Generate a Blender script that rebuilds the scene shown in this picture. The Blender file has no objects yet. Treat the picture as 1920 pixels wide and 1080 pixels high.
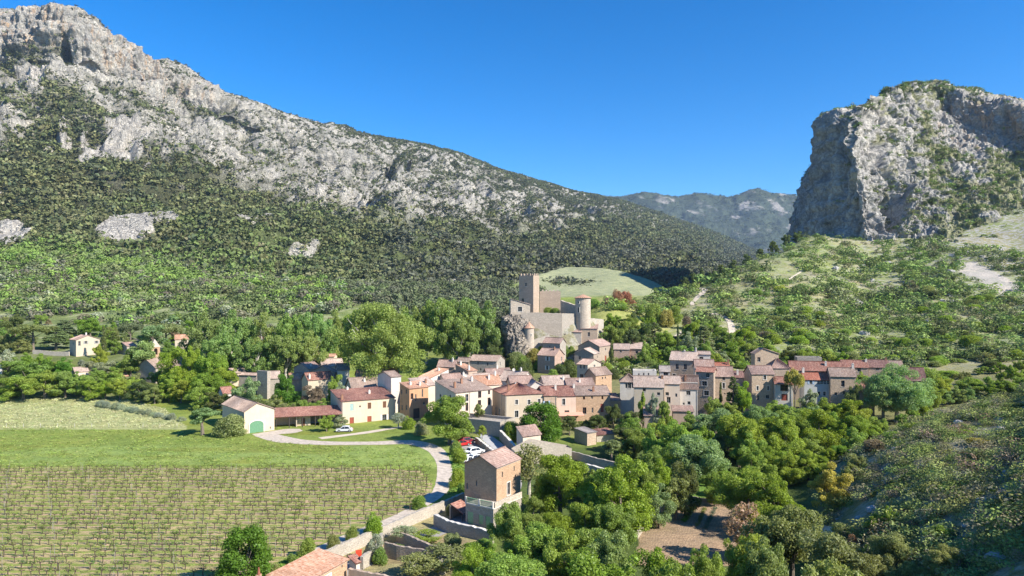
import bpy, math, random
import numpy as np
from mathutils import Vector, Matrix
R_ = math.radians
sc = bpy.context.scene
col = sc.collection
# ------------------------------------------------------------------ camera
F, H0, HZ = 1297.0, 34.0, 560.0          # focal length in px of a 1920 frame, camera height, horizon row
cam = bpy.data.objects.new('camera', bpy.data.cameras.new('camera'))
col.objects.link(cam)
cam.location = (0, 0, H0)
cam.rotation_euler = (R_(90), 0, 0)
cam.data.sensor_width = 36
cam.data.lens = 36 * F / 1920
cam.data.shift_y = (HZ - 540) / 1920
cam.data.clip_start = 1
cam.data.clip_end = 30000
sc.camera = cam
# ------------------------------------------------------------------ light
SUN_AZ = (0.87, -0.49)                   # horizontal direction towards the sun
SUN_EL = R_(36)
n_ = math.hypot(*SUN_AZ)
sdir = Vector((SUN_AZ[0] / n_ * math.cos(SUN_EL), SUN_AZ[1] / n_ * math.cos(SUN_EL), math.sin(SUN_EL)))
sun = bpy.data.objects.new('sun', bpy.data.lights.new('sun', 'SUN'))
col.objects.link(sun)
sun.data.energy = 4.9
sun.data.angle = R_(0.5)
sun.data.color = (1.0, 0.93, 0.82)
sun.rotation_euler = sdir.to_track_quat('Z', 'Y').to_euler()
w = bpy.data.worlds.new('World')
sc.world = w
w.use_nodes = True
nt = w.node_tree
nt.nodes.clear()
sky = nt.nodes.new('ShaderNodeTexSky')
sky.sky_type = 'NISHITA'
sky.sun_disc = False
sky.sun_elevation = SUN_EL
sky.sun_rotation = math.atan2(SUN_AZ[0], SUN_AZ[1])
sky.altitude = 300
sky.air_density = 1.0
sky.dust_density = 0.15
sky.ozone_density = 6.0
hs = nt.nodes.new('ShaderNodeHueSaturation')
hs.inputs['Saturation'].default_value = 1.24
hs.inputs['Value'].default_value = 1.0
bg = nt.nodes.new('ShaderNodeBackground')
bg.inputs['Strength'].default_value = 0.078
out = nt.nodes.new('ShaderNodeOutputWorld')
gm = nt.nodes.new('ShaderNodeGamma')
gm.inputs['Gamma'].default_value = 1.18
nt.links.new(sky.outputs[0], gm.inputs['Color'])
nt.links.new(gm.outputs[0], hs.inputs['Color'])
nt.links.new(hs.outputs[0], bg.inputs['Color'])
nt.links.new(bg.outputs[0], out.inputs['Surface'])
sc.view_settings.view_transform = 'Standard'
sc.view_settings.look = 'None'
sc.view_settings.exposure = 1.0
sc.view_settings.gamma = 1
sc.render.engine = 'CYCLES'
sc.cycles.max_bounces = 5
sc.cycles.diffuse_bounces = 4
sc.cycles.glossy_bounces = 1
sc.cycles.transmission_bounces = 2
sc.cycles.transparent_max_bounces = 4
sc.cycles.volume_bounces = 0
sc.cycles.caustics_reflective = False
sc.cycles.caustics_refractive = False
sc.cycles.use_denoising = True
# ------------------------------------------------------------------ numbers
rnd = random.Random(7)
rng = np.random.default_rng(11)

def P(px, py, Y):
    return Vector(((px - 960) / F * Y, Y, H0 - (py - HZ) / F * Y))

def G0(px, py, z=0.0):                    # point of the level z seen at a pixel
    Y = (H0 - z) * F / (py - HZ)
    return ((px - 960) / F * Y, Y)

_perm = np.random.default_rng(5).permutation(256).astype(np.int64)
_perm = np.concatenate([_perm, _perm, _perm])
_grad = np.random.default_rng(6).normal(size=(256, 3))
_grad /= np.linalg.norm(_grad, axis=1)[:, None]

def perlin(p):
    p = np.asarray(p, dtype=np.float64)
    i = np.floor(p).astype(np.int64)
    f = p - i
    i &= 255
    u = f * f * f * (f * (f * 6 - 15) + 10)
    r = 0
    for dx in (0, 1):
        for dy in (0, 1):
            for dz in (0, 1):
                h = _perm[_perm[_perm[(i[..., 0] + dx) & 255] + ((i[..., 1] + dy) & 255)] + ((i[..., 2] + dz) & 255)]
                g = _grad[h]
                d = g[..., 0] * (f[..., 0] - dx) + g[..., 1] * (f[..., 1] - dy) + g[..., 2] * (f[..., 2] - dz)
                wx = u[..., 0] if dx else 1 - u[..., 0]
                wy = u[..., 1] if dy else 1 - u[..., 1]
                wz = u[..., 2] if dz else 1 - u[..., 2]
                r = r + d * wx * wy * wz
    return r * 1.6

def fbm(p, scale, octv=5, gain=0.5, ridged=False, seed=0.0):
    p = np.asarray(p, dtype=np.float64) / scale + seed * 17.31
    a, r, tot = 1.0, 0, 0
    for k in range(octv):
        n = perlin(p * 2.03 ** k + k * 9.7)
        if ridged:
            n = 1 - 2 * np.abs(n)
        r = r + a * n
        tot += a
        a *= gain
    return r / tot

def sstep(a, b, x):
    t = np.clip((x - a) / (b - a), 0, 1)
    return t * t * (3 - 2 * t)

def inpoly(X, Y, poly):
    ins = np.zeros(np.shape(X), bool)
    n = len(poly)
    for k in range(n):
        x1, y1 = poly[k]
        x2, y2 = poly[(k + 1) % n]
        c = ((y1 > Y) != (y2 > Y))
        with np.errstate(divide='ignore', invalid='ignore'):
            xi = (x2 - x1) * (Y - y1) / (y2 - y1 + 1e-12) + x1
        ins ^= c & (X < xi)
    return ins

def pl_dist(X, Y, pts):                    # distance to a polyline, and side (+ = right of travel)
    best = np.full(np.shape(X), 1e9)
    side = np.zeros(np.shape(X))
    for (x1, y1), (x2, y2) in zip(pts[:-1], pts[1:]):
        dx, dy = x2 - x1, y2 - y1
        L2 = dx * dx + dy * dy
        t = np.clip(((X - x1) * dx + (Y - y1) * dy) / L2, 0, 1)
        d = np.hypot(X - x1 - t * dx, Y - y1 - t * dy)
        s = (X - x1) * dy - (Y - y1) * dx
        m = d < best
        best = np.where(m, d, best)
        side = np.where(m, s, side)
    return best, side

# ------------------------------------------------------------------ materials
def mat_new(name):
    m = bpy.data.materials.new(name)
    m.use_nodes = True
    t = m.node_tree
    t.nodes.clear()
    o = t.nodes.new('ShaderNodeOutputMaterial')
    return m, t, o

class NB:
    """small node-building helper"""
    def __init__(s, name):
        s.m, s.t, s.o = mat_new(name)
    def n(s, typ, **kw):
        k = s.t.nodes.new('ShaderNode' + typ)
        for a, v in kw.items():
            setattr(k, a, v)
        return k
    def l(s, a, b):
        s.t.links.new(a, b)
    def val(s, node, key, v):
        if hasattr(v, 'links') or hasattr(v, 'is_output'):
            s.l(v, node.inputs[key])
        else:
            node.inputs[key].default_value = v
    def coord(s, kind='Object'):
        return s.n('TexCoord').outputs[kind]
    def pos(s):
        return s.n('NewGeometry').outputs['Position']
    def mapping(s, vec, scale=(1, 1, 1), rot=(0, 0, 0)):
        k = s.n('Mapping')
        s.l(vec, k.inputs['Vector'])
        k.inputs['Scale'].default_value = scale
        k.inputs['Rotation'].default_value = rot
        return k.outputs[0]
    def noise(s, vec, scale, detail=4, rough=0.55, dist=0.0, out='Fac'):
        k = s.n('TexNoise')
        s.l(vec, k.inputs['Vector'])
        k.inputs['Scale'].default_value = scale
        k.inputs['Detail'].default_value = detail
        k.inputs['Roughness'].default_value = rough
        k.inputs['Distortion'].default_value = dist
        return k.outputs[out]
    def voro(s, vec, scale, feature='F1', out='Distance'):
        k = s.n('TexVoronoi', feature=feature)
        s.l(vec, k.inputs['Vector'])
        k.inputs['Scale'].default_value = scale
        return k.outputs[out]
    def ramp(s, fac, stops, interp='LINEAR'):
        k = s.n('ValToRGB')
        k.color_ramp.interpolation = interp
        e = k.color_ramp.elements
        while len(e) < len(stops):
            e.new(0.5)
        for q, (p_, c) in zip(e, stops):
            q.position = p_
            q.color = (*c, 1) if len(c) == 3 else c
        s.l(fac, k.inputs[0])
        return k.outputs[0]
    def mix(s, fac, a, b, blend='MIX'):
        k = s.n('Mix', data_type='RGBA', blend_type=blend)
        k.clamp_factor = True
        s.val(k, 0, fac)
        for i, v in ((6, a), (7, b)):
            if hasattr(v, 'is_output'):
                s.l(v, k.inputs[i])
            else:
                k.inputs[i].default_value = (*v, 1)
        return k.outputs[2]
    def math(s, op, a, b=0.0):
        k = s.n('Math', operation=op)
        s.val(k, 0, a)
        s.val(k, 1, b)
        return k.outputs[0]
    def rng(s, v, a, b, c, d):
        k = s.n('MapRange')
        s.l(v, k.inputs[0])
        for i, q in enumerate((a, b, c, d)):
            k.inputs[i + 1].default_value = q
        return k.outputs[0]
    def bump(s, h, strength=0.5, dist=0.1, normal=None):
        k = s.n('Bump')
        k.inputs['Strength'].default_value = strength
        k.inputs['Distance'].default_value = dist
        s.l(h, k.inputs['Height'])
        if normal is not None:
            s.l(normal, k.inputs['Normal'])
        return k.outputs[0]
    def done(s, color, rough=0.85, bump=None, spec=0.3, metal=0.0):
        b = s.n('BsdfPrincipled')
        if hasattr(color, 'is_output'):
            s.l(color, b.inputs['Base Color'])
        else:
            b.inputs['Base Color'].default_value = (*color, 1)
        s.val(b, 'Roughness', rough)
        b.inputs['Specular IOR Level'].default_value = spec
        b.inputs['Metallic'].default_value = metal
        if bump is not None:
            s.l(bump, b.inputs['Normal'])
        s.l(b.outputs[0], s.o.inputs['Surface'])
        return s.m

def mul(c, k):
    return tuple(min(1, x * k) for x in c)

def m_stone(name, c, cell=2.2, contrast=1.0, warm=None):
    b = NB(name)
    v = b.mapping(b.coord(), (1, 1, 1.9))
    vo = b.n('TexVoronoi')
    b.l(v, vo.inputs['Vector'])
    vo.inputs['Scale'].default_value = cell
    k = contrast
    cc = b.ramp(b.n('SeparateColor') and vo.outputs['Color'], [(0, mul(c, 1 - .42 * k)), (0.5, c), (1, mul(c, 1 + .38 * k))])
    big = b.noise(b.coord(), 0.35, 5, 0.65)
    cc = b.mix(b.rng(big, .35, .68, 0, .75), cc, warm or mul(c, .62))
    edge = b.voro(v, cell, 'DISTANCE_TO_EDGE')
    mor = b.rng(edge, 0.0, 0.09, 1, 0)
    cc = b.mix(b.math('MULTIPLY', mor, .55), cc, mul(c, .5))
    fine = b.noise(b.coord(), 9, 3, .6)
    cc = b.mix(.5, cc, b.ramp(fine, [(.3, mul(c, .6)), (.7, mul(c, 1.35))]))
    bp = b.bump(b.math('ADD', b.rng(edge, 0, .12, 0, 1), fine), .6, .06)
    return b.done(cc, .92, bp, .15)

def m_plaster(name, c, dirt=.5):
    b = NB(name)
    v = b.coord()
    big = b.noise(v, .5, 6, .65)
    streak = b.noise(b.mapping(v, (1.6, 1.6, .22)), 1.3, 4, .6)
    cc = b.mix(b.rng(big, .42, .72, 0, dirt), c, mul((c[0] * .95, c[1] * .88, c[2] * .8), .72))
    cc = b.mix(b.rng(streak, .5, .75, 0, dirt), cc, mul(c, .6))
    fine = b.noise(v, 14, 3, .6)
    cc = b.mix(b.rng(fine, .3, .7, 0, .22), cc, mul(c, 1.18))
    return b.done(cc, .9, b.bump(fine, .25, .03), .2)

def m_tiles(name, c1, c2, c3):
    """canal tiles; UV in metres: u along the eave, v up the slope"""
    b = NB(name)
    uv = b.n('UVMap').outputs[0]
    k = b.n('TexVoronoi')
    b.l(b.mapping(uv, (3.6, 2.4, 1)), k.inputs['Vector'])
    k.inputs['Scale'].default_value = 1
    k.inputs['Randomness'].default_value = .35
    cc = b.ramp(b.n('SeparateColor') and k.outputs['Color'], [(0, mul(c1, .62)), (.35, c1), (.62, c2), (1, c3)])
    big = b.noise(b.coord(), .45, 5, .7)
    cc = b.mix(b.rng(big, .4, .66, 0, .65), cc, mul((c1[0] * .75, c1[1] * .85, c1[2] * .9), .8))
    fine = b.noise(b.coord(), 6, 4, .7)
    cc = b.mix(b.rng(fine, .45, .75, 0, .5), cc, mul(c3, 1.15))
    row = b.math('FRACT', b.math('MULTIPLY', b.n('SeparateXYZ') and b.mapping(uv), 1.0)) if False else None
    sx = b.n('SeparateXYZ')
    b.l(uv, sx.inputs[0])
    rowv = b.math('FRACT', b.math('MULTIPLY', sx.outputs[1], 2.4))
    cc = b.mix(b.rng(rowv, .86, .97, 0, .55), cc, mul(c1, .35))
    colv = b.math('FRACT', b.math('MULTIPLY', sx.outputs[0], 3.6))
    gap = b.math('ABSOLUTE', b.math('SUBTRACT', colv, .5))
    cc = b.mix(b.rng(gap, .36, .48, 0, .6), cc, mul(c1, .35))
    return b.done(cc, .88, b.bump(b.math('ADD', b.math('SUBTRACT', 1.0, b.math('MULTIPLY', gap, 2.0)), rowv), .7, .06), .15)

def m_plain(name, c, rough=.6, var=.25, scale=3, spec=.3, metal=0.0):
    b = NB(name)
    n = b.noise(b.coord(), scale, 4, .6)
    cc = b.mix(b.rng(n, .35, .7, 0, 1), mul(c, 1 - var), mul(c, 1 + var))
    return b.done(cc, rough, b.bump(n, .1, .02), spec, metal)

def m_leaf(name, c, trans=.5, var=.3):
    """leaf colour taken from the object's own colour, varied per clump"""
    b = NB(name)
    oi = b.n('ObjectInfo')
    n = b.noise(b.coord(), .9, 3, .6)
    n2 = b.noise(b.coord(), 5.0, 2, .5)
    base = b.mix(1.0, oi.outputs['Color'], c, 'MULTIPLY')
    h = b.n('HueSaturation')
    b.l(base, h.inputs['Color'])
    b.l(b.rng(oi.outputs['Random'], 0, 1, .485, .515), h.inputs['Hue'])
    b.l(b.math('MULTIPLY', b.rng(n, .3, .7, 1 - var, 1 + var), b.rng(n2, .3, .7, .7, 1.35)), h.inputs['Value'])
    h.inputs['Saturation'].default_value = 1.0
    d = b.n('BsdfDiffuse')
    t = b.n('BsdfTranslucent')
    b.l(h.outputs[0], d.inputs[0])
    b.l(b.mix(1.0, h.outputs[0], (1.0, 1.0, .55), 'MULTIPLY'), t.inputs[0])
    mx = b.n('MixShader')
    mx.inputs[0].default_value = trans
    b.l(d.outputs[0], mx.inputs[1])
    b.l(t.outputs[0], mx.inputs[2])
    g = b.n('BsdfGlossy')
    g.inputs['Roughness'].default_value = .45
    g.inputs[0].default_value = (.9, .95, 1, 1)
    m2 = b.n('MixShader')
    m2.inputs[0].default_value = .012
    b.l(mx.outputs[0], m2.inputs[1])
    b.l(g.outputs[0], m2.inputs[2])
    b.l(m2.outputs[0], b.o.inputs['Surface'])
    return b.m

def m_attrleaf(name, trans=.2):
    """foliage of a wooded mass: colour from the Col attribute"""
    b = NB(name)
    a = b.n('Attribute', attribute_name='Col')
    n = b.noise(b.pos(), .25, 3, .6)
    h = b.n('HueSaturation')
    b.l(a.outputs['Color'], h.inputs['Color'])
    b.l(b.rng(n, .3, .7, .75, 1.25), h.inputs['Value'])
    d = b.n('BsdfDiffuse')
    t = b.n('BsdfTranslucent')
    b.l(h.outputs[0], d.inputs[0])
    b.l(h.outputs[0], t.inputs[0])
    mx = b.n('MixShader')
    mx.inputs[0].default_value = trans
    b.l(d.outputs[0], mx.inputs[1])
    b.l(t.outputs[0], mx.inputs[2])
    b.l(mx.outputs[0], b.o.inputs['Surface'])
    return b.m

def m_ground(name):
    b = NB(name)
    a = b.n('Attribute', attribute_name='Col')
    k = b.n('Attribute', attribute_name='Kind')       # r: vineyard strips, g: rockiness, b: ploughed
    sk = b.n('SeparateColor')
    b.l(k.outputs['Color'], sk.inputs[0])
    p = b.pos()
    n1 = b.noise(p, .12, 5, .65)
    n2 = b.noise(b.mapping(p, (.55, 1.5, 1)), 1.1, 5, .7)
    n3 = b.noise(p, 5.5, 3, .7)
    c = b.mix(1.0, a.outputs['Color'], b.ramp(n1, [(.3, (.72, .78, .72)), (.5, (1, 1, 1)), (.7, (1.22, 1.16, 1.1))]), 'MULTIPLY')
    c = b.mix(1.0, c, b.ramp(n2, [(.28, (.62, .66, .6)), (.5, (1, 1, 1)), (.72, (1.35, 1.32, 1.2))]), 'MULTIPLY')
    c = b.mix(1.0, c, b.ramp(n3, [(.25, (.7, .72, .7)), (.75, (1.3, 1.28, 1.25))]), 'MULTIPLY')
    # vineyard strips
    sp = b.n('SeparateXYZ')
    b.l(p, sp.inputs[0])
    wob = b.math('MULTIPLY', b.noise(p, .7, 4, .7), 1.5)
    ph = b.math('FRACT', b.math('DIVIDE', b.math('ADD', sp.outputs[1], wob), 2.2))
    tri = b.math('ABSOLUTE', b.math('SUBTRACT', ph, .5))
    patch = b.noise(p, .09, 4, .6)
    straw = b.mix(b.rng(patch, .4, .62, 0, 1), (.52, .38, .22), (.45, .31, .21))
    strip = b.math('MULTIPLY', b.rng(tri, .10, .22, 0, 1), b.rng(b.noise(b.mapping(p, (.35, 2, 1)), .8, 4, .7), .38, .58, .15, 1))
    c = b.mix(b.math('MULTIPLY', strip, sk.outputs[0]), c, straw)
    # rock showing
    rv = b.noise(p, .35, 6, .7)
    rockc = b.ramp(b.noise(p, 1.2, 5, .7), [(.3, (.20, .19, .175)), (.5, (.40, .385, .355)), (.7, (.56, .54, .50))])
    fac = b.math('MULTIPLY', b.rng(rv, .46, .56, 0, 1), sk.outputs[1])
    c = b.mix(fac, c, rockc)
    # ploughed furrows
    fr = b.n('TexWave', wave_type='BANDS', bands_direction='X')
    b.l(b.mapping(p, (1, 1, 1), (0, 0, R_(24))), fr.inputs['Vector'])
    fr.inputs['Scale'].default_value = .62
    fr.inputs['Distortion'].default_value = 9
    fr.inputs['Detail'].default_value = 3
    c = b.mix(b.math('MULTIPLY', sk.outputs[2], b.rng(fr.outputs['Fac'], .25, .75, .26, 0)), c, (.17, .11, .075))
    bp = b.bump(b.math('ADD', n3, b.math('MULTIPLY', n2, 2)), .7, .22)
    return b.done(c, .95, bp, .1)

def m_mount(name, bdist=2.5, bstr=.9, crack=.4):
    b = NB(name)
    a = b.n('Attribute', attribute_name='Col')
    k = b.n('Attribute', attribute_name='Kind')       # r: cliff stains, g: scale of detail
    sk = b.n('SeparateColor')
    b.l(k.outputs['Color'], sk.inputs[0])
    p = b.pos()
    n0 = b.noise(p, .012, 6, .7)
    n1 = b.noise(p, .06, 6, .75)
    n2 = b.noise(p, .35, 5, .75)
    nv = b.noise(b.mapping(p, (1, 1, .12)), .09, 5, .7)
    c = b.mix(1.0, a.outputs['Color'], b.ramp(n1, [(.32, (.5, .5, .52)), (.48, (.95, .95, .95)), (.7, (1.3, 1.28, 1.22))]), 'MULTIPLY')
    c = b.mix(1.0, c, b.ramp(n2, [(.3, (.62, .62, .63)), (.7, (1.3, 1.3, 1.28))]), 'MULTIPLY')
    c = b.mix(1.0, c, b.ramp(n0, [(.35, (.85, .85, .85)), (.65, (1.15, 1.13, 1.1))]), 'MULTIPLY')
    stain = b.math('MULTIPLY', sk.outputs[0], b.rng(nv, .5, .62, 0, .9))
    c = b.mix(stain, c, (.52, .36, .22))
    grey = b.math('MULTIPLY', sk.outputs[0], b.rng(b.noise(b.mapping(p, (1, 1, .08)), .2, 5, .7), .5, .62, 0, .6))
    c = b.mix(grey, c, (.20, .20, .21))
    wp = b.n('VectorMath', operation='ADD')
    b.l(p, wp.inputs[0])
    b.l(b.noise(p, .05, 3, .6, 0, 'Color'), wp.inputs[1])
    wp2 = b.n('VectorMath', operation='SCALE')
    b.l(b.noise(p, .09, 4, .6, 0, 'Color'), wp2.inputs[0])
    wp2.inputs['Scale'].default_value = 9.0
    wp3 = b.n('VectorMath', operation='ADD')
    b.l(p, wp3.inputs[0])
    b.l(wp2.outputs[0], wp3.inputs[1])
    e1 = b.rng(b.voro(b.mapping(wp3.outputs[0], (1, 1, .6)), .075, 'DISTANCE_TO_EDGE'), 0, .09, 0, 1)
    e2 = b.rng(b.voro(b.mapping(wp3.outputs[0], (1, 1, 1.7)), .24, 'DISTANCE_TO_EDGE'), 0, .12, 0, 1)
    crk = b.math('MULTIPLY', b.math('MINIMUM', e1, b.math('ADD', e2, .25)), 1.0)
    lum = b.n('RGBToBW')
    b.l(a.outputs['Color'], lum.inputs[0])
    isr = b.rng(lum.outputs[0], .2, .3, 0, crack)
    c = b.mix(b.math('MULTIPLY', isr, b.math('SUBTRACT', 1.0, crk)), c, (.10, .10, .095))
    h = b.math('ADD', b.math('ADD', b.math('MULTIPLY', n1, 3.0), n2), b.math('MULTIPLY', crk, .8))
    bp = b.bump(h, bstr, bdist)
    return b.done(c, .95, bp, .1)

# ------------------------------------------------------------------ objects
def tag(o, label=None, cat=None, group=None, kind=None):
    if label: o['label'] = label
    if cat: o['category'] = cat
    if group: o['group'] = group
    if kind: o['kind'] = kind
    return o

def link(o, parent=None):
    col.objects.link(o)
    if parent is not None:
        o.parent = parent
    return o

def empty(name, loc, rz=0.0, label=None, cat=None, group=None):
    o = bpy.data.objects.new(name, None)
    o.empty_display_size = .5
    o.location = loc
    o.rotation_euler = (0, 0, rz)
    col.objects.link(o)
    return tag(o, label, cat, group)

def np_mesh(name, verts, faces, mat=None, smooth=False, attrs=None):
    """faces: (n,3) or (n,4) int array"""
    verts = np.ascontiguousarray(verts, dtype=np.float32)
    faces = np.ascontiguousarray(faces, dtype=np.int32)
    me = bpy.data.meshes.new(name)
    me.vertices.add(len(verts))
    me.vertices.foreach_set('co', verts.ravel())
    n, k = faces.shape
    me.loops.add(n * k)
    me.loops.foreach_set('vertex_index', faces.ravel())
    me.polygons.add(n)
    me.polygons.foreach_set('loop_start', np.arange(0, n * k, k, dtype=np.int32))
    me.polygons.foreach_set('loop_total', np.full(n, k, dtype=np.int32))
    if smooth:
        me.polygons.foreach_set('use_smooth', np.ones(n, dtype=bool))
    for an, av in (attrs or {}).items():
        at = me.color_attributes.new(an, 'FLOAT_COLOR', 'POINT')
        c4 = np.ones((len(verts), 4), dtype=np.float32)
        c4[:, :3] = av
        at.data.foreach_set('color', c4.ravel())
    if mat:
        me.materials.append(mat)
    me.update()
    me.validate()
    return me

class MB:
    """collects polygons; build() links them as one mesh object"""
    def __init__(s):
        s.v, s.f, s.uv, s.mi = [], [], [], []
    def poly(s, pts, uv=None, mi=0):
        b = len(s.v)
        s.v += [tuple(p) for p in pts]
        s.f.append(tuple(range(b, b + len(pts))))
        s.uv.append(uv or [(0, 0)] * len(pts))
        s.mi.append(mi)
    def box(s, x0, y0, z0, x1, y1, z1, mi=0):
        p = [(x0, y0, z0), (x1, y0, z0), (x1, y1, z0), (x0, y1, z0), (x0, y0, z1), (x1, y0, z1), (x1, y1, z1), (x0, y1, z1)]
        for q in ((0, 3, 2, 1), (4, 5, 6, 7), (0, 1, 5, 4), (1, 2, 6, 5), (2, 3, 7, 6), (3, 0, 4, 7)):
            s.poly([p[i] for i in q], mi=mi)
    def obox(s, o, ux, uy, uz, mi=0):
        o, ux, uy, uz = map(Vector, (o, ux, uy, uz))
        p = [o, o + ux, o + ux + uy, o + uy, o + uz, o + ux + uz, o + ux + uy + uz, o + uy + uz]
        for q in ((0, 3, 2, 1), (4, 5, 6, 7), (0, 1, 5, 4), (1, 2, 6, 5), (2, 3, 7, 6), (3, 0, 4, 7)):
            s.poly([p[i] for i in q], mi=mi)
    def tube(s, pts, rad, n=6, mi=0, cap=True):
        pts = [Vector(p) for p in pts]
        if not isinstance(rad, (list, tuple)):
            rad = [rad] * len(pts)
        rings = []
        for i, p in enumerate(pts):
            d = (pts[min(i + 1, len(pts) - 1)] - pts[max(i - 1, 0)]).normalized()
            a = d.orthogonal().normalized() if abs(d.z) < .9 else Vector((1, 0, 0))
            a = (a - d * a.dot(d)).normalized()
            bb = d.cross(a)
            rings.append([p + (a * math.cos(t) + bb * math.sin(t)) * rad[i] for t in [2 * math.pi * k / n for k in range(n)]])
        for r0, r1 in zip(rings[:-1], rings[1:]):
            for k in range(n):
                s.poly([r0[k], r0[(k + 1) % n], r1[(k + 1) % n], r1[k]], mi=mi)
        if cap:
            s.poly(rings[-1], mi=mi)
            s.poly(rings[0][::-1], mi=mi)
    def mesh(s, name, mats, smooth=False):
        me = bpy.data.meshes.new(name)
        me.from_pydata(s.v, [], s.f)
        uvl = me.uv_layers.new(name='UVMap')
        flat = [c for u in s.uv for q in u for c in q]
        uvl.data.foreach_set('uv', flat)
        if not isinstance(mats, (list, tuple)):
            mats = [mats]
        for m in mats:
            me.materials.append(m)
        if len(mats) > 1:
            me.polygons.foreach_set('material_index', s.mi)
        if smooth:
            me.polygons.foreach_set('use_smooth', [True] * len(s.f))
        me.update()
        return me
    def build(s, name, mats, parent=None, smooth=False):
        o = bpy.data.objects.new(name, s.mesh(name, mats, smooth))
        return link(o, parent)
# ================================================================== the ground
_C = {
 -700: [(20,0),(215,0),(300,9),(400,20),(480,32),(560,56),(650,90),(900,200),(1300,380)],
 0:    [(20,0),(200,0),(220,1),(300,11),(400,21),(480,33),(560,56),(650,88),(900,196),(1300,380)],
 400:  [(20,0),(190,0),(230,2),(300,9),(400,20),(480,32),(560,50),(650,78),(900,170),(1300,330)],
 700:  [(20,0),(195,0),(240,3),(300,8),(400,18),(500,35),(560,44),(650,62),(900,140),(1300,240)],
 900:  [(20,-1.2),(140,-1.0),(170,0),(200,1),(240,4),(262,6),(300,12),(400,22),(500,33),(650,56),(900,110),(1300,180)],
 1050: [(20,-2.2),(150,-1.3),(185,.5),(220,3),(255,8),(300,17),(350,26),(420,32),(520,36),(700,50),(900,80),(1300,150)],
 1150: [(20,-3.4),(125,-3),(170,-1),(200,1),(240,5),(275,9),(300,17),(325,30),(350,34),(400,36),(450,34),(600,41),(800,70),(830,72),(1000,70),(1300,90)],
 1230: [(20,-3.4),(130,-3),(180,-.5),(210,3),(240,6),(275,9),(300,14),(330,22),(400,32),(450,34),(600,40),(760,56),(800,52),(1000,45),(1300,60)],
 1300: [(20,-3.4),(150,-3),(185,1),(210,4),(240,8),(290,14),(330,23),(380,32),(430,41),(460,40),(520,25),(700,20),(1300,40)],
 1400: [(20,-3.4),(160,-3),(185,2),(215,5),(250,8),(300,16),(350,28),(420,44),(480,62),(510,58),(600,30),(900,30),(1300,40)],
 1500: [(20,-3),(160,-3),(188,2),(230,6),(270,11),(320,22),(380,36),(440,51),(500,70),(560,87),(600,90),(680,70),(900,50),(1300,40)],
 1560: [(20,-2),(70,-2),(110,0),(135,1),(155,-2),(190,2),(235,6),(280,12),(335,23),(400,39),(470,58),(530,77),(600,92),(700,100),(900,90),(1300,60)],
 1620: [(20,0),(60,0),(90,2.5),(125,5.5),(145,2),(165,-1),(195,2),(235,6),(290,13),(350,24),(430,42),(510,66),(550,79),(600,90),(700,110),(900,120),(1300,90)],
 1750: [(20,6),(60,6),(90,8),(125,10.5),(145,9),(170,2),(200,3),(235,7),(290,15),(350,29),(430,48),(500,67),(560,88),(700,130),(900,150),(1300,120)],
 1920: [(20,11),(60,11),(80,11.5),(100,12.5),(130,14),(150,13.5),(175,9),(200,7),(230,9),(320,23),(400,43),(520,86),(620,130),(900,210),(1300,200)],
 2030: [(20,14),(60,14),(80,15.5),(108,18),(130,19.5),(150,18),(175,11),(210,9),(250,12),(320,28),(400,52),(520,100),(620,140),(900,210),(1300,200)],  # unseen hill from here on, heights shaped to shade the right slope
 2200: [(20,18),(60,20),(80,22),(100,25),(125,27),(150,25),(185,15),(220,12),(260,18),(400,64),(600,140),(900,230),(1300,220)],
 2700: [(20,30),(60,32),(80,36),(100,38),(140,34),(200,20),(300,50),(400,80),(600,150),(900,230),(1300,220)],
}
_gy = np.exp(np.linspace(math.log(18), math.log(1300), 500))
_gk = sorted(_C)
_gpx = np.arange(-700, 2701, 10.0)
_tab = np.array([np.interp(_gy, [a for a, _ in _C[k]], [b for _, b in _C[k]]) for k in _gk])
_Z = np.array([np.interp(_gpx, _gk, _tab[:, j]) for j in range(len(_gy))]).T
def _smooth(a, n, axis):
    for _ in range(n):
        p_ = np.concatenate([a.take([0], axis), a, a.take([-1], axis)], axis)
        L = a.shape[axis]
        a = .25 * p_.take(range(0, L), axis) + .5 * p_.take(range(1, L + 1), axis) + .25 * p_.take(range(2, L + 2), axis)
    return a
_Z = _smooth(_smooth(_Z, 14, 0), 16, 1)

WALL = [G0(480, 1092, .6), G0(520, 1072, .6), G0(640, 1018, .6), G0(790, 955, .6), G0(866, 925, .6)]
ROAD_BED = [(-33, 79), (-26.5, 86.5), (-20.5, 95.5), (-12.2, 108.5), (-7.5, 114.5), (-6, 122), (-7, 131)]
KN = (P(1026, 600, 288).x, 288.0)

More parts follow.
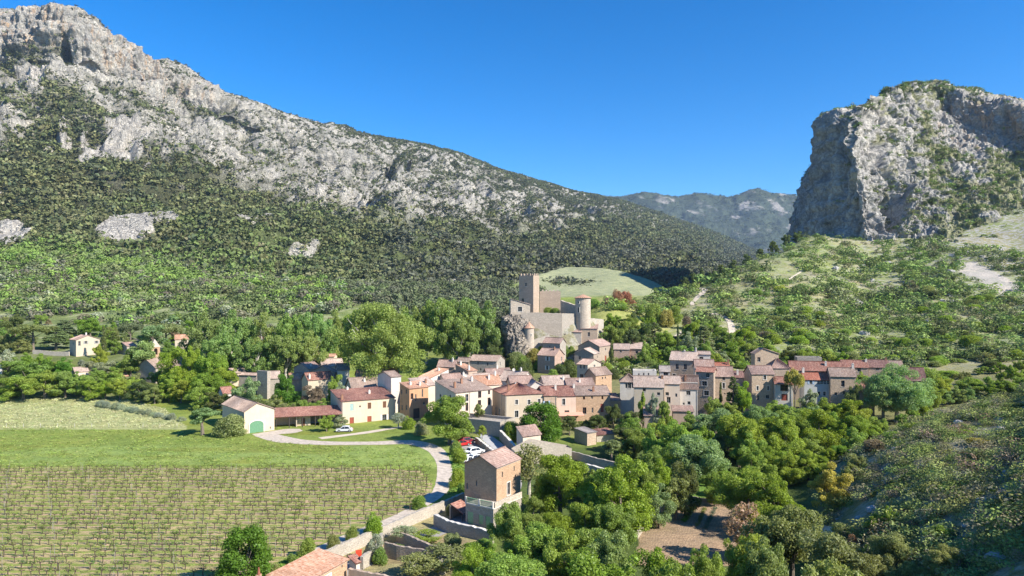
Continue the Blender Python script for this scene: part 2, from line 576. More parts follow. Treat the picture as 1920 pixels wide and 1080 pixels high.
def ground_z(x, y):
    x = np.asarray(x, float)
    y = np.asarray(y, float)
    yy = np.clip(y, 18.1, 1299)
    px = np.clip(x / yy * F + 960, -699, 2699)
    fi = (px + 700) / 10
    i = np.clip(fi.astype(int), 0, len(_gpx) - 2)
    fx = fi - i
    fj = (np.log(yy) - math.log(18)) / (math.log(1300) - math.log(18)) * (len(_gy) - 1)
    j = np.clip(fj.astype(int), 0, len(_gy) - 2)
    fy = fj - j
    z = (_Z[i, j] * (1 - fx) * (1 - fy) + _Z[i + 1, j] * fx * (1 - fy) + _Z[i, j + 1] * (1 - fx) * fy + _Z[i + 1, j + 1] * fx * fy)
    # bumps away from the flat fields
    p3 = np.stack([x, y, np.zeros_like(x)], -1)
    amp = sstep(225, 330, y) + .6 * sstep(30, 60, x) * sstep(150, 110, y)
    z = z + amp * (1.8 * fbm(p3, 42, 3) + .55 * fbm(p3, 9, 3)) + .8 * sstep(300, 500, y) * fbm(p3, 18, 2, seed=3)
    yc = np.interp(px, [0, 900, 960, 1060, 1300, 1400], [540, 560, 600, 840, 900, 3000])
    z = z - 80 * sstep(0, 160, y - yc)
    # castle knoll
    dx, dy = (x - KN[0]) / 23.0, (y - KN[1]) / 18.6
    r = np.sqrt(dx * dx + dy * dy) + .10 * fbm(p3, 12, 3, seed=2)
    z = np.maximum(z, z + (26.5 - z) * (1 - sstep(.72, 1.12, r)))
    # sunken lane and the plots beside it
    d, s = pl_dist(x, y, WALL)
    near = (y < 121) & (x > -45) & (px < 930)
    right = near & (s > 0)
    left = near & (s <= 0) & (x < 0)
    z = np.where(left, 0.0, z)
    z = np.maximum(z, -8.6)
    z = np.where(right, np.minimum(z, -1.0 * np.clip(d / .35, 0, 1)), z)
    return z

def gz(x, y):
    return float(ground_z(np.array([x]), np.array([y]))[0])

GRASS, LUSH, PALE, DRY = (.225, .27, .065), (.16, .235, .055), (.38, .39, .19), (.31, .275, .15)
VINE_POLY = [G0(-900, 877), G0(700, 876), G0(790, 880), G0(812, 905), G0(806, 930), G0(770, 958), G0(640, 1003), G0(540, 1046), G0(430, 1085), G0(300, 1130), G0(-900, 1130)]
GARDEN = [G0(1243, 938, -3), G0(1366, 930, -3), G0(1385, 1000, -3), G0(1372, 1060, -3), G0(1190, 1060, -3), G0(1200, 1000, -3)]
PALE_POLY = [G0(-900, 756), G0(200, 752), G0(300, 770), G0(352, 800), G0(348, 806), G0(-900, 803)]

def lerp3(a, b, t):
    return a * (1 - t[..., None]) + np.array(b) * t[..., None]

def build_ground():
    px = np.arange(-700, 2701, 4.0)
    Y = np.exp(np.linspace(math.log(24), math.log(1290), 760))
    PX, YY = np.meshgrid(px, Y)
    X = (PX - 960) / F * YY
    Z = ground_z(X, YY)
    p3 = np.stack([X, YY, np.zeros_like(X)], -1)
    n1 = fbm(p3, 60, 4)
    n2 = fbm(p3, 14, 4, seed=1)
    c = np.zeros(X.shape + (3,)) + np.array(GRASS)
    k = np.zeros_like(c)
    c = lerp3(c, LUSH, sstep(-.2, .3, n2) * .5)
    band = sstep(162, 158, YY) * sstep(139, 143, YY)
    c = lerp3(c, (.25, .33, .10), band * .7)
    c = lerp3(c, (.19, .20, .035), sstep(.0, .3, fbm(p3 * [.25, 1, 1], 8, 3, seed=4)) * .6)
    c = lerp3(c, PALE, inpoly(X, YY, PALE_POLY) * .85)
    v = inpoly(X, YY, VINE_POLY).astype(float)
    k[..., 0] = v
    c = lerp3(c, (.22, .265, .07), v * .8)
    # woods floor and village ground
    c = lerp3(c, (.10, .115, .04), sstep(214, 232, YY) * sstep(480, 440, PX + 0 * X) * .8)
    vil = sstep(168, 178, YY) * sstep(800, 840, PX) * sstep(262, 240, YY)
    c = lerp3(c, (.19, .17, .10), vil * .75)
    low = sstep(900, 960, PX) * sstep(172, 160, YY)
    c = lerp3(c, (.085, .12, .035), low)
    terr = sstep(270, 320, YY) * sstep(1010, 930, PX)
    c = lerp3(c, (.15, .19, .075), terr * .8)
    c = lerp3(c, (.27, .29, .17), terr * sstep(.05, .25, n2) * .8)
    hill = sstep(1130, 1300, PX) * sstep(225, 262, YY)
    c = lerp3(c, DRY, hill * .9)
    c = lerp3(c, (.20, .245, .07), hill * sstep(-.4, .08, n1 + .4 * n2) * .85)
    c = lerp3(c, (.33, .27, .19), hill * sstep(.16, .38, fbm(p3, 30, 4, seed=7)) * .6)
    k[..., 1] = hill * (.35 + .65 * sstep(1500, 1850, PX) * sstep(300, 480, YY))
    mead = np.clip(sstep(290, 305, YY) * sstep(420, 395, YY) * sstep(1090, 1130, PX) * sstep(1290, 1240, PX), 0, 1)
    c = lerp3(c, (.30, .31, .10), mead)
    far = sstep(455, 520, YY) * sstep(960, 1000, PX) * sstep(1330, 1290, PX)
    c = lerp3(c, (.27, .29, .165), far)
    k[..., 1] *= (1 - far)
    k[..., 1] += .12 * far
    kn = np.clip(1.4 - np.hypot((X - KN[0]) / 27, (YY - KN[1]) / 22), 0, 1)
    c = lerp3(c, (.23, .21, .13), np.clip(kn * 2.2, 0, 1))
    k[..., 1] = np.maximum(k[..., 1], np.clip(kn * 2, 0, 1) * .5)
    fg = sstep(1500, 1600, PX) * sstep(168, 150, YY)
    c = lerp3(c, (.21, .205, .10), fg)
    c = lerp3(c, (.12, .135, .05), fg * sstep(-.1, .25, n2) * .8)
    k[..., 1] = np.maximum(k[..., 1], fg * .45)
    scree = inpoly(X, YY, [(P(1790, 0, 455).x, 455), (P(1830, 0, 455).x, 455), (P(1925, 0, 385).x, 385), (P(1880, 0, 370).x, 370), (P(1850, 0, 395).x, 395), (P(1800, 0, 430).x, 430)])
    c = lerp3(c, (.42, .385, .35), scree * 1.0)
    k[..., 1] *= (1 - scree)
    g = inpoly(X, YY, GARDEN).astype(float)
    c = lerp3(c, (.36, .26, .18), g)
    k[..., 2] = g
    lawn = inpoly(X, YY, [G0(1225, 890, -3), G0(1345, 890, -3), G0(1352, 932, -3), G0(1225, 932, -3)]).astype(float)
    c = lerp3(c, (.14, .24, .05), lawn)
    lane = (pl_dist(X, YY, WALL)[1] > 0) & (YY < 119) & (PX < 905) & (X > -45)
    c = lerp3(c, (.33, .28, .16), lane * .85)
    plot = inpoly(X, YY, [G0(700, 1085, -3), G0(720, 1040, -3), G0(850, 1030, -3), G0(930, 1060, -3), G0(900, 1090, -3)]).astype(float)
    c = lerp3(c, (.30, .24, .14), plot)
    c = np.where((YY > 170)[..., None] & inpoly(X, YY, [G0(1150, 800, 0), G0(1172, 770, 1), G0(1210, 775, 1), G0(1190, 810, 0)])[..., None], np.array((.36, .33, .12)), c)
    nI, nJ = X.shape
    V = np.stack([X, YY, Z], -1).reshape(-1, 3)
    idx = np.arange(nI * nJ).reshape(nI, nJ)
    Fq = np.stack([idx[:-1, :-1], idx[:-1, 1:], idx[1:, 1:], idx[1:, :-1]], -1).reshape(-1, 4)
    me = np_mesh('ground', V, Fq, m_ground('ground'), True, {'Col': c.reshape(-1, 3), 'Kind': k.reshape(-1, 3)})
    o = link(bpy.data.objects.new('ground', me))
    tag(o, kind='structure')
    # plain beyond and behind, a little lower, out to the horizon
    b = MB()
    b.poly([(-7500, -2500, -9), (7500, -2500, -9), (7500, 9500, -9), (-7500, 9500, -9)])
    o = b.build('terrain', m_plain('plain_earth', (.10, .12, .05), .95, .3, .05))
    tag(o, kind='structure')
build_ground()

# ------------------------------------------------------------------ mountains as displaced sheets
def catmull(vals, t):
    """vals: (n, ...) control rows, t: float array in [0, n-1]"""
    n = len(vals)
    i = np.clip(np.floor(t).astype(int), 0, n - 2)
    f = (t - i)[:, None]
    g = lambda q: vals[np.clip(q, 0, n - 1)]
    p0, p1, p2, p3 = g(i - 1), g(i), g(i + 1), g(i + 2)
    m1, m2 = (p2 - p0) * .5, (p3 - p1) * .5
    sh = f.reshape((-1,) + (1,) * (vals.ndim - 1))
    f = sh
    return (2*f**3 - 3*f**2 + 1) * p1 + (f**3 - 2*f**2 + f) * m1 + (-2*f**3 + 3*f**2) * p2 + (f**3 - f**2) * m2

def mono(vals, t):
    n = len(vals)
    i = np.clip(np.floor(t).astype(int), 0, n - 2)
    f = (t - i).reshape((-1,) + (1,) * (vals.ndim - 1))
    g = lambda q: vals[np.clip(q, 0, n - 1)]
    p0, p1, p2, p3 = g(i - 1), g(i), g(i + 1), g(i + 2)
    def lim(a, b):
        return np.where(a * b > 0, 2 * a * b / (a + b + np.where(a + b == 0, 1, 0)), 0)
    m1, m2 = lim(p1 - p0, p2 - p1), lim(p2 - p1, p3 - p2)
    return (2*f**3 - 3*f**2 + 1) * p1 + (f**3 - 2*f**2 + f) * m1 + (-2*f**3 + 3*f**2) * p2 + (f**3 - f**2) * m2

def sheet(net, nu, nv, su=None, sv=None, lin=False):
    """net: [column][row] of (px, py, Y) -> grid of points (nv, nu, 3), plus px, py images"""
    A = np.array(net, float)
    su = np.linspace(0, A.shape[0] - 1, nu) if su is None else su
    sv = np.linspace(0, A.shape[1] - 1, nv) if sv is None else sv
    W = np.stack([(A[..., 0] - 960) / F * A[..., 2], A[..., 2], H0 - (A[..., 1] - HZ) / F * A[..., 2]], -1)
    Q = np.concatenate([W, A[..., :2]], -1)
    Q = catmull(Q, su)                       # nu x rows
    Q = mono(np.swapaxes(Q, 0, 1), sv)    # nv x nu
    return Q

def normals(G):
    du = np.gradient(G, axis=1)
    dv = np.gradient(G, axis=0)
    n = np.cross(du, dv)
    n /= np.linalg.norm(n, axis=-1)[..., None] + 1e-9
    return n

def grid_mesh(name, G, mat, attrs, smooth=True):
    nI, nJ = G.shape[:2]
    idx = np.arange(nI * nJ).reshape(nI, nJ)
    Fq = np.stack([idx[:-1, :-1], idx[:-1, 1:], idx[1:, 1:], idx[1:, :-1]], -1).reshape(-1, 4)
    me = np_mesh(name, G.reshape(-1, 3), Fq, mat, smooth, {a: v.reshape(-1, 3) for a, v in attrs.items()})
    o = link(bpy.data.objects.new(name, me))
    return tag(o, kind='structure')

def rows_even(A, n):
    """row parameters spread evenly over the picture height travelled by a middle column"""
    A = np.array(A, float)
    m = np.abs(np.diff(A[..., 1], axis=1)).mean(0) + 8
    cum = np.concatenate([[0], np.cumsum(m)])
    return np.interp(np.linspace(0, cum[-1], n), cum, np.arange(len(cum)))

# control net of the left massif: columns of rows foot ... talus, cliff foot, cliff top, ridge, back
_mpx = [-500, -250, -60, 60, 130, 200, 270, 330, 400, 460, 560, 640, 740, 860, 980, 1080, 1180, 1280, 1390, 1500, 1640]
_mt = {
 -500: [(608,410),(520,560),(450,680),(320,900),(150,1350),(70,1400),(40,1560)],
 -250: [(607,410),(515,560),(445,680),(300,900),(130,1370),(50,1410),(30,1560)],
 -60:  [(606,410),(515,560),(445,680),(295,900),(128,1380),(48,1415),(28,1520)],
 60:   [(605,410),(515,560),(445,680),(300,900),(135,1370),(38,1400),(17,1460)],
 130:  [(605,410),(518,560),(448,680),(320,900),(135,1360),(42,1395),(20,1450)],
 200:  [(604,410),(520,565),(452,685),(330,910),(160,1385),(80,1415),(62,1460)],
 270:  [(602,415),(522,575),(458,695),(342,930),(185,1430),(128,1455),(116,1500)],
 330:  [(600,415),(525,580),(462,700),(350,950),(215,1470),(150,1495),(124,1640)],
 400:  [(598,420),(528,585),(466,715),(362,980),(232,1500),(198,1520),(178,1800)],
 460:  [(596,420),(532,590),(470,730),(374,1010),(262,1520),(228,1545),(206,1900)],
 560:  [(594,430),(538,600),(482,760),(396,1060),(318,1540),(262,1580),(233,2000)],
 640:  [(592,440),(540,610),(488,780),(408,1100),(330,1600),(300,1630),(249,2100)],
 740:  [(590,455),(544,630),(496,810),(420,1150),(352,1700),(330,1730),(258,2300)],
 860:  [(588,470),(546,650),(502,830),(432,1200),(372,1820),(352,1850),(281,2600)],
 980:  [(588,490),(546,680),(506,850),(446,1280),(392,1950),(376,1980),(319,2800)],
 1080: [(588,520),(546,720),(510,880),(456,1350),(410,2080),(396,2120),(347,3100)],
 1180: [(590,560),(550,800),(516,960),(470,1450),(424,2250),(410,2300),(371,3500)],
 1280: [(594,600),(560,860),(532,1060),(490,1600),(452,2500),(440,2560),(405,3900)],
 1390: [(598,620),(580,900),(560,1160),(524,1750),(490,2750),(478,2800),(448,4300)],
 1500: [(600,640),(592,940),(580,1240),(556,1900),(532,3000),(526,3060),(500,4700)],
 1640: [(600,660),(596,980),(592,1300),(580,2000),(566,3200),(562,3260),(548,5000)],
}
NET_M = []
for q in _mpx:                       # allow for the relief and the scrub standing on the crest
    dq = float(np.interp(q, [-500, 130, 270, 460, 640, 860, 980, 1390, 1640], [13, 13, 5, 5, 8, 16, 20, 16, 10]))
    _mt[q][6] = (_mt[q][6][0] + dq, _mt[q][6][1])
    _mt[q][5] = (_mt[q][5][0] + dq * .7, _mt[q][5][1])
    r = [(q, a, b) for a, b in _mt[q]]
    a, b = _mt[q][-1]
    zr = H0 - (a - HZ) / F * b
    b2 = b * 1.3
    r.append((q, HZ - (zr * .8 - H0) / b2 * F, b2))
    NET_M.append(r)

def veg_line(px):      # row below which the massif is wooded
    return np.interp(px, [-400, 0, 60, 130, 250, 300, 400, 480, 560, 640, 720, 800, 900, 1000, 1100, 1200, 1300, 1500],
                     [330, 300, 230, 250, 290, 330, 348, 372, 402, 425, 440, 445, 440, 450, 428, 418, 440, 470])
EL = lambda px, py, cx, cy, rx, ry: np.clip(1.6 - 1.6 * (((px - cx) / rx) ** 2 + ((py - cy) / ry) ** 2), 0, 1)

def build_massif():
    nu, nv = 1150, 560
    G = sheet(NET_M, nu, nv, sv=rows_even(NET_M, nv))
    X = G[..., :3]
    px, py = G[..., 3], G[..., 4]
    N = normals(X)
    N = np.where((N[..., 2:3] < 0), -N, N)
    Y = X[..., 1]
    big = fbm(X * [1, 1, .6], 330, 3, ridged=True)
    med = fbm(X * [1, 1, .7], 95, 4, .55, ridged=True, seed=1)
    sml = fbm(X, 26, 4, .6, ridged=True, seed=2)
    up = sstep(600, 900, Y)
    rock = 1 - sstep(-18, 22, py - veg_line(px) + 26 * fbm(X, 120, 3, seed=5))
    cliff = np.clip(EL(px, py, 60, 70, 110, 48) + EL(px, py, 200, 110, 75, 50) + EL(px, py, 265, 150, 60, 40) + .6 * EL(px, py, 330, 195, 90, 45), 0, 1)
    pat = sstep(-.04, .2, fbm(X * [1, 1, 1.8], 120, 4, .6, seed=33)) * (1 - cliff) * sstep(0, 40, py - np.interp(px, [0, 130, 270, 430, 640, 900, 1200], [60, 60, 150, 215, 275, 300, 400]))
    rock = rock * (1 - pat * (.35 + .4 * sstep(520, 260, px)))
    rock0 = rock.copy()
    patch = np.zeros_like(rock)
    # outcrops in the wood and bare patches
    for (cx, cy, rx, ry, a) in ((15, 435, 38, 26, 1), (235, 438, 44, 16, 1), (465, 430, 34, 18, .95), (120, 262, 12, 16, 1), (155, 262, 10, 10, 1),
                                (215, 290, 60, 26, .9), (565, 477, 26, 8, .7), (560, 285, 46, 40, .9), (508, 285, 60, 44, .5), (300, 425, 30, 12, .7), (20, 235, 60, 26, .6),
                                (960, 535, 60, 5, .9), (900, 545, 80, 8, .5)):
        rag = fbm(X * [.5, .5, 1.6], 26, 4, .7, seed=17)
        q_ = a * sstep(.3, .5, EL(px, py, cx, cy, rx * 1.5, ry * 1.5) * .7 + 1.0 * rag)
        rock = np.maximum(rock, q_)
        patch = np.maximum(patch, q_ * (py > veg_line(px) - 45))
    # wooded strips climbing through the rock
    strip = (EL(px, py, 120, 245, 100, 26) * .7 + EL(px, py, 270, 225, 90, 24) * .6 + EL(px, py, 60, 290, 90, 36) * .6)
    rock = np.clip(rock - strip * sstep(-.2, .2, fbm(X, 70, 3, seed=8)), 0, 1)
    ridge_fade = 1 - .88 * sstep(4.9, 6.0, np.linspace(0, len(NET_M[0]) - 1, nv) * 0 + rows_even(NET_M, nv))[:, None]
    amp = (.25 + .75 * up) * ridge_fade
    disp = amp * (40 * (big - .3) + 24 * (med - .2) * (.4 + rock0)) + amp * (.5 * rock + .5 * rock0) * (12 * np.sign(sml) * np.abs(sml) ** .8 + 5 * fbm(X, 9, 3, .6, ridged=True, seed=4))
    disp -= amp * (1 - .75 * cliff) * 14 * sstep(.35, .75, fbm(X * [1, 1, .5], 150, 3, ridged=True, seed=14))
    # terraced ledges in the rock
    zz = X[..., 2] + 30 * fbm(X, 200, 3, seed=9)
    led = np.abs((zz / 46.0) % 1 - .5) * 2
    disp += rock0 * up * 6 * sstep(.25, .75, led) * ridge_fade
    for (cx, cy, rx, ry, a) in ((500, 288, 42, 40, 26), (740, 345, 15, 26, 34), (722, 352, 9, 22, -22), (133, 116, 9, 22, -30), (147, 110, 10, 40, 14), (418, 222, 20, 9, -24), (117, 260, 10, 17, 20), (155, 262, 7, 9, 12), (212, 280, 28, 14, 16), (262, 305, 22, 18, 18),
                                (690, 285, 26, 8, -14), (560, 320, 30, 30, 16), (830, 330, 40, 14, 12), (640, 262, 34, 8, 12), (30, 235, 30, 30, 16)):
        disp += a * EL(px, py, cx, cy, rx, ry)
    disp += cliff * 8 * fbm(X * [1, 1, .25], 30, 4, .6, ridged=True, seed=6)
    G2 = X + N * disp[..., None]
    G2[..., 2] = np.maximum(G2[..., 2], -8.5)
    # fixed outline: small push along the view only, so the skyline stays
    rockc = np.array((.50, .478, .43))
    soil = np.array((.085, .092, .05))
    c = np.zeros(X.shape) + soil
    c = lerp3(c, (.24, .23, .17), sstep(.15, .38, fbm(X, 40, 4, seed=3)) * .4 * (1 - rock))
    green = sstep(400, 440, py) * sstep(620, 560, py)
    c = lerp3(c, (.11, .14, .055), green * .8)
    soilr = sstep(.0, .35, fbm(X * [1, 1, 1.5], 34, 4, .65, seed=12))
    rc = lerp3(np.zeros(X.shape) + rockc, (.20, .20, .14), soilr * .6 * (1 - cliff))
    c = c * (1 - rock[..., None]) + rc * rock[..., None]
    c = lerp3(c, (.54, .51, .46), patch * .8)
    scree = np.maximum(EL(px, py, 70, 172, 44, 16), EL(px, py, 90, 290, 22, 12) * .8)
    c = lerp3(c, (.56, .53, .48), scree)
    k = np.zeros(X.shape)
    k[..., 0] = cliff
    grid_mesh('mountain', G2, m_mount('limestone_mountain'), {'Col': c, 'Kind': k})
    return G2, px, py, rock, cliff, scree, med, led, patch
MASS = build_massif()

# far blue range
NET_F = []
for q, rp in ((900, 372), (1050, 374), (1195, 373), (1240, 371), (1275, 374), (1310, 370), (1350, 377), (1378, 376), (1415, 365), (1450, 371), (1505, 377), (1560, 380), (1650, 384), (1800, 390)):
    NET_F.append([(q, 575, 4300), (q, 540, 4800), (q, 480, 5600), (q, rp + 40, 6400), (q, rp + 20, 6600), (q, rp, 7000), (q, rp + 40, 9000)])
def build_far():
    nu, nv = 420, 220
    G = sheet(NET_F, nu, nv, sv=rows_even(NET_F, nv))
    X, px, py = G[..., :3], G[..., 3], G[..., 4]
    N = normals(X)
    N = np.where((N[..., 2:3] < 0), -N, N)
    fade = (1 - .9 * sstep(4.3, 5.0, rows_even(NET_F, nv)))[:, None]
    d = fade * (130 * fbm(X, 900, 4, ridged=True, seed=2) + 30 * fbm(X, 180, 4, ridged=True, seed=3))
    rock = sstep(.1, .35, fbm(X, 220, 5, .6, seed=4) + .22 * EL(px, py, 1440, 395, 70, 22) + .15 * EL(px, py, 1310, 374, 26, 7) - .06)
    c = lerp3(np.zeros(X.shape) + np.array((.06, .08, .05)), (.33, .31, .29), rock)
    grid_mesh('hills', np.maximum(X + N * d[..., None], [-1e9, -1e9, -8.5]), bpy.data.materials['limestone_mountain'], {'Col': c, 'Kind': np.zeros(X.shape)})
    return np.maximum(X + N * d[..., None], [-1e9, -1e9, -8.5]), rock
FARR = build_far()

# the great rock on the right: net of columns around the face
NET_R = [
 [(1470,470,900),(1480,420,900),(1500,350,900),(1530,290,900),(1560,240,900),(1600,222,900),(1640,215,900),(1680,210,950)],
 [(1495,452,720),(1498,420,720),(1506,372,720),(1520,315,715),(1530,250,710),(1540,222,715),(1556,212,730),(1640,205,860)],
 [(1500,454,660),(1505,420,660),(1513,372,655),(1524,325,650),(1527,262,645),(1528,232,648),(1540,210,660),(1640,200,800)],
 [(1520,456,620),(1524,420,622),(1532,372,622),(1545,322,620),(1551,262,618),(1553,226,622),(1562,208,632),(1650,200,780)],
 [(1556,456,585),(1556,420,588),(1562,372,590),(1572,322,592),(1580,262,595),(1582,225,600),(1590,206,612),(1665,196,770)],
 [(1590,458,562),(1590,424,566),(1592,380,570),(1594,330,575),(1600,270,580),(1600,232,585),(1606,204,600),(1675,192,770)],
 [(1628,462,545),(1624,424,550),(1618,380,556),(1610,330,562),(1596,275,568),(1602,240,578),(1622,200,604),(1690,186,770)],
 [(1665,464,548),(1660,425,558),(1652,380,570),(1644,335,584),(1634,285,600),(1634,240,622),(1645,192,650),(1700,178,780)],
 [(1705,470,545),(1700,430,562),(1694,385,582),(1690,335,604),(1686,285,628),(1680,230,660),(1678,180,690),(1715,172,800)],
 [(1750,486,520),(1748,440,552),(1745,390,584),(1742,340,614),(1738,290,646),(1728,230,690),(1714,172,730),(1735,168,830)],
 [(1800,506,490),(1800,455,534),(1798,400,578),(1794,345,620),(1786,285,668),(1760,225,735),(1742,167,770),(1765,172,860)],
 [(1850,530,462),(1852,472,512),(1852,412,562),(1850,355,612),(1844,292,668),(1812,232,722),(1795,176,745),(1815,182,860)],
 [(1895,550,442),(1898,488,496),(1900,425,550),(1900,365,604),(1896,302,660),(1872,240,695),(1855,189,715),(1870,192,860)],
 [(1945,565,430),(1948,500,484),(1950,436,540),(1950,375,596),(1946,312,645),(1928,250,665),(1918,206,680),(1930,208,860)],
 [(2010,575,425),(2012,508,480),(2015,442,536),(2015,380,590),(2010,318,636),(1998,262,650),(1990,226,665),(2000,230,860)],
 [(2120,585,430),(2122,515,485),(2125,448,540),(2125,386,594),(2120,330,640),(2112,280,655),(2105,246,670),(2110,250,880)],
 [(2300,585,450),(2300,515,500),(2300,448,555),(2300,390,610),(2300,336,660),(2300,290,680),(2300,260,700),(2300,262,900)],
]
def build_rock():
    nu, nv = 760, 520
    A = np.array(NET_R, float)
    m = np.abs(np.diff(A[..., 0], axis=0)).mean(1) + np.abs(np.diff(A[..., 2], axis=0)).mean(1) * .25 + 4
    m[-2:] *= .35
    cum = np.concatenate([[0], np.cumsum(m)])
    su = np.interp(np.linspace(0, cum[-1], nu), cum, np.arange(len(cum)))
    sv = rows_even(NET_R, nv)
    G = sheet(NET_R, nu, nv, su=su, sv=sv)
    X, px, py = G[..., :3], G[..., 3], G[..., 4]
    N = -normals(X)
    if N[nv // 2, nu // 3, 1] > 0:
        N = -N
    steep = sstep(.72, .35, np.abs(N[..., 2]))
    tower = sstep(1665, 1630, px) * np.ones_like(px)
    back = EL(px, py, 1860, 240, 130, 62) * sstep(300, 285, py)
    a = fbm(X * [1, 1, .55], 42, 4, .55, ridged=True, seed=1)
    b_ = fbm(X * [1, 1, .8], 13, 4, .6, ridged=True, seed=2)
    s_ = fbm(X, 4.2, 3, .6, ridged=True, seed=3)
    v = fbm(X * [1, 1, .18], 11, 4, .6, ridged=True, seed=4)
    edge = 1 - .8 * sstep(6.3, 7, sv)[:, None] * np.ones_like(px)
    fis = fbm(X * [1, 1, .12], 30, 4, .55, ridged=True, seed=8)
    zz = X[..., 2] + 7 * fbm(X, 45, 3, seed=9)
    bed = np.abs((zz / 17.0) % 1 - .5) * 2
    d = 9.0 * (a - .2) * (.6 + .4 * (1 - tower)) + (5.0 - 2.0 * tower) * b_ + 1.3 * s_ + (1.0 + 2.0 * steep) * v
    d -= 3.0 + 4.5 * tower
    d -= 6.5 * sstep(.45, .8, fis) * (.4 + .6 * steep)
    d += 2.2 * sstep(.3, .8, bed) * (fbm(X, 30, 2, seed=19) > -.1)
    # the gully with its pinnacle beside the tower foot
    d -= 13 * EL(px, py, 1668, 400, 15, 45)
    d += 9 * EL(px, py, 1694, 395, 11, 42)
    d -= 9 * EL(px, py, 1640, 300, 16, 46) * .6
    d *= edge
    G2 = X + N * d[..., None]
    soil = sstep(-.02, .26, fbm(X, 24, 4, .6, seed=7) + .12 + .22 * sstep(1690, 1800, px) + .55 * sstep(450, 540, py) - .35 * tower - .9 * back - .1)
    top = sstep(6.0, 6.6, sv)[:, None] * np.ones_like(px)
    soil = np.maximum(soil * .85, top * .7)
    c = lerp3(np.zeros(X.shape) + np.array((.40, .385, .36)), (.20, .205, .095), soil)
    k = np.zeros(X.shape)
    k[..., 0] = np.clip(.75 * back + .35 * EL(px, py, 1610, 425, 40, 30) , 0, 1)
    grid_mesh('rock_face', G2, m_mount('grey_crag_rock', 1.0, .7, .6), {'Col': c, 'Kind': k})
    return G2, px, py, N, soil, back, tower
ROCK = build_rock()
# ================================================================== plants
LEAF = m_leaf('leaves', (1, 1, 1))
BARK = m_plain('bark', (.17, .14, .11), .9, .35, 4)
PALEBARK = m_plain('pale_bark', (.42, .39, .33), .9, .4, 2.5)
MASSLEAF = m_attrleaf('maquis_leaves')

def leaf_quads(C, Nn, size, r):
    """quads centred at C facing Nn"""
    n = len(C)
    a = r.normal(size=(n, 3))
    t = np.cross(Nn, a)
    t /= np.linalg.norm(t, axis=1)[:, None] + 1e-9
    b = np.cross(Nn, t)
    s = (size * r.uniform(.65, 1.35, n))[:, None]
    k = r.uniform(.55, .8, n)[:, None]
    V = np.stack([C - t * s * .5, C - b * s * .5 * k + Nn * s * .1, C + t * s * .5, C + b * s * .5 * k + Nn * s * .1], 1).reshape(-1, 3)
    return V, np.arange(n * 4).reshape(n, 4)

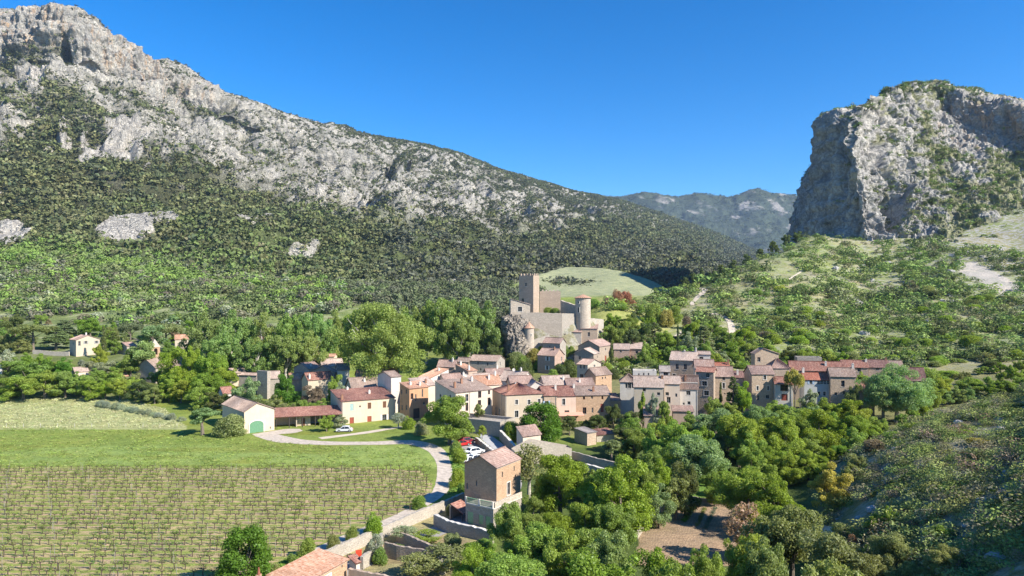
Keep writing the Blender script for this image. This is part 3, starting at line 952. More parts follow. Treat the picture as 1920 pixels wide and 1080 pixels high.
def crown_arrays(seed, shape, lobes, leaves, leaf, H=10.0):
    """crown of a tree 10 m tall; returns verts, faces, lobe centres"""
    r = np.random.default_rng(seed)
    cen, rad = [], []
    nb = {'round': 9, 'tall': 8, 'plane': 13}.get(shape, 0)
    bough = []
    for i in range(nb):
        a = i * 2.4 + r.uniform(-.4, .4)
        zz = r.uniform(-.75, .95) if i else 1.0
        cr = math.sqrt(max(0, 1 - zz * zz)) * r.uniform(.75, 1.2)
        e = {'round': (2.35, 2.9), 'tall': (1.35, 3.5), 'plane': (3.2, 2.75)}[shape]
        bough.append(np.array([math.cos(a) * cr * e[0], math.sin(a) * cr * e[0], (5.6 if shape == 'plane' else 4.7) + zz * (e[1] + (.6 if shape != 'plane' else .3)) * r.uniform(.8, 1.06)]))
    for i in range(lobes):
        if nb:
            bc = bough[i % nb]
            cen.append(bc + r.normal(size=3) * ({'round': 1.0, 'tall': .62, 'plane': 1.0}[shape]) * np.array([1, 1, .75]))
            rad.append(r.uniform(.55, 1.25) * {'round': 1.0, 'tall': .8, 'plane': .92}[shape])
            continue
        d = r.normal(size=3)
        d /= np.linalg.norm(d)
        q = r.uniform(.45, .85) ** .7
        if shape == 'round':
            d[2] = d[2] * .9 + .1
            c = np.array([0, 0, 5.6]) + d * q * np.array([3.3, 3.3, 3.2])
            s = r.uniform(.9, 1.7)
        elif shape == 'tall':
            c = np.array([0, 0, 5.5]) + d * q * np.array([2.1, 2.1, 3.8])
            s = r.uniform(.8, 1.35)
        elif shape == 'plane':
            d[2] = d[2] * .8 + .15
            c = np.array([0, 0, 6.2]) + d * (q ** .6) * np.array([4.0, 4.0, 3.0])
            s = r.uniform(.75, 1.35)
        elif shape == 'dense':
            z = r.uniform(.6, 9.0)
            a = r.uniform(0, 2 * math.pi)
            R = 3.3 * math.sqrt(max(0.02, 1 - ((z - 3.2) / 6.6) ** 2)) * .72
            c = np.array([math.cos(a) * R, math.sin(a) * R, z])
            s = r.uniform(.85, 1.25)
        elif shape == 'cypress':
            z = r.uniform(.6, 9.3)
            a = r.uniform(0, 2 * math.pi)
            R = .62 * math.sin(min(1, (10 - z) / 6.0) * 1.45) * .9
            c = np.array([math.cos(a) * R * .5, math.sin(a) * R * .5, z])
            s = max(.25, .62 * R + .2)
        elif shape == 'conifer':
            z = r.uniform(1.6, 9.4)
            a = r.uniform(0, 2 * math.pi)
            R = 3.0 * (1 - z / 10.2) ** .8 + .2
            c = np.array([math.cos(a) * R * .75, math.sin(a) * R * .75, z])
            s = r.uniform(.45, .85) * (1.25 - z / 14)
        elif shape == 'umbrella':
            a = r.uniform(0, 2 * math.pi)
            R = 4.0 * math.sqrt(r.uniform(0, 1))
            c = np.array([math.cos(a) * R, math.sin(a) * R, 8.2 - .045 * R * R + r.uniform(-.7, .5)])
            s = r.uniform(.8, 1.25)
        elif shape == 'bush':
            d[2] = abs(d[2])
            c = d * q * np.array([3.6, 3.6, 6.4]) + np.array([0, 0, 1.0])
            s = r.uniform(1.2, 2.2)
        else:   # sparse
            c = np.array([0, 0, 6]) + d * q * np.array([2.9, 2.9, 3.3])
            s = r.uniform(.6, 1.1)
        cen.append(c)
        rad.append(s)
    cen, rad = np.array(cen), np.array(rad)
    pr = rad ** 2
    li = r.choice(lobes, leaves, p=pr / pr.sum())
    d = r.normal(size=(leaves, 3))
    d[:, 2] += .25
    d /= np.linalg.norm(d, axis=1)[:, None]
    sq = np.array([1, 1, .86]) if shape in ('round', 'plane', 'umbrella', 'bush', 'dense') else np.array([1, 1, 1])
    if shape == 'conifer':
        sq = np.array([1.25, 1.25, .45])
    if shape == 'cypress':
        sq = np.array([1, 1, 1.6])
    rr = rad[li] * (r.uniform(.35, 1.12, leaves) ** .6)
    C = cen[li] + d * rr[:, None] * sq
    Nn = d + r.normal(size=(leaves, 3)) * .7
    Nn /= np.linalg.norm(Nn, axis=1)[:, None]
    C[:, 2] = np.maximum(C[:, 2], .05)
    V, Fq = leaf_quads(C, Nn, leaf, r)
    return V, Fq, cen, rad

def trunk_mesh(seed, shape, cen, name):
    r = random.Random(seed)
    b = MB()
    if shape in ('bush',):
        for i in range(4):
            a = i * 1.6 + r.uniform(-.3, .3)
            b.tube([(0, 0, 0), (math.cos(a) * .8, math.sin(a) * .8, 2.0), (math.cos(a) * 1.5, math.sin(a) * 1.5, 4.2)], [.22, .15, .05], 5)
    elif shape in ('cypress', 'conifer'):
        b.tube([(0, 0, -.3), (.03, 0, 4), (0, .03, 9.3)], [.28, .18, .03], 6)
        if shape == 'conifer':
            for c in cen[::3]:
                b.tube([(0, 0, max(.8, c[2] - .4)), tuple(c)], [.08, .02], 4, cap=False)
    else:
        top = {'round': 4.2, 'tall': 5, 'plane': 3.6, 'dense': 4, 'umbrella': 5.6}.get(shape, 3.6)
        w_ = .34 if shape == 'plane' else .27
        k1 = (r.uniform(-.25, .25), r.uniform(-.25, .25), top)
        b.tube([(0, 0, -.4), (k1[0] * .4, k1[1] * .2, top * .5), k1], [w_ * 1.35, w_, w_ * .8], 8)
        n = 13 if shape in ('plane', 'sparse') else 8
        for c in list(cen)[:n]:
            c = Vector([float(q) for q in c])
            s = Vector(k1) * r.uniform(.75, 1.0)
            m = s.lerp(c, .5) + Vector((r.uniform(-.3, .3), r.uniform(-.3, .3), r.uniform(.0, .5)))
            b.tube([s, m, c], [w_ * .5, w_ * .3, .04], 5, cap=False)
            if shape in ('plane', 'sparse'):
                for q in range(2):
                    e = c + Vector((r.uniform(-1, 1), r.uniform(-1, 1), r.uniform(.1, .9)))
                    b.tube([m.lerp(c, .5), e], [w_ * .2, .025], 4, cap=False)
    return b.mesh(name, PALEBARK if shape in ('plane', 'sparse') else BARK, smooth=True)

SHAPES = {   # shape: (variants, lobes, leaves, leaf size, default radius of a 10 m tree)
 'round': (5, 54, 15000, .31, 4.3), 'tall': (3, 48, 10000, .30, 3.0), 'plane': (4, 84, 22000, .30, 4.9), 'dense': (2, 120, 22000, .28, 3.5),
 'cypress': (2, 40, 3500, .28, .95), 'conifer': (3, 70, 6000, .34, 3.2), 'umbrella': (2, 34, 8000, .32, 4.9), 'bush': (5, 30, 8000, .42, 4.7),
 'sparse': (3, 34, 3000, .34, 3.5), 'great': (2, 190, 60000, .19, 4.9), 'big': (4, 100, 36000, .24, 4.3),
}
PROTO = {}
for si, (sh, (nv_, nl_, nf_, ls_, rad_)) in enumerate(SHAPES.items()):
    for v_ in range(nv_):
        base = {'big': 'round', 'great': 'plane'}.get(sh, sh)
        V, Fq, cen, rad = crown_arrays(100 * si + v_, base, nl_, nf_, ls_)
        cm = np_mesh('crown', V, Fq, LEAF)
        tm = trunk_mesh(100 * si + v_, base, cen, 'trunk')
        rr_ = float(np.percentile(np.hypot(V[:, 0], V[:, 1]), 98))
        zt_ = float(np.percentile(V[:, 2], 99.7))
        PROTO[(sh, v_)] = (cm, tm, rr_, zt_)

COLS = {  # leaf base colours
 'bright': (0.266, 0.381, 0.049), 'lime': (0.344, 0.441, 0.073), 'mid': (0.279, 0.386, 0.084), 'blue': (0.293, 0.400, 0.161), 'plane': (0.270, 0.369, 0.107),
 'dark': (0.164, 0.206, 0.067), 'olive': (0.301, 0.337, 0.129), 'grey': (0.358, 0.397, 0.256), 'ochre': (0.461, 0.410, 0.109), 'red': (0.422, 0.230, 0.154),
 'pine': (0.205, 0.256, 0.115), 'silver': (0.384, 0.435, 0.307), 'brown': (0.307, 0.243, 0.166), 'pink': (0.461, 0.333, 0.218), 'poplar': (0.335, 0.443, 0.162), 'deep': (0.161, 0.286, 0.041),
}
TREES = []
def plant(shape, px, Y, pytop, wpx, colr='bright', place=None, name='tree', zb=None, kind=None, group=None, label=None):
    """a tree seen at column px, distance Y, its top at row pytop, its crown wpx wide"""
    x = (px - 960) / F * Y
    z0 = gz(x, Y) if zb is None else zb
    zt = H0 - (pytop - HZ) / F * Y
    h = max(.8, zt - z0)
    R = wpx / F * Y / 2
    if shape == 'bush':
        h = min(h, R * 2.2)
    if shape in ('round', 'big') and R > .6 * h and R > 2:
        n = int(math.ceil(R / (.5 * h)))
        for k in range(n):
            f = (k + .5) / n * 2 - 1
            r1 = R / n * rnd.uniform(1.05, 1.4)
            hh = h * (1 - .22 * abs(f)) * rnd.uniform(.88, 1.03)
            xx, yy = x + f * (R - r1 * .6), Y + rnd.uniform(-.25, .25) * R
            plant_at(shape, xx, yy, gz(xx, yy) if zb is None else zb, hh, r1, colr, place, name, kind, group, label)
        return
    return plant_at(shape, x, Y, z0, h, R, colr, place, name, kind, group, label, px=px)

def plant_at(shape, x, y, z0, h, R, colr, place=None, name='tree', kind=None, group=None, label=None, px=None):
    nv_ = SHAPES[shape][0]
    cm, tm, rr_, zt_ = PROTO[(shape, rnd.randrange(nv_))]
    root = bpy.data.objects.new(name, None)
    root.empty_display_size = .5
    root.location = (x, y, z0 - .1)
    s = R / rr_
    root.scale = (s, s * rnd.uniform(.92, 1.08), h / zt_)
    root.rotation_euler = (0, 0, rnd.uniform(0, 6.28))
    col.objects.link(root)
    c = COLS[colr]
    j = rnd.uniform(.88, 1.14)
    for nm, me in (('crown', cm), ('trunk', tm)):
        if nm == 'trunk' and shape == 'bush' and R < 1.6:
            continue
        o = bpy.data.objects.new('foliage' if (nm == 'crown' and shape == 'bush') else ('stem' if nm == 'trunk' and shape == 'bush' else nm), me)
        o.color = (c[0] * j * rnd.uniform(.95, 1.06), c[1] * j, c[2] * j * rnd.uniform(.85, 1.15), 1)
        o.parent = root
        col.objects.link(o)
    TREES.append(dict(o=root, shape=shape, colr=colr, place=place, px=px if px is not None else x / y * F + 960, h=h, R=R, group=group, label=label, name=name))
    return root

# ------------------------------------------------------------------ wooded masses: one mesh of leaf clumps each
def clump_proto(seed, n, leaf, flat=.8, lob=5):
    r = np.random.default_rng(seed)
    cen = r.normal(size=(lob, 3)) * [.33, .33, .2] + [0, 0, .45]
    li = r.integers(0, lob, n)
    d = r.normal(size=(n, 3))
    d[:, 2] += .3
    d /= np.linalg.norm(d, axis=1)[:, None]
    C = cen[li] + d * .42 * [1, 1, flat]
    C[:, 2] = np.maximum(C[:, 2], .02)
    Nn = d + r.normal(size=(n, 3)) * .4
    Nn /= np.linalg.norm(Nn, axis=1)[:, None]
    V, Fq = leaf_quads(C, Nn, leaf, r)
    return V, Fq

def mass(name, pos, size, hgt, cols_, n_leaf, leaf, label, cat, mat=None, seed=1):
    r = np.random.default_rng(seed)
    protos = [clump_proto(seed * 31 + q, n_leaf, leaf) for q in range(6)]
    Vs, Cs = [], []
    which = r.integers(0, 6, len(pos))
    nq = n_leaf * 4
    for q in range(6):
        m = which == q
        if not m.any():
            continue
        V, _ = protos[q]
        a = r.uniform(0, 6.28, m.sum())
        ca, sa = np.cos(a)[:, None], np.sin(a)[:, None]
        S = size[m][:, None]
        x = (V[None, :, 0] * ca - V[None, :, 1] * sa) * S + pos[m][:, 0:1]
        y = (V[None, :, 0] * sa + V[None, :, 1] * ca) * S + pos[m][:, 1:2]
        z = V[None, :, 2] * hgt[m][:, None] + pos[m][:, 2:3]
        Vs.append(np.stack([x, y, z], -1).reshape(-1, 3))
        Cs.append(np.repeat(cols_[m], nq, axis=0))
    V = np.concatenate(Vs)
    C = np.concatenate(Cs)
    Fq = np.arange(len(V)).reshape(-1, 4)
    me = np_mesh(name, V, Fq, mat or MASSLEAF, False, {'Col': C})
    o = link(bpy.data.objects.new(name, me))
    return tag(o, label, cat, kind='stuff')

def cell_sample(G, w, n, r):
    """random points on a grid surface with weight w per vertex times cell area"""
    du = np.linalg.norm(np.diff(G, axis=1)[:-1], axis=-1)
    dv = np.linalg.norm(np.diff(G, axis=0)[:, :-1], axis=-1)
    ww = (w[:-1, :-1] * du * dv).ravel()
    idx = r.choice(len(ww), n, p=ww / ww.sum())
    i, j = np.divmod(idx, G.shape[1] - 1)
    a, b = r.uniform(0, 1, (2, n))
    p = G[i, j] * ((1 - a) * (1 - b))[:, None] + G[i, j + 1] * (a * (1 - b))[:, None] + G[i + 1, j] * ((1 - a) * b)[:, None] + G[i + 1, j + 1] * (a * b)[:, None]
    return p, i, j

def pick(cols_, probs, n, r):
    k = r.choice(len(cols_), n, p=np.array(probs) / sum(probs))
    c = np.array(cols_)[k]
    return c * r.uniform(.75, 1.3, (n, 1)) * r.uniform(.93, 1.07, (n, 3))

def build_masses():
    G, px, py, rock, cliff, scree, med, led, patch = MASS
    r = np.random.default_rng(21)
    Y = G[..., 1]
    vis = (px > -300) & (px < 1640) & (py > -20)
    yw = 1000.0 / np.maximum(Y, 500)
    # lone bushes among the rocks
    nz = fbm(G, 45, 4, .6, seed=21)
    nb = fbm(G, 160, 3, .6, seed=22)
    w = yw * (.35 + 1.5 * sstep(.45, -.15, med)) * (.5 + 1.1 * sstep(.5, .15, led)) * vis * rock * (1 - .88 * patch) * (1 - .93 * cliff) * (1 - scree) * sstep(-.34, .22, nz + .5 * nb + .1 * sstep(900, 1200, px)) * (.75 + .5 * sstep(500, 1000, px) + 1.0 * EL(px, py, 1040, 370, 190, 45))
    p, i, j = cell_sample(G, w, 120000, r)
    far = sstep(1200, 3000, p[:, 1])
    s = r.uniform(2.2, 5.6, len(p)) * (np.maximum(p[:, 1], 600) / 1100) ** .5
    c = pick([(.11, .125, .06), (.15, .17, .075), (.08, .095, .055), (.18, .175, .105)], [5, 3, 3, 1], len(p), r)
    mass('shrubbery', p - [0, 0, .4], s, s * r.uniform(.5, .85, len(p)), c, 13, .62, 'dark evergreen scrub dotted over the pale limestone of the left mountain', 'scrub', seed=1)
    # wood of the upper slope
    wood = np.clip(1 - rock * 1.25, 0, 1)
    upz = sstep(600, 660, Y) * vis
    w = yw ** 1.3 * upz * wood * (.65 + .35 * sstep(-.25, .15, nz))
    p, i, j = cell_sample(G, w, 50000, r)
    s = r.uniform(5.5, 10.5, len(p)) * (np.maximum(p[:, 1], 600) / 800) ** .4
    ppx, ppy = px[i, j], py[i, j]
    c = pick([(.135, .15, .07), (.175, .19, .085), (.10, .12, .068), (.22, .225, .115)], [5, 4, 3, 1], len(p), r)
    lt = sstep(385, 480, ppy + 130 * nb[i, j]) * sstep(760, 420, ppx) * (r.uniform(0, 1, len(p)) < .5)
    c = c * (1 - lt[:, None]) + np.array((.185, .26, .08)) * lt[:, None]
    pine = sstep(680, 760, ppx) * sstep(455, 480, ppy) * (r.uniform(0, 1, len(p)) < .6)
    c = c * (1 - pine[:, None]) + np.array((.14, .15, .105)) * pine[:, None] * r.uniform(.8, 1.2, (len(p), 1))
    mass('woods', p - [0, 0, .5], s, s * r.uniform(.65, 1.05, len(p)), c, 22, .5, 'dense dark evergreen wood covering the middle of the left mountain slope', 'wood', seed=2)
    # lower slope, larger and greener
    w = (1 - upz) * vis * sstep(430, 450, Y) * wood * (.35 + .65 * sstep(-.2, .15, fbm(G, 30, 4, seed=31)))
    p, i, j = cell_sample(G, w, 9000, r)
    s = r.uniform(3.5, 8.5, len(p))
    ppx, ppy = px[i, j], py[i, j]
    c = pick([(.14, .17, .075), (.20, .30, .075), (.22, .26, .11), (.18, .17, .12), (.23, .25, .17)], [4, 4, 2, 1.5, 1.5], len(p), r)
    gr = (sstep(-.05, .2, nb[i, j]) * sstep(700, 600, ppx))[:, None]
    c = c * (1 - .7 * gr) + np.array((.21, .32, .075)) * .7 * gr
    dk = sstep(640, 720, ppx)[:, None] * .7
    c = c * (1 - dk) + np.array((.10, .115, .075)) * dk
    mass('woods', p - [0, 0, .4], s, s * r.uniform(.55, 1.0, len(p)), c, 80, .27, 'mixed light and dark green wood along the foot of the left mountain', 'wood', seed=3)
    # far range
    G, rk = FARR
    p, i, j = cell_sample(G, (1 - .75 * rk), 16000, r)
    s = r.uniform(14, 30, len(p))
    c = pick([(.085, .11, .05), (.11, .13, .06)], [1, 1], len(p), r)
    mass('forest', p, s, s * .45, c, 7, .7, 'forest on the far blue range behind the valley', 'forest', seed=4)
    # scrub on the great rock
    G, px, py, N, soil, back, tower = ROCK
    flat = sstep(.15, .6, np.abs(N[..., 2]))
    w = (px < 2150) * (flat * .9 + .07) * sstep(-.2, .25, fbm(G, 14, 4, .6, seed=41) + .25 * soil) * (1 - .9 * back) * (1 + 1.5 * soil)
    rows = np.linspace(0, 1, G.shape[0])[:, None]
    w = w * (py > 0)
    p, i, j = cell_sample(G, w, 8000, r)
    s = r.uniform(1.2, 4.6, len(p))
    low = sstep(300, 460, py[i, j])[:, None]
    c = pick([(.11, .15, .055), (.19, .27, .075), (.24, .28, .10), (.15, .16, .09)], [4, 3, 2, 2], len(p), r)
    mass('shrubbery', p - [0, 0, .3], s, s * r.uniform(.6, .95, len(p)), c, 60, .3, 'green scrub clinging to the ledges and top of the grey rock', 'scrub', seed=5)
def ground_woods():
    r = np.random.default_rng(77)
    n = 26000
    Y = 385 * (640 / 385) ** r.uniform(0, 1, n)
    px = r.uniform(-250, 1040, n)
    X = (px - 960) / F * Y
    p3 = np.stack([X, Y, X * 0], -1)
    d = fbm(p3, 38, 4, seed=81) + .5 * sstep(400, 520, Y) - .12 + .25 * sstep(600, 750, px)
    clear = EL(px, HZ + (H0 - ground_z(X, Y)) * F / Y, 400, 522, 90, 14)
    ok = (d - .7 * clear > r.uniform(-.1, .35, n)) & ((px < 950) | (Y < 560) & (px < 1010)) 
    X, Y, px = X[ok][:4200], Y[ok][:4200], px[ok][:4200]
    p = np.stack([X, Y, ground_z(X, Y)], -1)
    s = r.uniform(3.0, 8.0, len(p))
    c = pick([(.15, .19, .075), (.21, .32, .075), (.24, .28, .12), (.19, .175, .125), (.26, .28, .19), (.10, .13, .06)], [4, 4, 2, 1.5, 1.5, 2], len(p), r)
    dk = (sstep(600, 760, px) * .75)[:, None]
    c = c * (1 - dk) + np.array((.14, .155, .10)) * dk
    mass('woods', p - [0, 0, .4], s, s * r.uniform(.6, 1.05, len(p)), c, 110, .24, 'patchy light green wood and thickets on the terraces at the foot of the left mountain', 'wood', seed=12)
build_masses()
ground_woods()
# ================================================================== buildings
ST = {
 'ochre': m_stone('ochre_stone', (.50, .385, .28)), 'brown': m_stone('brown_stone', (.40, .32, .25)), 'grey': m_stone('grey_stone', (.40, .355, .30)),
 'pink': m_stone('pink_stone', (.46, .33, .26)), 'pale': m_stone('pale_stone', (.50, .44, .36)), 'orange': m_stone('orange_stone', (.50, .34, .22)),
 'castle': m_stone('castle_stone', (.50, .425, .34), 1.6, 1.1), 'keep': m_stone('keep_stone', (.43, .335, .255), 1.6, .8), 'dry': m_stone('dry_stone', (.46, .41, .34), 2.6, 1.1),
 'cream': m_plaster('cream_plaster', (.60, .49, .37), .35), 'beige': m_plaster('beige_plaster', (.50, .42, .32), .35), 'white': m_plaster('white_plaster', (.57, .53, .47), .5),
 'terra': m_plaster('terracotta_plaster', (.50, .29, .17), .75), 'salmon': m_plaster('salmon_plaster', (.60, .45, .35), .35), 'greyp': m_plaster('grey_plaster', (.44, .42, .39), .6),
 'warm': m_plaster('warm_plaster', (.60, .50, .40), .4), 'blueg': m_plaster('blue_grey_plaster', (.43, .44, .43), .5), 'rough': m_plaster('rough_plaster', (.46, .35, .27), .9),
}
RF = {
 'rose': m_tiles('rose_tiles', (.38, .25, .205), (.45, .31, .255), (.54, .41, .34)), 'red': m_tiles('red_tiles', (.33, .15, .115), (.41, .21, .155), (.50, .32, .25)),
 'bright': m_tiles('bright_red_tiles', (.44, .15, .10), (.48, .20, .135), (.52, .29, .20)), 'pale': m_tiles('pale_tiles', (.47, .35, .29), (.56, .43, .35), (.62, .51, .43)),
 'orange': m_tiles('orange_tiles', (.52, .27, .17), (.58, .35, .24), (.62, .45, .34)), 'brown': m_tiles('brown_tiles', (.35, .245, .195), (.42, .31, .25), (.51, .41, .34)),
 'grey': m_tiles('grey_tiles', (.37, .31, .275), (.43, .37, .33), (.50, .44, .40)), 'dark': m_tiles('dark_red_tiles', (.24, .13, .115), (.31, .18, .15), (.40, .27, .23)),
}
TRIM = m_plaster('lime_trim', (.60, .56, .50), .3)
GLASS = m_plain('window_glass', (.02, .024, .03), .12, .2, 3, .5)
WOODS = {'brown': (.14, .065, .035), 'teal': (.30, .42, .40), 'blue': (.34, .44, .56), 'white': (.62, .61, .58), 'green': (.12, .26, .15), 'red': (.30, .075, .045), 'grey': (.30, .30, .29),
         'lgreen': (.26, .42, .24), 'orange': (.45, .16, .07), 'dark': (.06, .05, .045), 'scarlet': (.62, .06, .025)}
WOOD = {k: m_plain(k + '_painted_wood', v, .6, .15, 5) for k, v in WOODS.items()}
IRON = m_plain('iron', (.12, .12, .12), .5, .3, 6)
LEAD = m_plain('zinc', (.34, .35, .36), .45, .2, 5, .4, .3)

def slope(b, p00, p10, p11, p01, period=.28, amp=.045, mi=0):
    """corrugated tile slope; p00->p10 is the eave, p01/p11 above them"""
    p00, p10, p11, p01 = map(Vector, (p00, p10, p11, p01))
    W = (p10 - p00).length
    n = max(2, min(90, int(W / period))) * 2
    L = ((p01 - p00).length + (p11 - p10).length) / 2
    nrm = (p10 - p00).cross(p01 - p00)
    if nrm.length < 1e-6:
        nrm = (p10 - p00).cross(p11 - p00)
    nrm.normalize()
    if nrm.z < 0:
        nrm = -nrm
    r = random.Random(int(W * 1000) % 9973)
    nv = max(2, int(L / 1.3))
    sag = [0] + [r.uniform(-.05, .03) for _ in range(nv - 1)] + [0]
    rows = []
    for j in range(nv + 1):
        v = j / nv
        a, c = p00.lerp(p01, v), p10.lerp(p11, v)
        row = []
        for i in range(n + 1):
            u = i / n
            q = a.lerp(c, u) + nrm * ((amp if i % 2 else -amp) + sag[j] + .03 * math.sin(u * 5 + j))
            row.append(q)
        rows.append(row)
    for j in range(nv):
        for i in range(n):
            u0, u1, v0, v1 = i / n * W, (i + 1) / n * W, j / nv * L, (j + 1) / nv * L
            b.poly([rows[j][i], rows[j][i + 1], rows[j + 1][i + 1], rows[j + 1][i]], [(u0, v0), (u1, v0), (u1, v1), (u0, v1)], mi)
    d = -nrm * .13
    b.poly([p00 + d, p01 + d, p11 + d, p10 + d], mi=mi)
    for s, t in ((p00, p10), (p10, p11), (p11, p01), (p01, p00)):
        if (s - t).length > 1e-3:
            b.poly([s + d, t + d, t - nrm * .02, s - nrm * .02], mi=mi)

def wall_cells(b, o, ux, W, z0, z1, holes, inn, depth=.28):
    """rectangle o + ux*[0,W], z0..z1 with rectangular holes (u0,u1,v0,v1) and reveals going inwards"""
    us = sorted({0.0, W, *[h[0] for h in holes], *[h[1] for h in holes]})
    vs = sorted({z0, z1, *[h[2] for h in holes], *[h[3] for h in holes]})
    P_ = lambda u, z: Vector((o[0] + ux[0] * u, o[1] + ux[1] * u, z))
    for u0, u1 in zip(us[:-1], us[1:]):
        for v0, v1 in zip(vs[:-1], vs[1:]):
            um, vm = (u0 + u1) / 2, (v0 + v1) / 2
            if any(h[0] < um < h[1] and h[2] < vm < h[3] for h in holes):
                continue
            b.poly([P_(u0, v0), P_(u1, v0), P_(u1, v1), P_(u0, v1)])
    dn = Vector((inn[0], inn[1], 0)) * depth
    for u0, u1, v0, v1 in holes:
        c = [P_(u0, v0), P_(u1, v0), P_(u1, v1), P_(u0, v1)]
        for a, d in zip(c, c[1:] + c[:1]):
            b.poly([a, d, d + dn, a + dn])

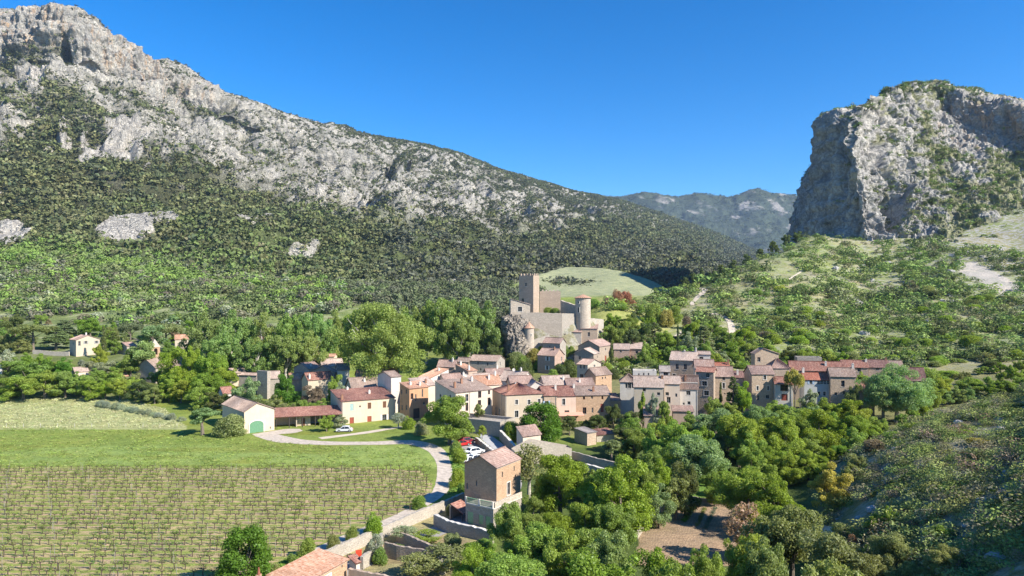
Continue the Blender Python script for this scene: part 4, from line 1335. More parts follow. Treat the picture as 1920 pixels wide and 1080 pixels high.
HOUSES = []
def house(name, label, cat, L, C, Rr, Y, th, eave, roof='R', rise=1.5, wall='ochre', tile='rose', lenL=None, lenR=None, wins=(), chims=(), apex=.5,
          base=None, group=None, over=.28, cornice=True, roofless=False, pipes=()):
    th = R_(th)
    c_, s_ = math.cos(th), math.sin(th)
    xC = (C - 960) / F * Y
    dR, dL = (c_, s_), (-s_, c_)
    def solve(px, d):
        t = (px - 960) / F
        den = d[0] - t * d[1]
        return (t * Y - xC) / den
    a = lenR if lenR is not None else solve(Rr, dR)
    b = lenL if lenL is not None else solve(L, dL)
    a, b = min(max(a, .5), 60), min(max(b, .5), 30)
    zt = H0 - (eave - HZ) / F * Y
    cs = [(xC + dR[0] * i * a + dL[0] * j * b, Y + dR[1] * i * a + dL[1] * j * b) for i in (0, 1) for j in (0, 1)]
    zg = min(gz(*q) for q in cs) - .5
    if base is not None:
        zg = base
    root = empty(name, (xC, Y, zg), math.atan2(dR[1], dR[0]), label, cat, group)
    h = zt - zg
    # windows: pixel -> face coordinates
    holes = {'R': [], 'L': []}
    ws = []
    for wd in wins:
        f, px, py, w, hh = wd[:5]
        opt = wd[5] if len(wd) > 5 else ''
        d = dR if f == 'R' else dL
        u = solve(px, d)
        yy = Y + d[1] * u
        z = H0 - (py - HZ) / F * yy - zg
        W = a if f == 'R' else b
        u = min(max(u, w / 2 + .12), W - w / 2 - .12)
        v0, v1 = z - hh / 2, z + hh / 2
        if 'd' in opt.split(',')[0]:
            v0 = max(v0, .05)
        if v1 > h - .12:
            v0 -= v1 - (h - .12)
            v1 = h - .12
        if u - w / 2 < .05 or v0 < .02:
            if v0 < .02:
                v0 = .06
            if v1 - v0 < .3 or W < w + .2:
                continue
        hl = (u - w / 2, u + w / 2, v0, v1)
        if any(not (hl[1] < q[0] - .05 or hl[0] > q[1] + .05 or hl[3] < q[2] - .05 or hl[2] > q[3] + .05) for q in holes[f]):
            continue
        holes[f].append(hl)
        ws.append((f, hl, opt))
    m = MB()
    wall_cells(m, (0, 0), (1, 0), a, 0, h, holes['R'], (0, 1))
    wall_cells(m, (0, b), (0, -1), b, 0, h, [(b - q[1], b - q[0], q[2], q[3]) for q in holes['L']], (1, 0))
    shed_R, shed_L = roof == 'R' and apex >= 1, roof == 'L' and apex >= 1
    hb = h + (rise if shed_R else 0)
    ha = h + (rise if shed_L else 0)
    if roof == 'L' and apex <= 0:
        pass
    wall_cells(m, (a, 0), (0, 1), b, 0, h, [], (-1, 0))
    wall_cells(m, (a, b), (-1, 0), a, 0, h, [], (0, -1))
    if roof == 'R':
        ym = b * min(apex, 1)
        for x in (0, a):
            m.poly([(x, 0, h), (x, b, h)] + ([(x, b, h + rise)] if shed_R else [(x, ym, h + rise)]))
        if shed_R:
            m.poly([(0, b, h), (a, b, h), (a, b, h + rise), (0, b, h + rise)])
    if roof == 'L':
        xm = a * min(max(apex, 0), 1)
        for y in (0, b):
            m.poly([(0, y, h), (a, y, h), (xm, y, h + rise)])
        if shed_L:
            m.poly([(a, 0, h), (a, b, h), (a, b, h + rise), (a, 0, h + rise)])
        if apex <= 0:
            m.poly([(0, 0, h), (0, b, h), (0, b, h + rise), (0, 0, h + rise)])
    if roof in ('FLAT', 'NONE'):
        t = .45
        m.poly([(t, t, h - (.7 if roof == 'FLAT' else 2)), (a - t, t, h - (.7 if roof == 'FLAT' else 2)), (a - t, b - t, h - (.7 if roof == 'FLAT' else 2)), (t, b - t, h - (.7 if roof == 'FLAT' else 2))])
        dd = .7 if roof == 'FLAT' else 2
        for (x0, y0, x1, y1) in ((0, 0, a, t), (0, b - t, a, b), (0, t, t, b - t), (a - t, t, a, b - t)):
            m.poly([(x0, y0, h), (x1, y0, h), (x1, y1, h), (x0, y1, h)])
        if a > 1 and b > 1:
            for q in (((t, t), (a - t, t)), ((a - t, t), (a - t, b - t)), ((a - t, b - t), (t, b - t)), ((t, b - t), (t, t))):
                m.poly([(*q[0], h - dd), (*q[1], h - dd), (*q[1], h), (*q[0], h)])
    m.build('wall', ST[wall], root)
    rb = MB()
    o = over
    zz = h + .10
    if not roofless and roof not in ('FLAT', 'NONE'):
        if roof == 'R':
            ym = b * min(apex, 1)
            k = rise / max(ym, .1)
            slope(rb, (-o, -o, zz - k * o), (a + o, -o, zz - k * o), (a + o, ym, zz + rise), (-o, ym, zz + rise))
            if apex < 1:
                k2 = rise / (b - ym)
                slope(rb, (a + o, b + o, zz - k2 * o), (-o, b + o, zz - k2 * o), (-o, ym, zz + rise), (a + o, ym, zz + rise))
                rb.tube([(-o, ym, zz + rise + .03), (a + o, ym, zz + rise + .03)], .11, 6)
        elif roof == 'L':
            xm = a * min(max(apex, 0), 1)
            if apex > 0:
                k = rise / xm
                slope(rb, (-o, b + o, zz - k * o), (-o, -o, zz - k * o), (xm, -o, zz + rise), (xm, b + o, zz + rise))
            if apex < 1:
                k2 = rise / (a - xm)
                slope(rb, (a + o, -o, zz - k2 * o), (a + o, b + o, zz - k2 * o), (xm, b + o, zz + rise), (xm, -o, zz + rise))
            if 0 < apex < 1:
                rb.tube([(xm, -o, zz + rise + .03), (xm, b + o, zz + rise + .03)], .11, 6)
        elif roof == 'HIP':
            q = min(a, b) * .5
            if a >= b:
                A_, B_ = (q, b / 2, zz + rise), (a - q, b / 2, zz + rise)
            else:
                A_, B_ = (a / 2, q, zz + rise), (a / 2, b - q, zz + rise)
            e = zz - .12
            c0, c1, c2, c3 = (-o, -o, e), (a + o, -o, e), (a + o, b + o, e), (-o, b + o, e)
            if a >= b:
                slope(rb, c0, c1, B_, A_); slope(rb, c1, c2, B_, B_); slope(rb, c2, c3, A_, B_); slope(rb, c3, c0, A_, A_)
            else:
                slope(rb, c0, c1, A_, A_); slope(rb, c1, c2, B_, A_); slope(rb, c2, c3, B_, B_); slope(rb, c3, c0, A_, B_)
            for u_, v_ in ((c0, A_), (c1, B_ if a >= b else A_), (c2, B_), (c3, A_ if a >= b else B_), (A_, B_)):
                if (Vector(u_) - Vector(v_)).length > .1:
                    rb.tube([Vector(u_) + Vector((0, 0, .04)), Vector(v_) + Vector((0, 0, .04))], .10, 5)
        ro = rb.build('roof', RF[tile], root)
        for cu, cv, ch in chims:
            x, y = cu * a, cv * b
            if roof == 'R':
                ym = b * min(apex, 1)
                zr = rise * (y / ym if y <= ym else (b - y) / (b - ym))
            elif roof == 'L':
                xm = max(a * min(apex, 1), .01)
                zr = rise * (x / xm if x <= xm else (a - x) / max(a - xm, .01))
            else:
                zr = rise * .6
            cb = MB()
            z0 = h + zr - .3
            cb.box(x - .28, y - .22, z0, x + .28, y + .22, z0 + ch + .3)
            cb.box(x - .34, y - .28, z0 + ch + .303, x + .34, y + .28, z0 + ch + .38)
            cb.tube([(x, y, z0 + ch + .38), (x, y, z0 + ch + .66)], .13, 8)
            cb.build('chimney', TRIM if (int(x * 7) % 3) else RF['orange'], ro)
    if cornice and roof in ('R', 'HIP', 'L') and not roofless:
        cb = MB()
        if roof in ('R', 'HIP'):
            cb.box(.0, -.12, h - .2, a, -.003, h - .02)
        if roof in ('L', 'HIP'):
            cb.box(-.12, .0, h - .2, -.003, b, h - .02)
        cb.build('cornice', TRIM, root)
    for pu, face in pipes:
        pb = MB()
        if face == 'R':
            pb.tube([(pu * a, -.08, .05), (pu * a, -.08, h - .21)], .05, 6)
        else:
            pb.tube([(-.08, pu * b, .05), (-.08, pu * b, h - .21)], .05, 6)
        pb.build('downpipe', LEAD, root)
    # windows and doors as parts
    for f, (u0, u1, v0, v1), opt in ws:
        def T(u, n, z):                       # n: outwards
            return (u, -n, z) if f == 'R' else (-n, u, z)
        def bxx(mb, ua, ub, na, nb, za, zb, mi=0):
            p, q = T(ua, na, za), T(ub, nb, zb)
            mb.box(min(p[0], q[0]), min(p[1], q[1]), min(p[2], q[2]), max(p[0], q[0]), max(p[1], q[1]), max(p[2], q[2]), mi)
        parts = opt.split(',')
        isdoor = parts[0].startswith('d')
        fm = MB()
        t = .07
        if isdoor:
            colr = parts[0].split(':')[1] if ':' in parts[0] else 'brown'
            bxx(fm, u0 + .002, u1 - .002, -.20, -.14, v0, v1 - .002)
            n = max(2, int((u1 - u0) / .3))
            for k in range(n):
                ua = u0 + (u1 - u0) * k / n + .02
                bxx(fm, ua, ua + (u1 - u0) / n - .04, -.137, -.115, v0 + .04, v1 - .05)
            dd = fm.build('door', WOOD[colr], root)
            hb_ = MB()
            bxx(hb_, u1 - .22, u1 - .12, -.112, -.07, (v0 + v1) / 2 - .02, (v0 + v1) / 2 + .02)
            hb_.build('handle', IRON, dd)
            continue
        fcol = 'white' if 'f' in parts else ('brown' if 'fb' in parts else 'grey')
        for (ua, ub, za, zb) in ((u0 + .002, u0 + t, v0 + .002, v1 - .002), (u1 - t, u1 - .002, v0 + .002, v1 - .002), (u0 + t, u1 - t, v0 + .002, v0 + t), (u0 + t, u1 - t, v1 - t, v1 - .002),
                                 ((u0 + u1) / 2 - .03, (u0 + u1) / 2 + .03, v0 + t, v1 - t)):
            bxx(fm, ua, ub, -.22, -.17, za, zb)
        if (v1 - v0) > 1.0:
            bxx(fm, u0 + t, (u0 + u1) / 2 - .03, -.21, -.18, (v0 + v1) / 2 - .025, (v0 + v1) / 2 + .025)
            bxx(fm, (u0 + u1) / 2 + .03, u1 - t, -.21, -.18, (v0 + v1) / 2 - .025, (v0 + v1) / 2 + .025)
        wo = fm.build('window', WOOD[fcol], root)
        pm = MB()
        bxx(pm, u0 + .01, u1 - .01, -.24, -.222, v0 + .01, v1 - .01)
        pm.build('pane', GLASS, wo)
        if 's' in parts or 'w' in parts:
            sm = MB()
            g_ = .16
            bxx(sm, u0 - g_, u1 + g_, .003, .035, v1, v1 + g_)
            bxx(sm, u0 - g_, u0, .003, .03, v0, v1)
            bxx(sm, u1, u1 + g_, .003, .03, v0, v1)
            bxx(sm, u0 - g_ - .04, u1 + g_ + .04, .003, .09, v0 - .12, v0)
            sm.build('surround', TRIM, wo)
        elif (u1 - u0) > .7:
            sm = MB()
            bxx(sm, u0 - .06, u1 + .06, .003, .07, v0 - .09, v0 - .003)
            sm.build('sill', TRIM, wo)
        for q in parts:
            if q.startswith('sh:'):             # open shutters either side
                for (ua, ub) in ((u0 - .52, u0 - .03), (u1 + .03, u1 + .52)):
                    s2 = MB()
                    bxx(s2, ua, ub, .012, .05, v0, v1)
                    bxx(s2, ua + .05, ub - .05, .053, .065, v0 + .2, v0 + .28)
                    bxx(s2, ua + .05, ub - .05, .053, .065, v1 - .28, v1 - .2)
                    s2.build('shutter', WOOD[q[3:]], root)
            if q.startswith('sc:'):             # closed shutters
                for (ua, ub) in ((u0 + .005, (u0 + u1) / 2 - .006), ((u0 + u1) / 2 + .006, u1 - .005)):
                    s2 = MB()
                    bxx(s2, ua, ub, -.10, -.05, v0 + .005, v1 - .005)
                    bxx(s2, ua + .04, ub - .04, -.048, -.03, v0 + .25, v0 + .33)
                    bxx(s2, ua + .04, ub - .04, -.048, -.03, v1 - .33, v1 - .25)
                    s2.build('shutter', WOOD[q[3:]], root)
    HOUSES.append(dict(o=root, px=(C + (Rr or C)) / 2, Y=Y, a=a, b=b, h=h, zg=zg))
    return root, a, b, h

H = house
# --- the farm on the left
H('farmhouse', 'long cream two-storey farmhouse with teal and brown shutters beside the silver car', 'house', 620, 641, 740, 187, 30, 753, 'R', 1.9, 'cream', 'red', apex=1,
  wins=[('R', 659.6, 763.3, 1.0, 1.9, 'sc:teal'), ('R', 674.9, 762.2, .5, .5), ('R', 692.7, 760.7, 1.0, 1.7, 'sc:brown'), ('R', 721, 758.4, 1.0, 1.8, 'sc:brown'), ('R', 659.6, 790.4, 1.2, 2.3, 'd:red'),
        ('R', 692.7, 788, 1.2, 2.3, 'd:red'), ('R', 720.7, 784.4, 1.2, 2.2, 'sh:white'), ('L', 629, 768, .8, 1.7)], chims=[(.03, .12, 1.3), (.62, .45, .9), (.3, .9, .7)], pipes=[(.97, 'R'), (.01, 'R')])
bt = H('barn', 'cream barn with an arched green double door at the end of the gravel drive', 'barn', 417, 458, 514.4, 174, 40, 772, 'L', 1.9, 'cream', 'brown', apex=.42, wins=[('R', 507, 802, .3, .6)])
def arched_door(root, a):
    m = MB()
    cx, w2, hh = a * .40, 1.75, 2.0
    pts = [(cx - w2, -.10, .5), (cx + w2, -.10, .5)] + [(cx + w2 * math.cos(t), -.10, .5 + hh + .95 * math.sin(t)) for t in [math.pi * k / 14 for k in range(15)]]
    m.poly(pts)
    for k in range(9):
        u = cx - w2 + .1 + k * (2 * w2 - .2) / 8
        top = .5 + hh + .95 * math.sqrt(max(0, 1 - ((u - cx) / w2) ** 2)) - .05
        m.box(u - .02, -.125, .5, u + .02, -.102, top)
    m.box(cx - w2 + .05, -.13, 2.35, cx + w2 - .05, -.104, 2.45)
    d = m.build('door', WOOD['green'], root)
    s = MB()
    for k in range(14):
        t0, t1 = math.pi * k / 14, math.pi * (k + 1) / 14
        q = [(cx + (w2 + e) * math.cos(t), .5 + hh + (.95 + e) * math.sin(t)) for e, t in ((0, t0), (.28, t0), (.28, t1), (0, t1))]
        s.poly([(x, -.14, z) for x, z in q])
    s.box(cx - w2 - .28, -.14, .5, cx - w2, -.003, .5 + hh)
    s.box(cx + w2, -.14, .5, cx + w2 + .28, -.003, .5 + hh)
    s.build('door_surround', TRIM, root)
arched_door(bt[0], bt[1])

def carport():
    r = empty('open_shed', (P(516, 0, 181).x, 181, 0), R_(17), 'long open farm shed with a sloping red tiled roof on posts between barn and farmhouse', 'shed')
    Lx = 17.0
    m = MB()
    slope(m, (-.3, -.3, 3.0), (Lx, -.3, 3.0), (Lx, 5.4, 4.7), (-.3, 5.4, 4.7))
    m.build('roof', RF['red'], r)
    m = MB()
    m.box(0, 5.0, -.3, Lx, 5.3, 4.45)
    m.box(5.2, .8, -.3, 5.45, 4.998, 3.1)
    m.box(11.2, .8, -.3, 11.45, 4.998, 3.1)
    m.box(5.453, 2.2, -.3, 8.9, 2.45, 3.3)
    m.build('wall', ST['beige'], r)
    for k in range(6):
        m = MB()
        m.tube([(.2 + k * 3.3, 0, -.2), (.2 + k * 3.3, 0, 2.9)], .11, 6)
        m.build('post', WOOD['dark'], r)
    m = MB()
    m.box(6.6, 2.12, -.1, 7.5, 2.197, 2.0)
    m.build('door', WOOD['brown'], r)
carport()

# --- front of the village
H('townhouse', 'narrow orange rendered townhouse at the left end of the village front', 'house', 749.6, 767.7, 803, 190, 45, 729, 'R', 1.3, 'terra', 'orange', apex=1,
  wins=[('L', 753, 735, .6, 1.3), ('L', 762, 734, .6, 1.2), ('R', 772.5, 743, .9, 1.6, 'fb'), ('R', 779.5, 746, .5, 2.0), ('R', 792, 737, .5, 2.2), ('R', 795, 756, .8, .8), ('L', 754, 764, .6, 1.4), ('L', 762, 764, .6, 1.4), ('R', 781, 775, 2.2, 2.8, 'd:dark')], chims=[(.3, .5, .8), (.7, .3, .9)])
H('townhouse', 'low house with a pale rose roof squeezed behind the orange townhouse', 'house', 766, 782, 817, 199, 42, 725, 'R', 2.0, 'warm', 'pale', apex=1, chims=[(.2, .2, 1), (.6, .3, 1)])
H('townhouse', 'tall cream house with a wide slanting roof and two chimneys behind the round green tree', 'house', 815.8, 853.7, 922, 180, 40, 736.8, 'R', 2.3, 'warm', 'brown', apex=1,
  wins=[('R', 875.4, 745.8, 1.0, 1.9), ('R', 899.4, 737.4, 1.1, 1.9, 'fb'), ('R', 916.9, 735.6, .7, 1.1, 'fb'), ('R', 875.4, 762.7, .9, 2.2, 'fb'), ('R', 899, 755.4, 1.1, 1.5, 'fb'), ('R', 917, 752.4, 1.0, 2.0, 'fb'), ('L', 825.7, 742.8, .8, 1.0), ('L', 844, 744, .8, 1.0)],
  chims=[(.18, .35, 1.4), (.5, .6, 1.3), (.85, .7, 1.2)], pipes=[(.38, 'R'), (.01, 'R')])
H('townhouse', 'beige hip-roofed house with white framed windows at the centre of the village front', 'house', 923.3, 947.4, 1020, 183, 18, 740.8, 'HIP', 2.3, 'beige', 'red',
  wins=[('R', 968.7, 753.9, .75, 1.25, 'w'), ('R', 992, 753.9, .75, 1.25, 'w'), ('R', 1011, 752.3, .75, 1.25, 'w'), ('R', 968.7, 776.3, 1.0, 1.8, 'w'), ('R', 992, 776.3, 1.0, 1.8, 'w'), ('L', 930, 771.8, .9, 2.8, 'w'), ('L', 937, 775, .9, 2.6, 'w'), ('L', 943.5, 776, .6, 2.0)],
  chims=[(.12, .1, .9), (.45, .5, .8)], pipes=[(.02, 'R'), (.25, 'L')])
H('townhouse', 'slim ochre house with one pale blue shutter right of the hip-roofed house', 'house', None, 1020, 1044, 186, 12, 742, 'R', 1.9, 'ochre', 'red', lenL=9, wins=[('R', 1025, 757, .9, 1.5, 'sh:blue')], pipes=[(.92, 'R')])
gp = H('townhouse', 'pale pink rendered house with a salmon awning over its door', 'house', None, 1044.2, 1080, 187, 10, 743, 'R', 2.0, 'salmon', 'red', lenL=9.5, wins=[('R', 1057, 753.4, .8, 1.7, 'w'), ('R', 1063, 777, 1.3, 2.2, 'd:dark')], chims=[(.05, .3, 1.3)])
def awning(root, a):
    m = MB()
    m.obox((.1, -.02, 3.1), (a + 1.6, 0, 0), (0, -2.4, -.55), (0, 0, .06))
    m.build('awning', m_plain('salmon_canvas', (.60, .33, .24), .8, .1), root)
awning(gp[0], gp[1])
H('townhouse', 'long low orange stone house with small windows at the right end of the village front', 'house', None, 1080.2, 1144.5, 188, 8, 741.5, 'R', 1.9, 'orange', 'brown', lenL=9,
  wins=[('R', 1095, 746.5, .6, .8, 'fb'), ('R', 1110, 745, .5, .8), ('R', 1129.5, 744.5, .5, 1.1, 'fb'), ('R', 1096, 770, 1.0, 1.8, 'fb'), ('R', 1111, 769, .5, 1.4), ('R', 1129, 765, .9, 2.3, 'd:red')], chims=[(.55, .2, 1.2), (.02, .4, .9)])
H('lean_to', 'small stone lean-to beside the long orange stone house', 'outbuilding', None, 1144.7, 1163, 190, 8, 751, 'R', 1.3, 'orange', 'brown', lenL=5, apex=1)
# --- the mass of roofs behind them
H('townhouse', 'house with a pale roof and an orange chimney below the hillside houses', 'house', 1010, 1021, 1072, 204, 15, 722, 'R', 2.3, 'warm', 'pale', chims=[(.75, .25, 1.0)])
H('townhouse', 'house with a broad rose roof left of the lit two-window stone house', 'house', None, 1066, 1117, 203, 10, 728, 'R', 2.3, 'white', 'rose', lenL=9, chims=[(.5, .3, .9)])
H('townhouse', 'small house with a white gable among the pale roofs above the hip roof', 'house', 985, 990, 1028, 198, 12, 728, 'L', 1.9, 'white', 'pale', apex=.4, lenL=8)
H('townhouse', 'house with a mid rose roof directly behind the hip-roofed house', 'house', 950, 958, 999, 201, 15, 720, 'R', 2.0, 'warm', 'rose')
H('townhouse', 'tall white-gabled house with a satellite dish and pink roof in the roof mass', 'house', 935, 978, 1001, 210, 55, 716, 'L', 2.7, 'white', 'pale', wins=[('R', 990, 722, .6, .8)], chims=[(.5, .3, 1.0)])
H('townhouse', 'house with an apricot roof behind the tall cream house', 'house', 878, 891, 940, 198, 28, 723, 'R', 2.4, 'warm', 'orange', chims=[(.6, .3, 1.1), (.9, .5, 1.0)])
H('townhouse', 'low house with a pale roof in front of the long stone house under the castle', 'house', 842, 852, 922, 211, 22, 716, 'R', 1.9, 'warm', 'pale', chims=[(.3, .4, .9)])
H('townhouse', 'brown-walled house with a bright orange-red roof beside a yellow palm-like bush', 'house', 854, 878.4, 894.6, 215, 42, 695.9, 'R', 1.7, 'rough', 'orange', apex=1, wins=[('L', 861, 699, .7, 1.3), ('L', 870, 701, .7, 1.3)], chims=[(.3, .8, 1.2), (.2, .1, 1.4)])
H('townhouse', 'shaded house with a faded roof at the back of the village near the plane trees', 'house', 820, 852, 860, 223, 72, 687.5, 'L', 1.9, 'brown', 'rose', chims=[(.4, .2, 1.0)])
H('townhouse', 'house with a sloping orange roof and a bare white side wall', 'house', 786, 806, 841, 206, 46, 709, 'L', 2.2, 'white', 'orange', apex=1, chims=[(.7, .4, .8)])
H('townhouse', 'small house with a rose roof in the middle of the left roof mass', 'house', 822, 834, 868, 206, 32, 714, 'R', 1.7, 'warm', 'rose')
H('townhouse', 'cottage with a plain rose roof near the two round satellite dishes', 'house', 905, 915, 960, 222, 18, 704, 'R', 1.8, 'warm', 'rose', chims=[(.5, .5, .9)])
# --- under the castle
H('stone_house', 'long beige stone house with two storeys of small windows left below the castle rock', 'house', 879, 931, 946.7, 245, 70, 677.5, 'L', 1.7, 'grey', 'brown',
  wins=[('L', 896, 681, .6, 1.1), ('L', 914, 682.5, .6, 1.1), ('L', 901, 692.5, .6, .8), ('L', 919.6, 695, .9, 1.9, 'd:dark'), ('R', 938, 682, .7, 1.4)])
H('stone_house', 'dark low outbuilding leaning on the long beige stone house', 'outbuilding', 858, 879, 884, 248, 70, 678, 'L', 1.3, 'brown', 'brown')
H('stone_house', 'pinkish stone house with white shutters on the slope below the small round tower', 'house', 1008, 1040, 1058, 248, 55, 667, 'L', 2.3, 'pink', 'rose', wins=[('L', 1026.7, 672.5, .8, 1.5, 'sh:white'), ('L', 1026, 689.5, .8, 1.5, 'sh:white'), ('R', 1053, 673, .8, 1.6, 'f')], chims=[(.4, .25, .9)])
H('stone_house', 'small grey stone house with a pink roof behind the white-shuttered house', 'house', 1018, 1050, 1061, 261, 58, 643.5, 'L', 1.8, 'grey', 'rose', wins=[('L', 1030, 650, .5, .6)])
H('stone_house', 'stone house with a slanting top at the left of the row under the curtain wall', 'house', 1027, 1060, None, 272, 76, 626, 'L', 1.0, 'grey', 'brown', lenR=7, wins=[('L', 1034, 632, .6, .9), ('L', 1049, 632, .6, .9)], apex=1)
H('stone_house', 'middle stone house with a pink roof in the row under the castle', 'house', 1060, 1090, None, 273, 80, 622.5, 'L', 1.9, 'pale', 'rose', lenR=7, wins=[('L', 1074.4, 632, .7, .9), ('L', 1072, 650, .7, 1.0)])
H('stone_house', 'taller stone house under the large round tower with one window', 'house', 1089.5, 1120, 1122, 273, 82, 616.6, 'L', 1.5, 'ochre', 'rose', wins=[('L', 1104, 626.7, .9, 1.6)])
H('stone_house', 'stone house with a gable and one small window above the twin-window house', 'house', 1077, 1113, 1124, 246, 66, 664, 'R', 1.8, 'brown', 'pale', wins=[('L', 1087, 671, .7, 1.1), ('R', 1120, 669, .7, 1.0, 'f')])
H('stone_house', 'pale house with paired dark windows halfway up the village slope', 'house', 1082, 1102, 1127, 231, 52, 684, 'L', 1.5, 'pale', 'rose', wins=[('L', 1088.8, 687.5, .7, 1.3), ('L', 1095.2, 687.5, .7, 1.3), ('L', 1090.4, 705, 1.4, 1.3), ('R', 1114.5, 688, 1.0, 1.5, 'f')])
H('stone_house', 'sunlit orange stone house with two tiny windows and an arched one', 'house', 1097, 1117, 1147, 211, 40, 704, 'R', 2.0, 'orange', 'brown', apex=.6, wins=[('R', 1129.5, 709, .5, .7), ('R', 1135, 708, .5, .7), ('R', 1129.5, 724, .8, 1.1)])
H('stone_house', 'long brown stone house behind the tall cypress', 'house', 1084, 1124, 1148, 261, 60, 650, 'R', 2.2, 'brown', 'rose', wins=[('R', 1135.6, 655, .8, 1.0), ('R', 1135.6, 673, 1.6, 2.6, 'd:red'), ('L', 1106.7, 655, .7, 1.2)])
H('stone_house', 'left half of the red-brown stone pair right of the tall cypress', 'house', None, 1151, 1180, 268, -9, 654.5, 'R', 1.9, 'pink', 'pale', lenL=5, wins=[('R', 1164, 659, .7, .8), ('R', 1165.6, 675, 1.7, 1.5)])
H('stone_house', 'right half of the red-brown stone pair with an orange door and white window', 'house', 1180, 1208, 1215.6, 268, 74, 654.5, 'L', 1.9, 'pink', 'pale', wins=[('L', 1194, 660.5, 1.0, 1.2), ('L', 1198, 675, 1.0, 1.8, 'f'), ('L', 1184.8, 677, 1.4, 1.9, 'd:orange')], chims=[(.5, .1, .7)])
# --- right hamlet
H('village_house', 'white house with three dark shuttered windows at the left of the right hamlet', 'house', None, 1162.6, 1195, 192, -9, 716, 'HIP', 2.0, 'white', 'brown', lenL=5, wins=[('R', 1174.6, 723, .6, 1.4), ('R', 1180.4, 723, .9, 1.5), ('R', 1186.4, 723, .6, 1.4)], pipes=[(.95, 'R')])
H('village_house', 'wide beige barn-like house with a long pink roof in the right hamlet', 'house', None, 1189, 1244, 184, -9, 724.5, 'R', 2.5, 'beige', 'pale', lenL=5, wins=[('R', 1208, 731, .8, .9), ('R', 1234.8, 738.5, .8, .8)], chims=[(.97, .4, .7)])
H('village_house', 'plain cream house between the beige barn-like house and the white house', 'house', None, 1245.5, 1274.6, 185, -9, 719, 'R', 1.7, 'warm', 'pale', lenL=5, wins=[('R', 1251, 738.5, .9, .9), ('R', 1253.7, 750, 1.0, 1.6), ('R', 1268, 741, .5, .9)])
H('village_house', 'white rendered three-storey house with stained corners in the right hamlet', 'house', 1274.8, 1308, 1311, 186, 82, 717, 'L', 1.8, 'white', 'rose', wins=[('L', 1290.4, 720.5, .6, .8), ('L', 1290.7, 737, 1.1, 1.1), ('L', 1291.9, 755.7, .8, .9), ('L', 1282, 757, .5, .6)], chims=[(.2, .7, .8)], pipes=[(.03, 'L')])
H('village_house', 'tallest grey stone house with two long windows under a pale roof', 'house', 1256, 1304, None, 205, 68, 676, 'L', 2.2, 'brown', 'pale', lenR=8, wins=[('L', 1269.6, 687, .9, 1.7), ('L', 1285, 687.6, .9, 1.7), ('L', 1264, 705.6, .9, 1.5, 's')], chims=[(.5, .05, 1.1), (.5, .5, .3)])
H('village_house', 'small white house top with one twin window beside the tallest grey house', 'house', None, 1304.5, 1332, 209, -9, 664.5, 'R', .7, 'white', 'pale', lenL=5, wins=[('R', 1315, 672.5, 1.2, 1.1)])
H('village_house', 'narrow shaded stone tower house with twin windows on three floors', 'house', 1305, 1338, None, 190, 66, 698, 'L', 1.0, 'brown', 'red', lenR=5, wins=[('L', 1326.9, 703.7, .9, 1.2), ('L', 1321, 719, 1.3, 1.3, 's'), ('L', 1324.5, 737, 1.3, 1.3, 's'), ('L', 1322, 753, .4, .4)])
H('village_house', 'rose roofed house behind the narrow stone tower house', 'house', None, 1303.5, 1339, 198, -9, 690, 'R', 2.2, 'warm', 'rose', lenL=5)
H('village_house', 'lit stone house with a pink roof behind the thin cypress of the right hamlet', 'house', None, 1339.5, 1374.6, 193, -9, 705, 'R', 2.4, 'ochre', 'rose', lenL=5, wins=[('R', 1357, 708.8, .7, 1.0), ('R', 1357, 722.8, .6, 1.5, 's'), ('R', 1359, 738, .4, .4)])
H('village_house', 'low house with a weathered red roof and a white chimney in the right hamlet', 'house', None, 1338, 1368, 206, -9, 689, 'R', 1.2, 'warm', 'bright', lenL=5, chims=[(.95, .3, 1.3)])
H('village_house', 'small house with a red roof and white chimney left of the three-storey stone house', 'house', None, 1375.5, 1409, 198, -9, 707.5, 'R', 1.5, 'warm', 'dark', lenL=5, chims=[(.25, .2, 1.3)])
H('village_house', 'three-storey lit stone house with five small windows in the right hamlet', 'house', 1395, 1409.7, 1451.6, 190, 2, 701.5, 'R', 2.0, 'ochre', 'rose', wins=[('R', 1434, 708, .75, 1.1, 's'), ('R', 1420.5, 727.8, .55, 1.2, 's'), ('R', 1440.5, 727.8, .55, 1.2, 's'), ('R', 1421.7, 746, .6, 1.3), ('R', 1439.4, 744, .9, 1.0)], pipes=[(.97, 'R')])
H('village_house', 'white narrow house with a wooden loggia and a red door', 'house', None, 1453, 1487, 188, -12, 719.5, 'R', 1.6, 'white', 'red', lenL=5, wins=[('R', 1470.5, 725.5, 2.0, 1.8, 'fb'), ('R', 1471, 745, 1.6, 1.8, 'd:red'), ('R', 1461, 727, .5, 1.8)], pipes=[(.9, 'R')], chims=[(.02, .2, .9)])
H('village_house', 'house with a large hipped rose roof behind the white loggia house', 'house', 1434, 1446, 1481, 205, 0, 690.5, 'HIP', 2.6, 'brown', 'rose')
H('village_house', 'detached stone house with a low gable standing highest in the right hamlet', 'house', 1408, 1415.5, 1460, 226, 0, 663, 'L', 1.7, 'ochre', 'brown', apex=.36, wins=[('R', 1423, 674, 1.0, 1.5)])
H('village_house', 'long house with a continuous rose roof across the middle of the right hamlet', 'house', None, 1482, 1580, 207, -12, 693.5, 'R', 2.4, 'brown', 'red', lenL=5, wins=[('R', 1530.4, 699, .9, 1.1), ('R', 1543.7, 698.8, .8, 1.0)], chims=[(.7, .3, 1.0)])
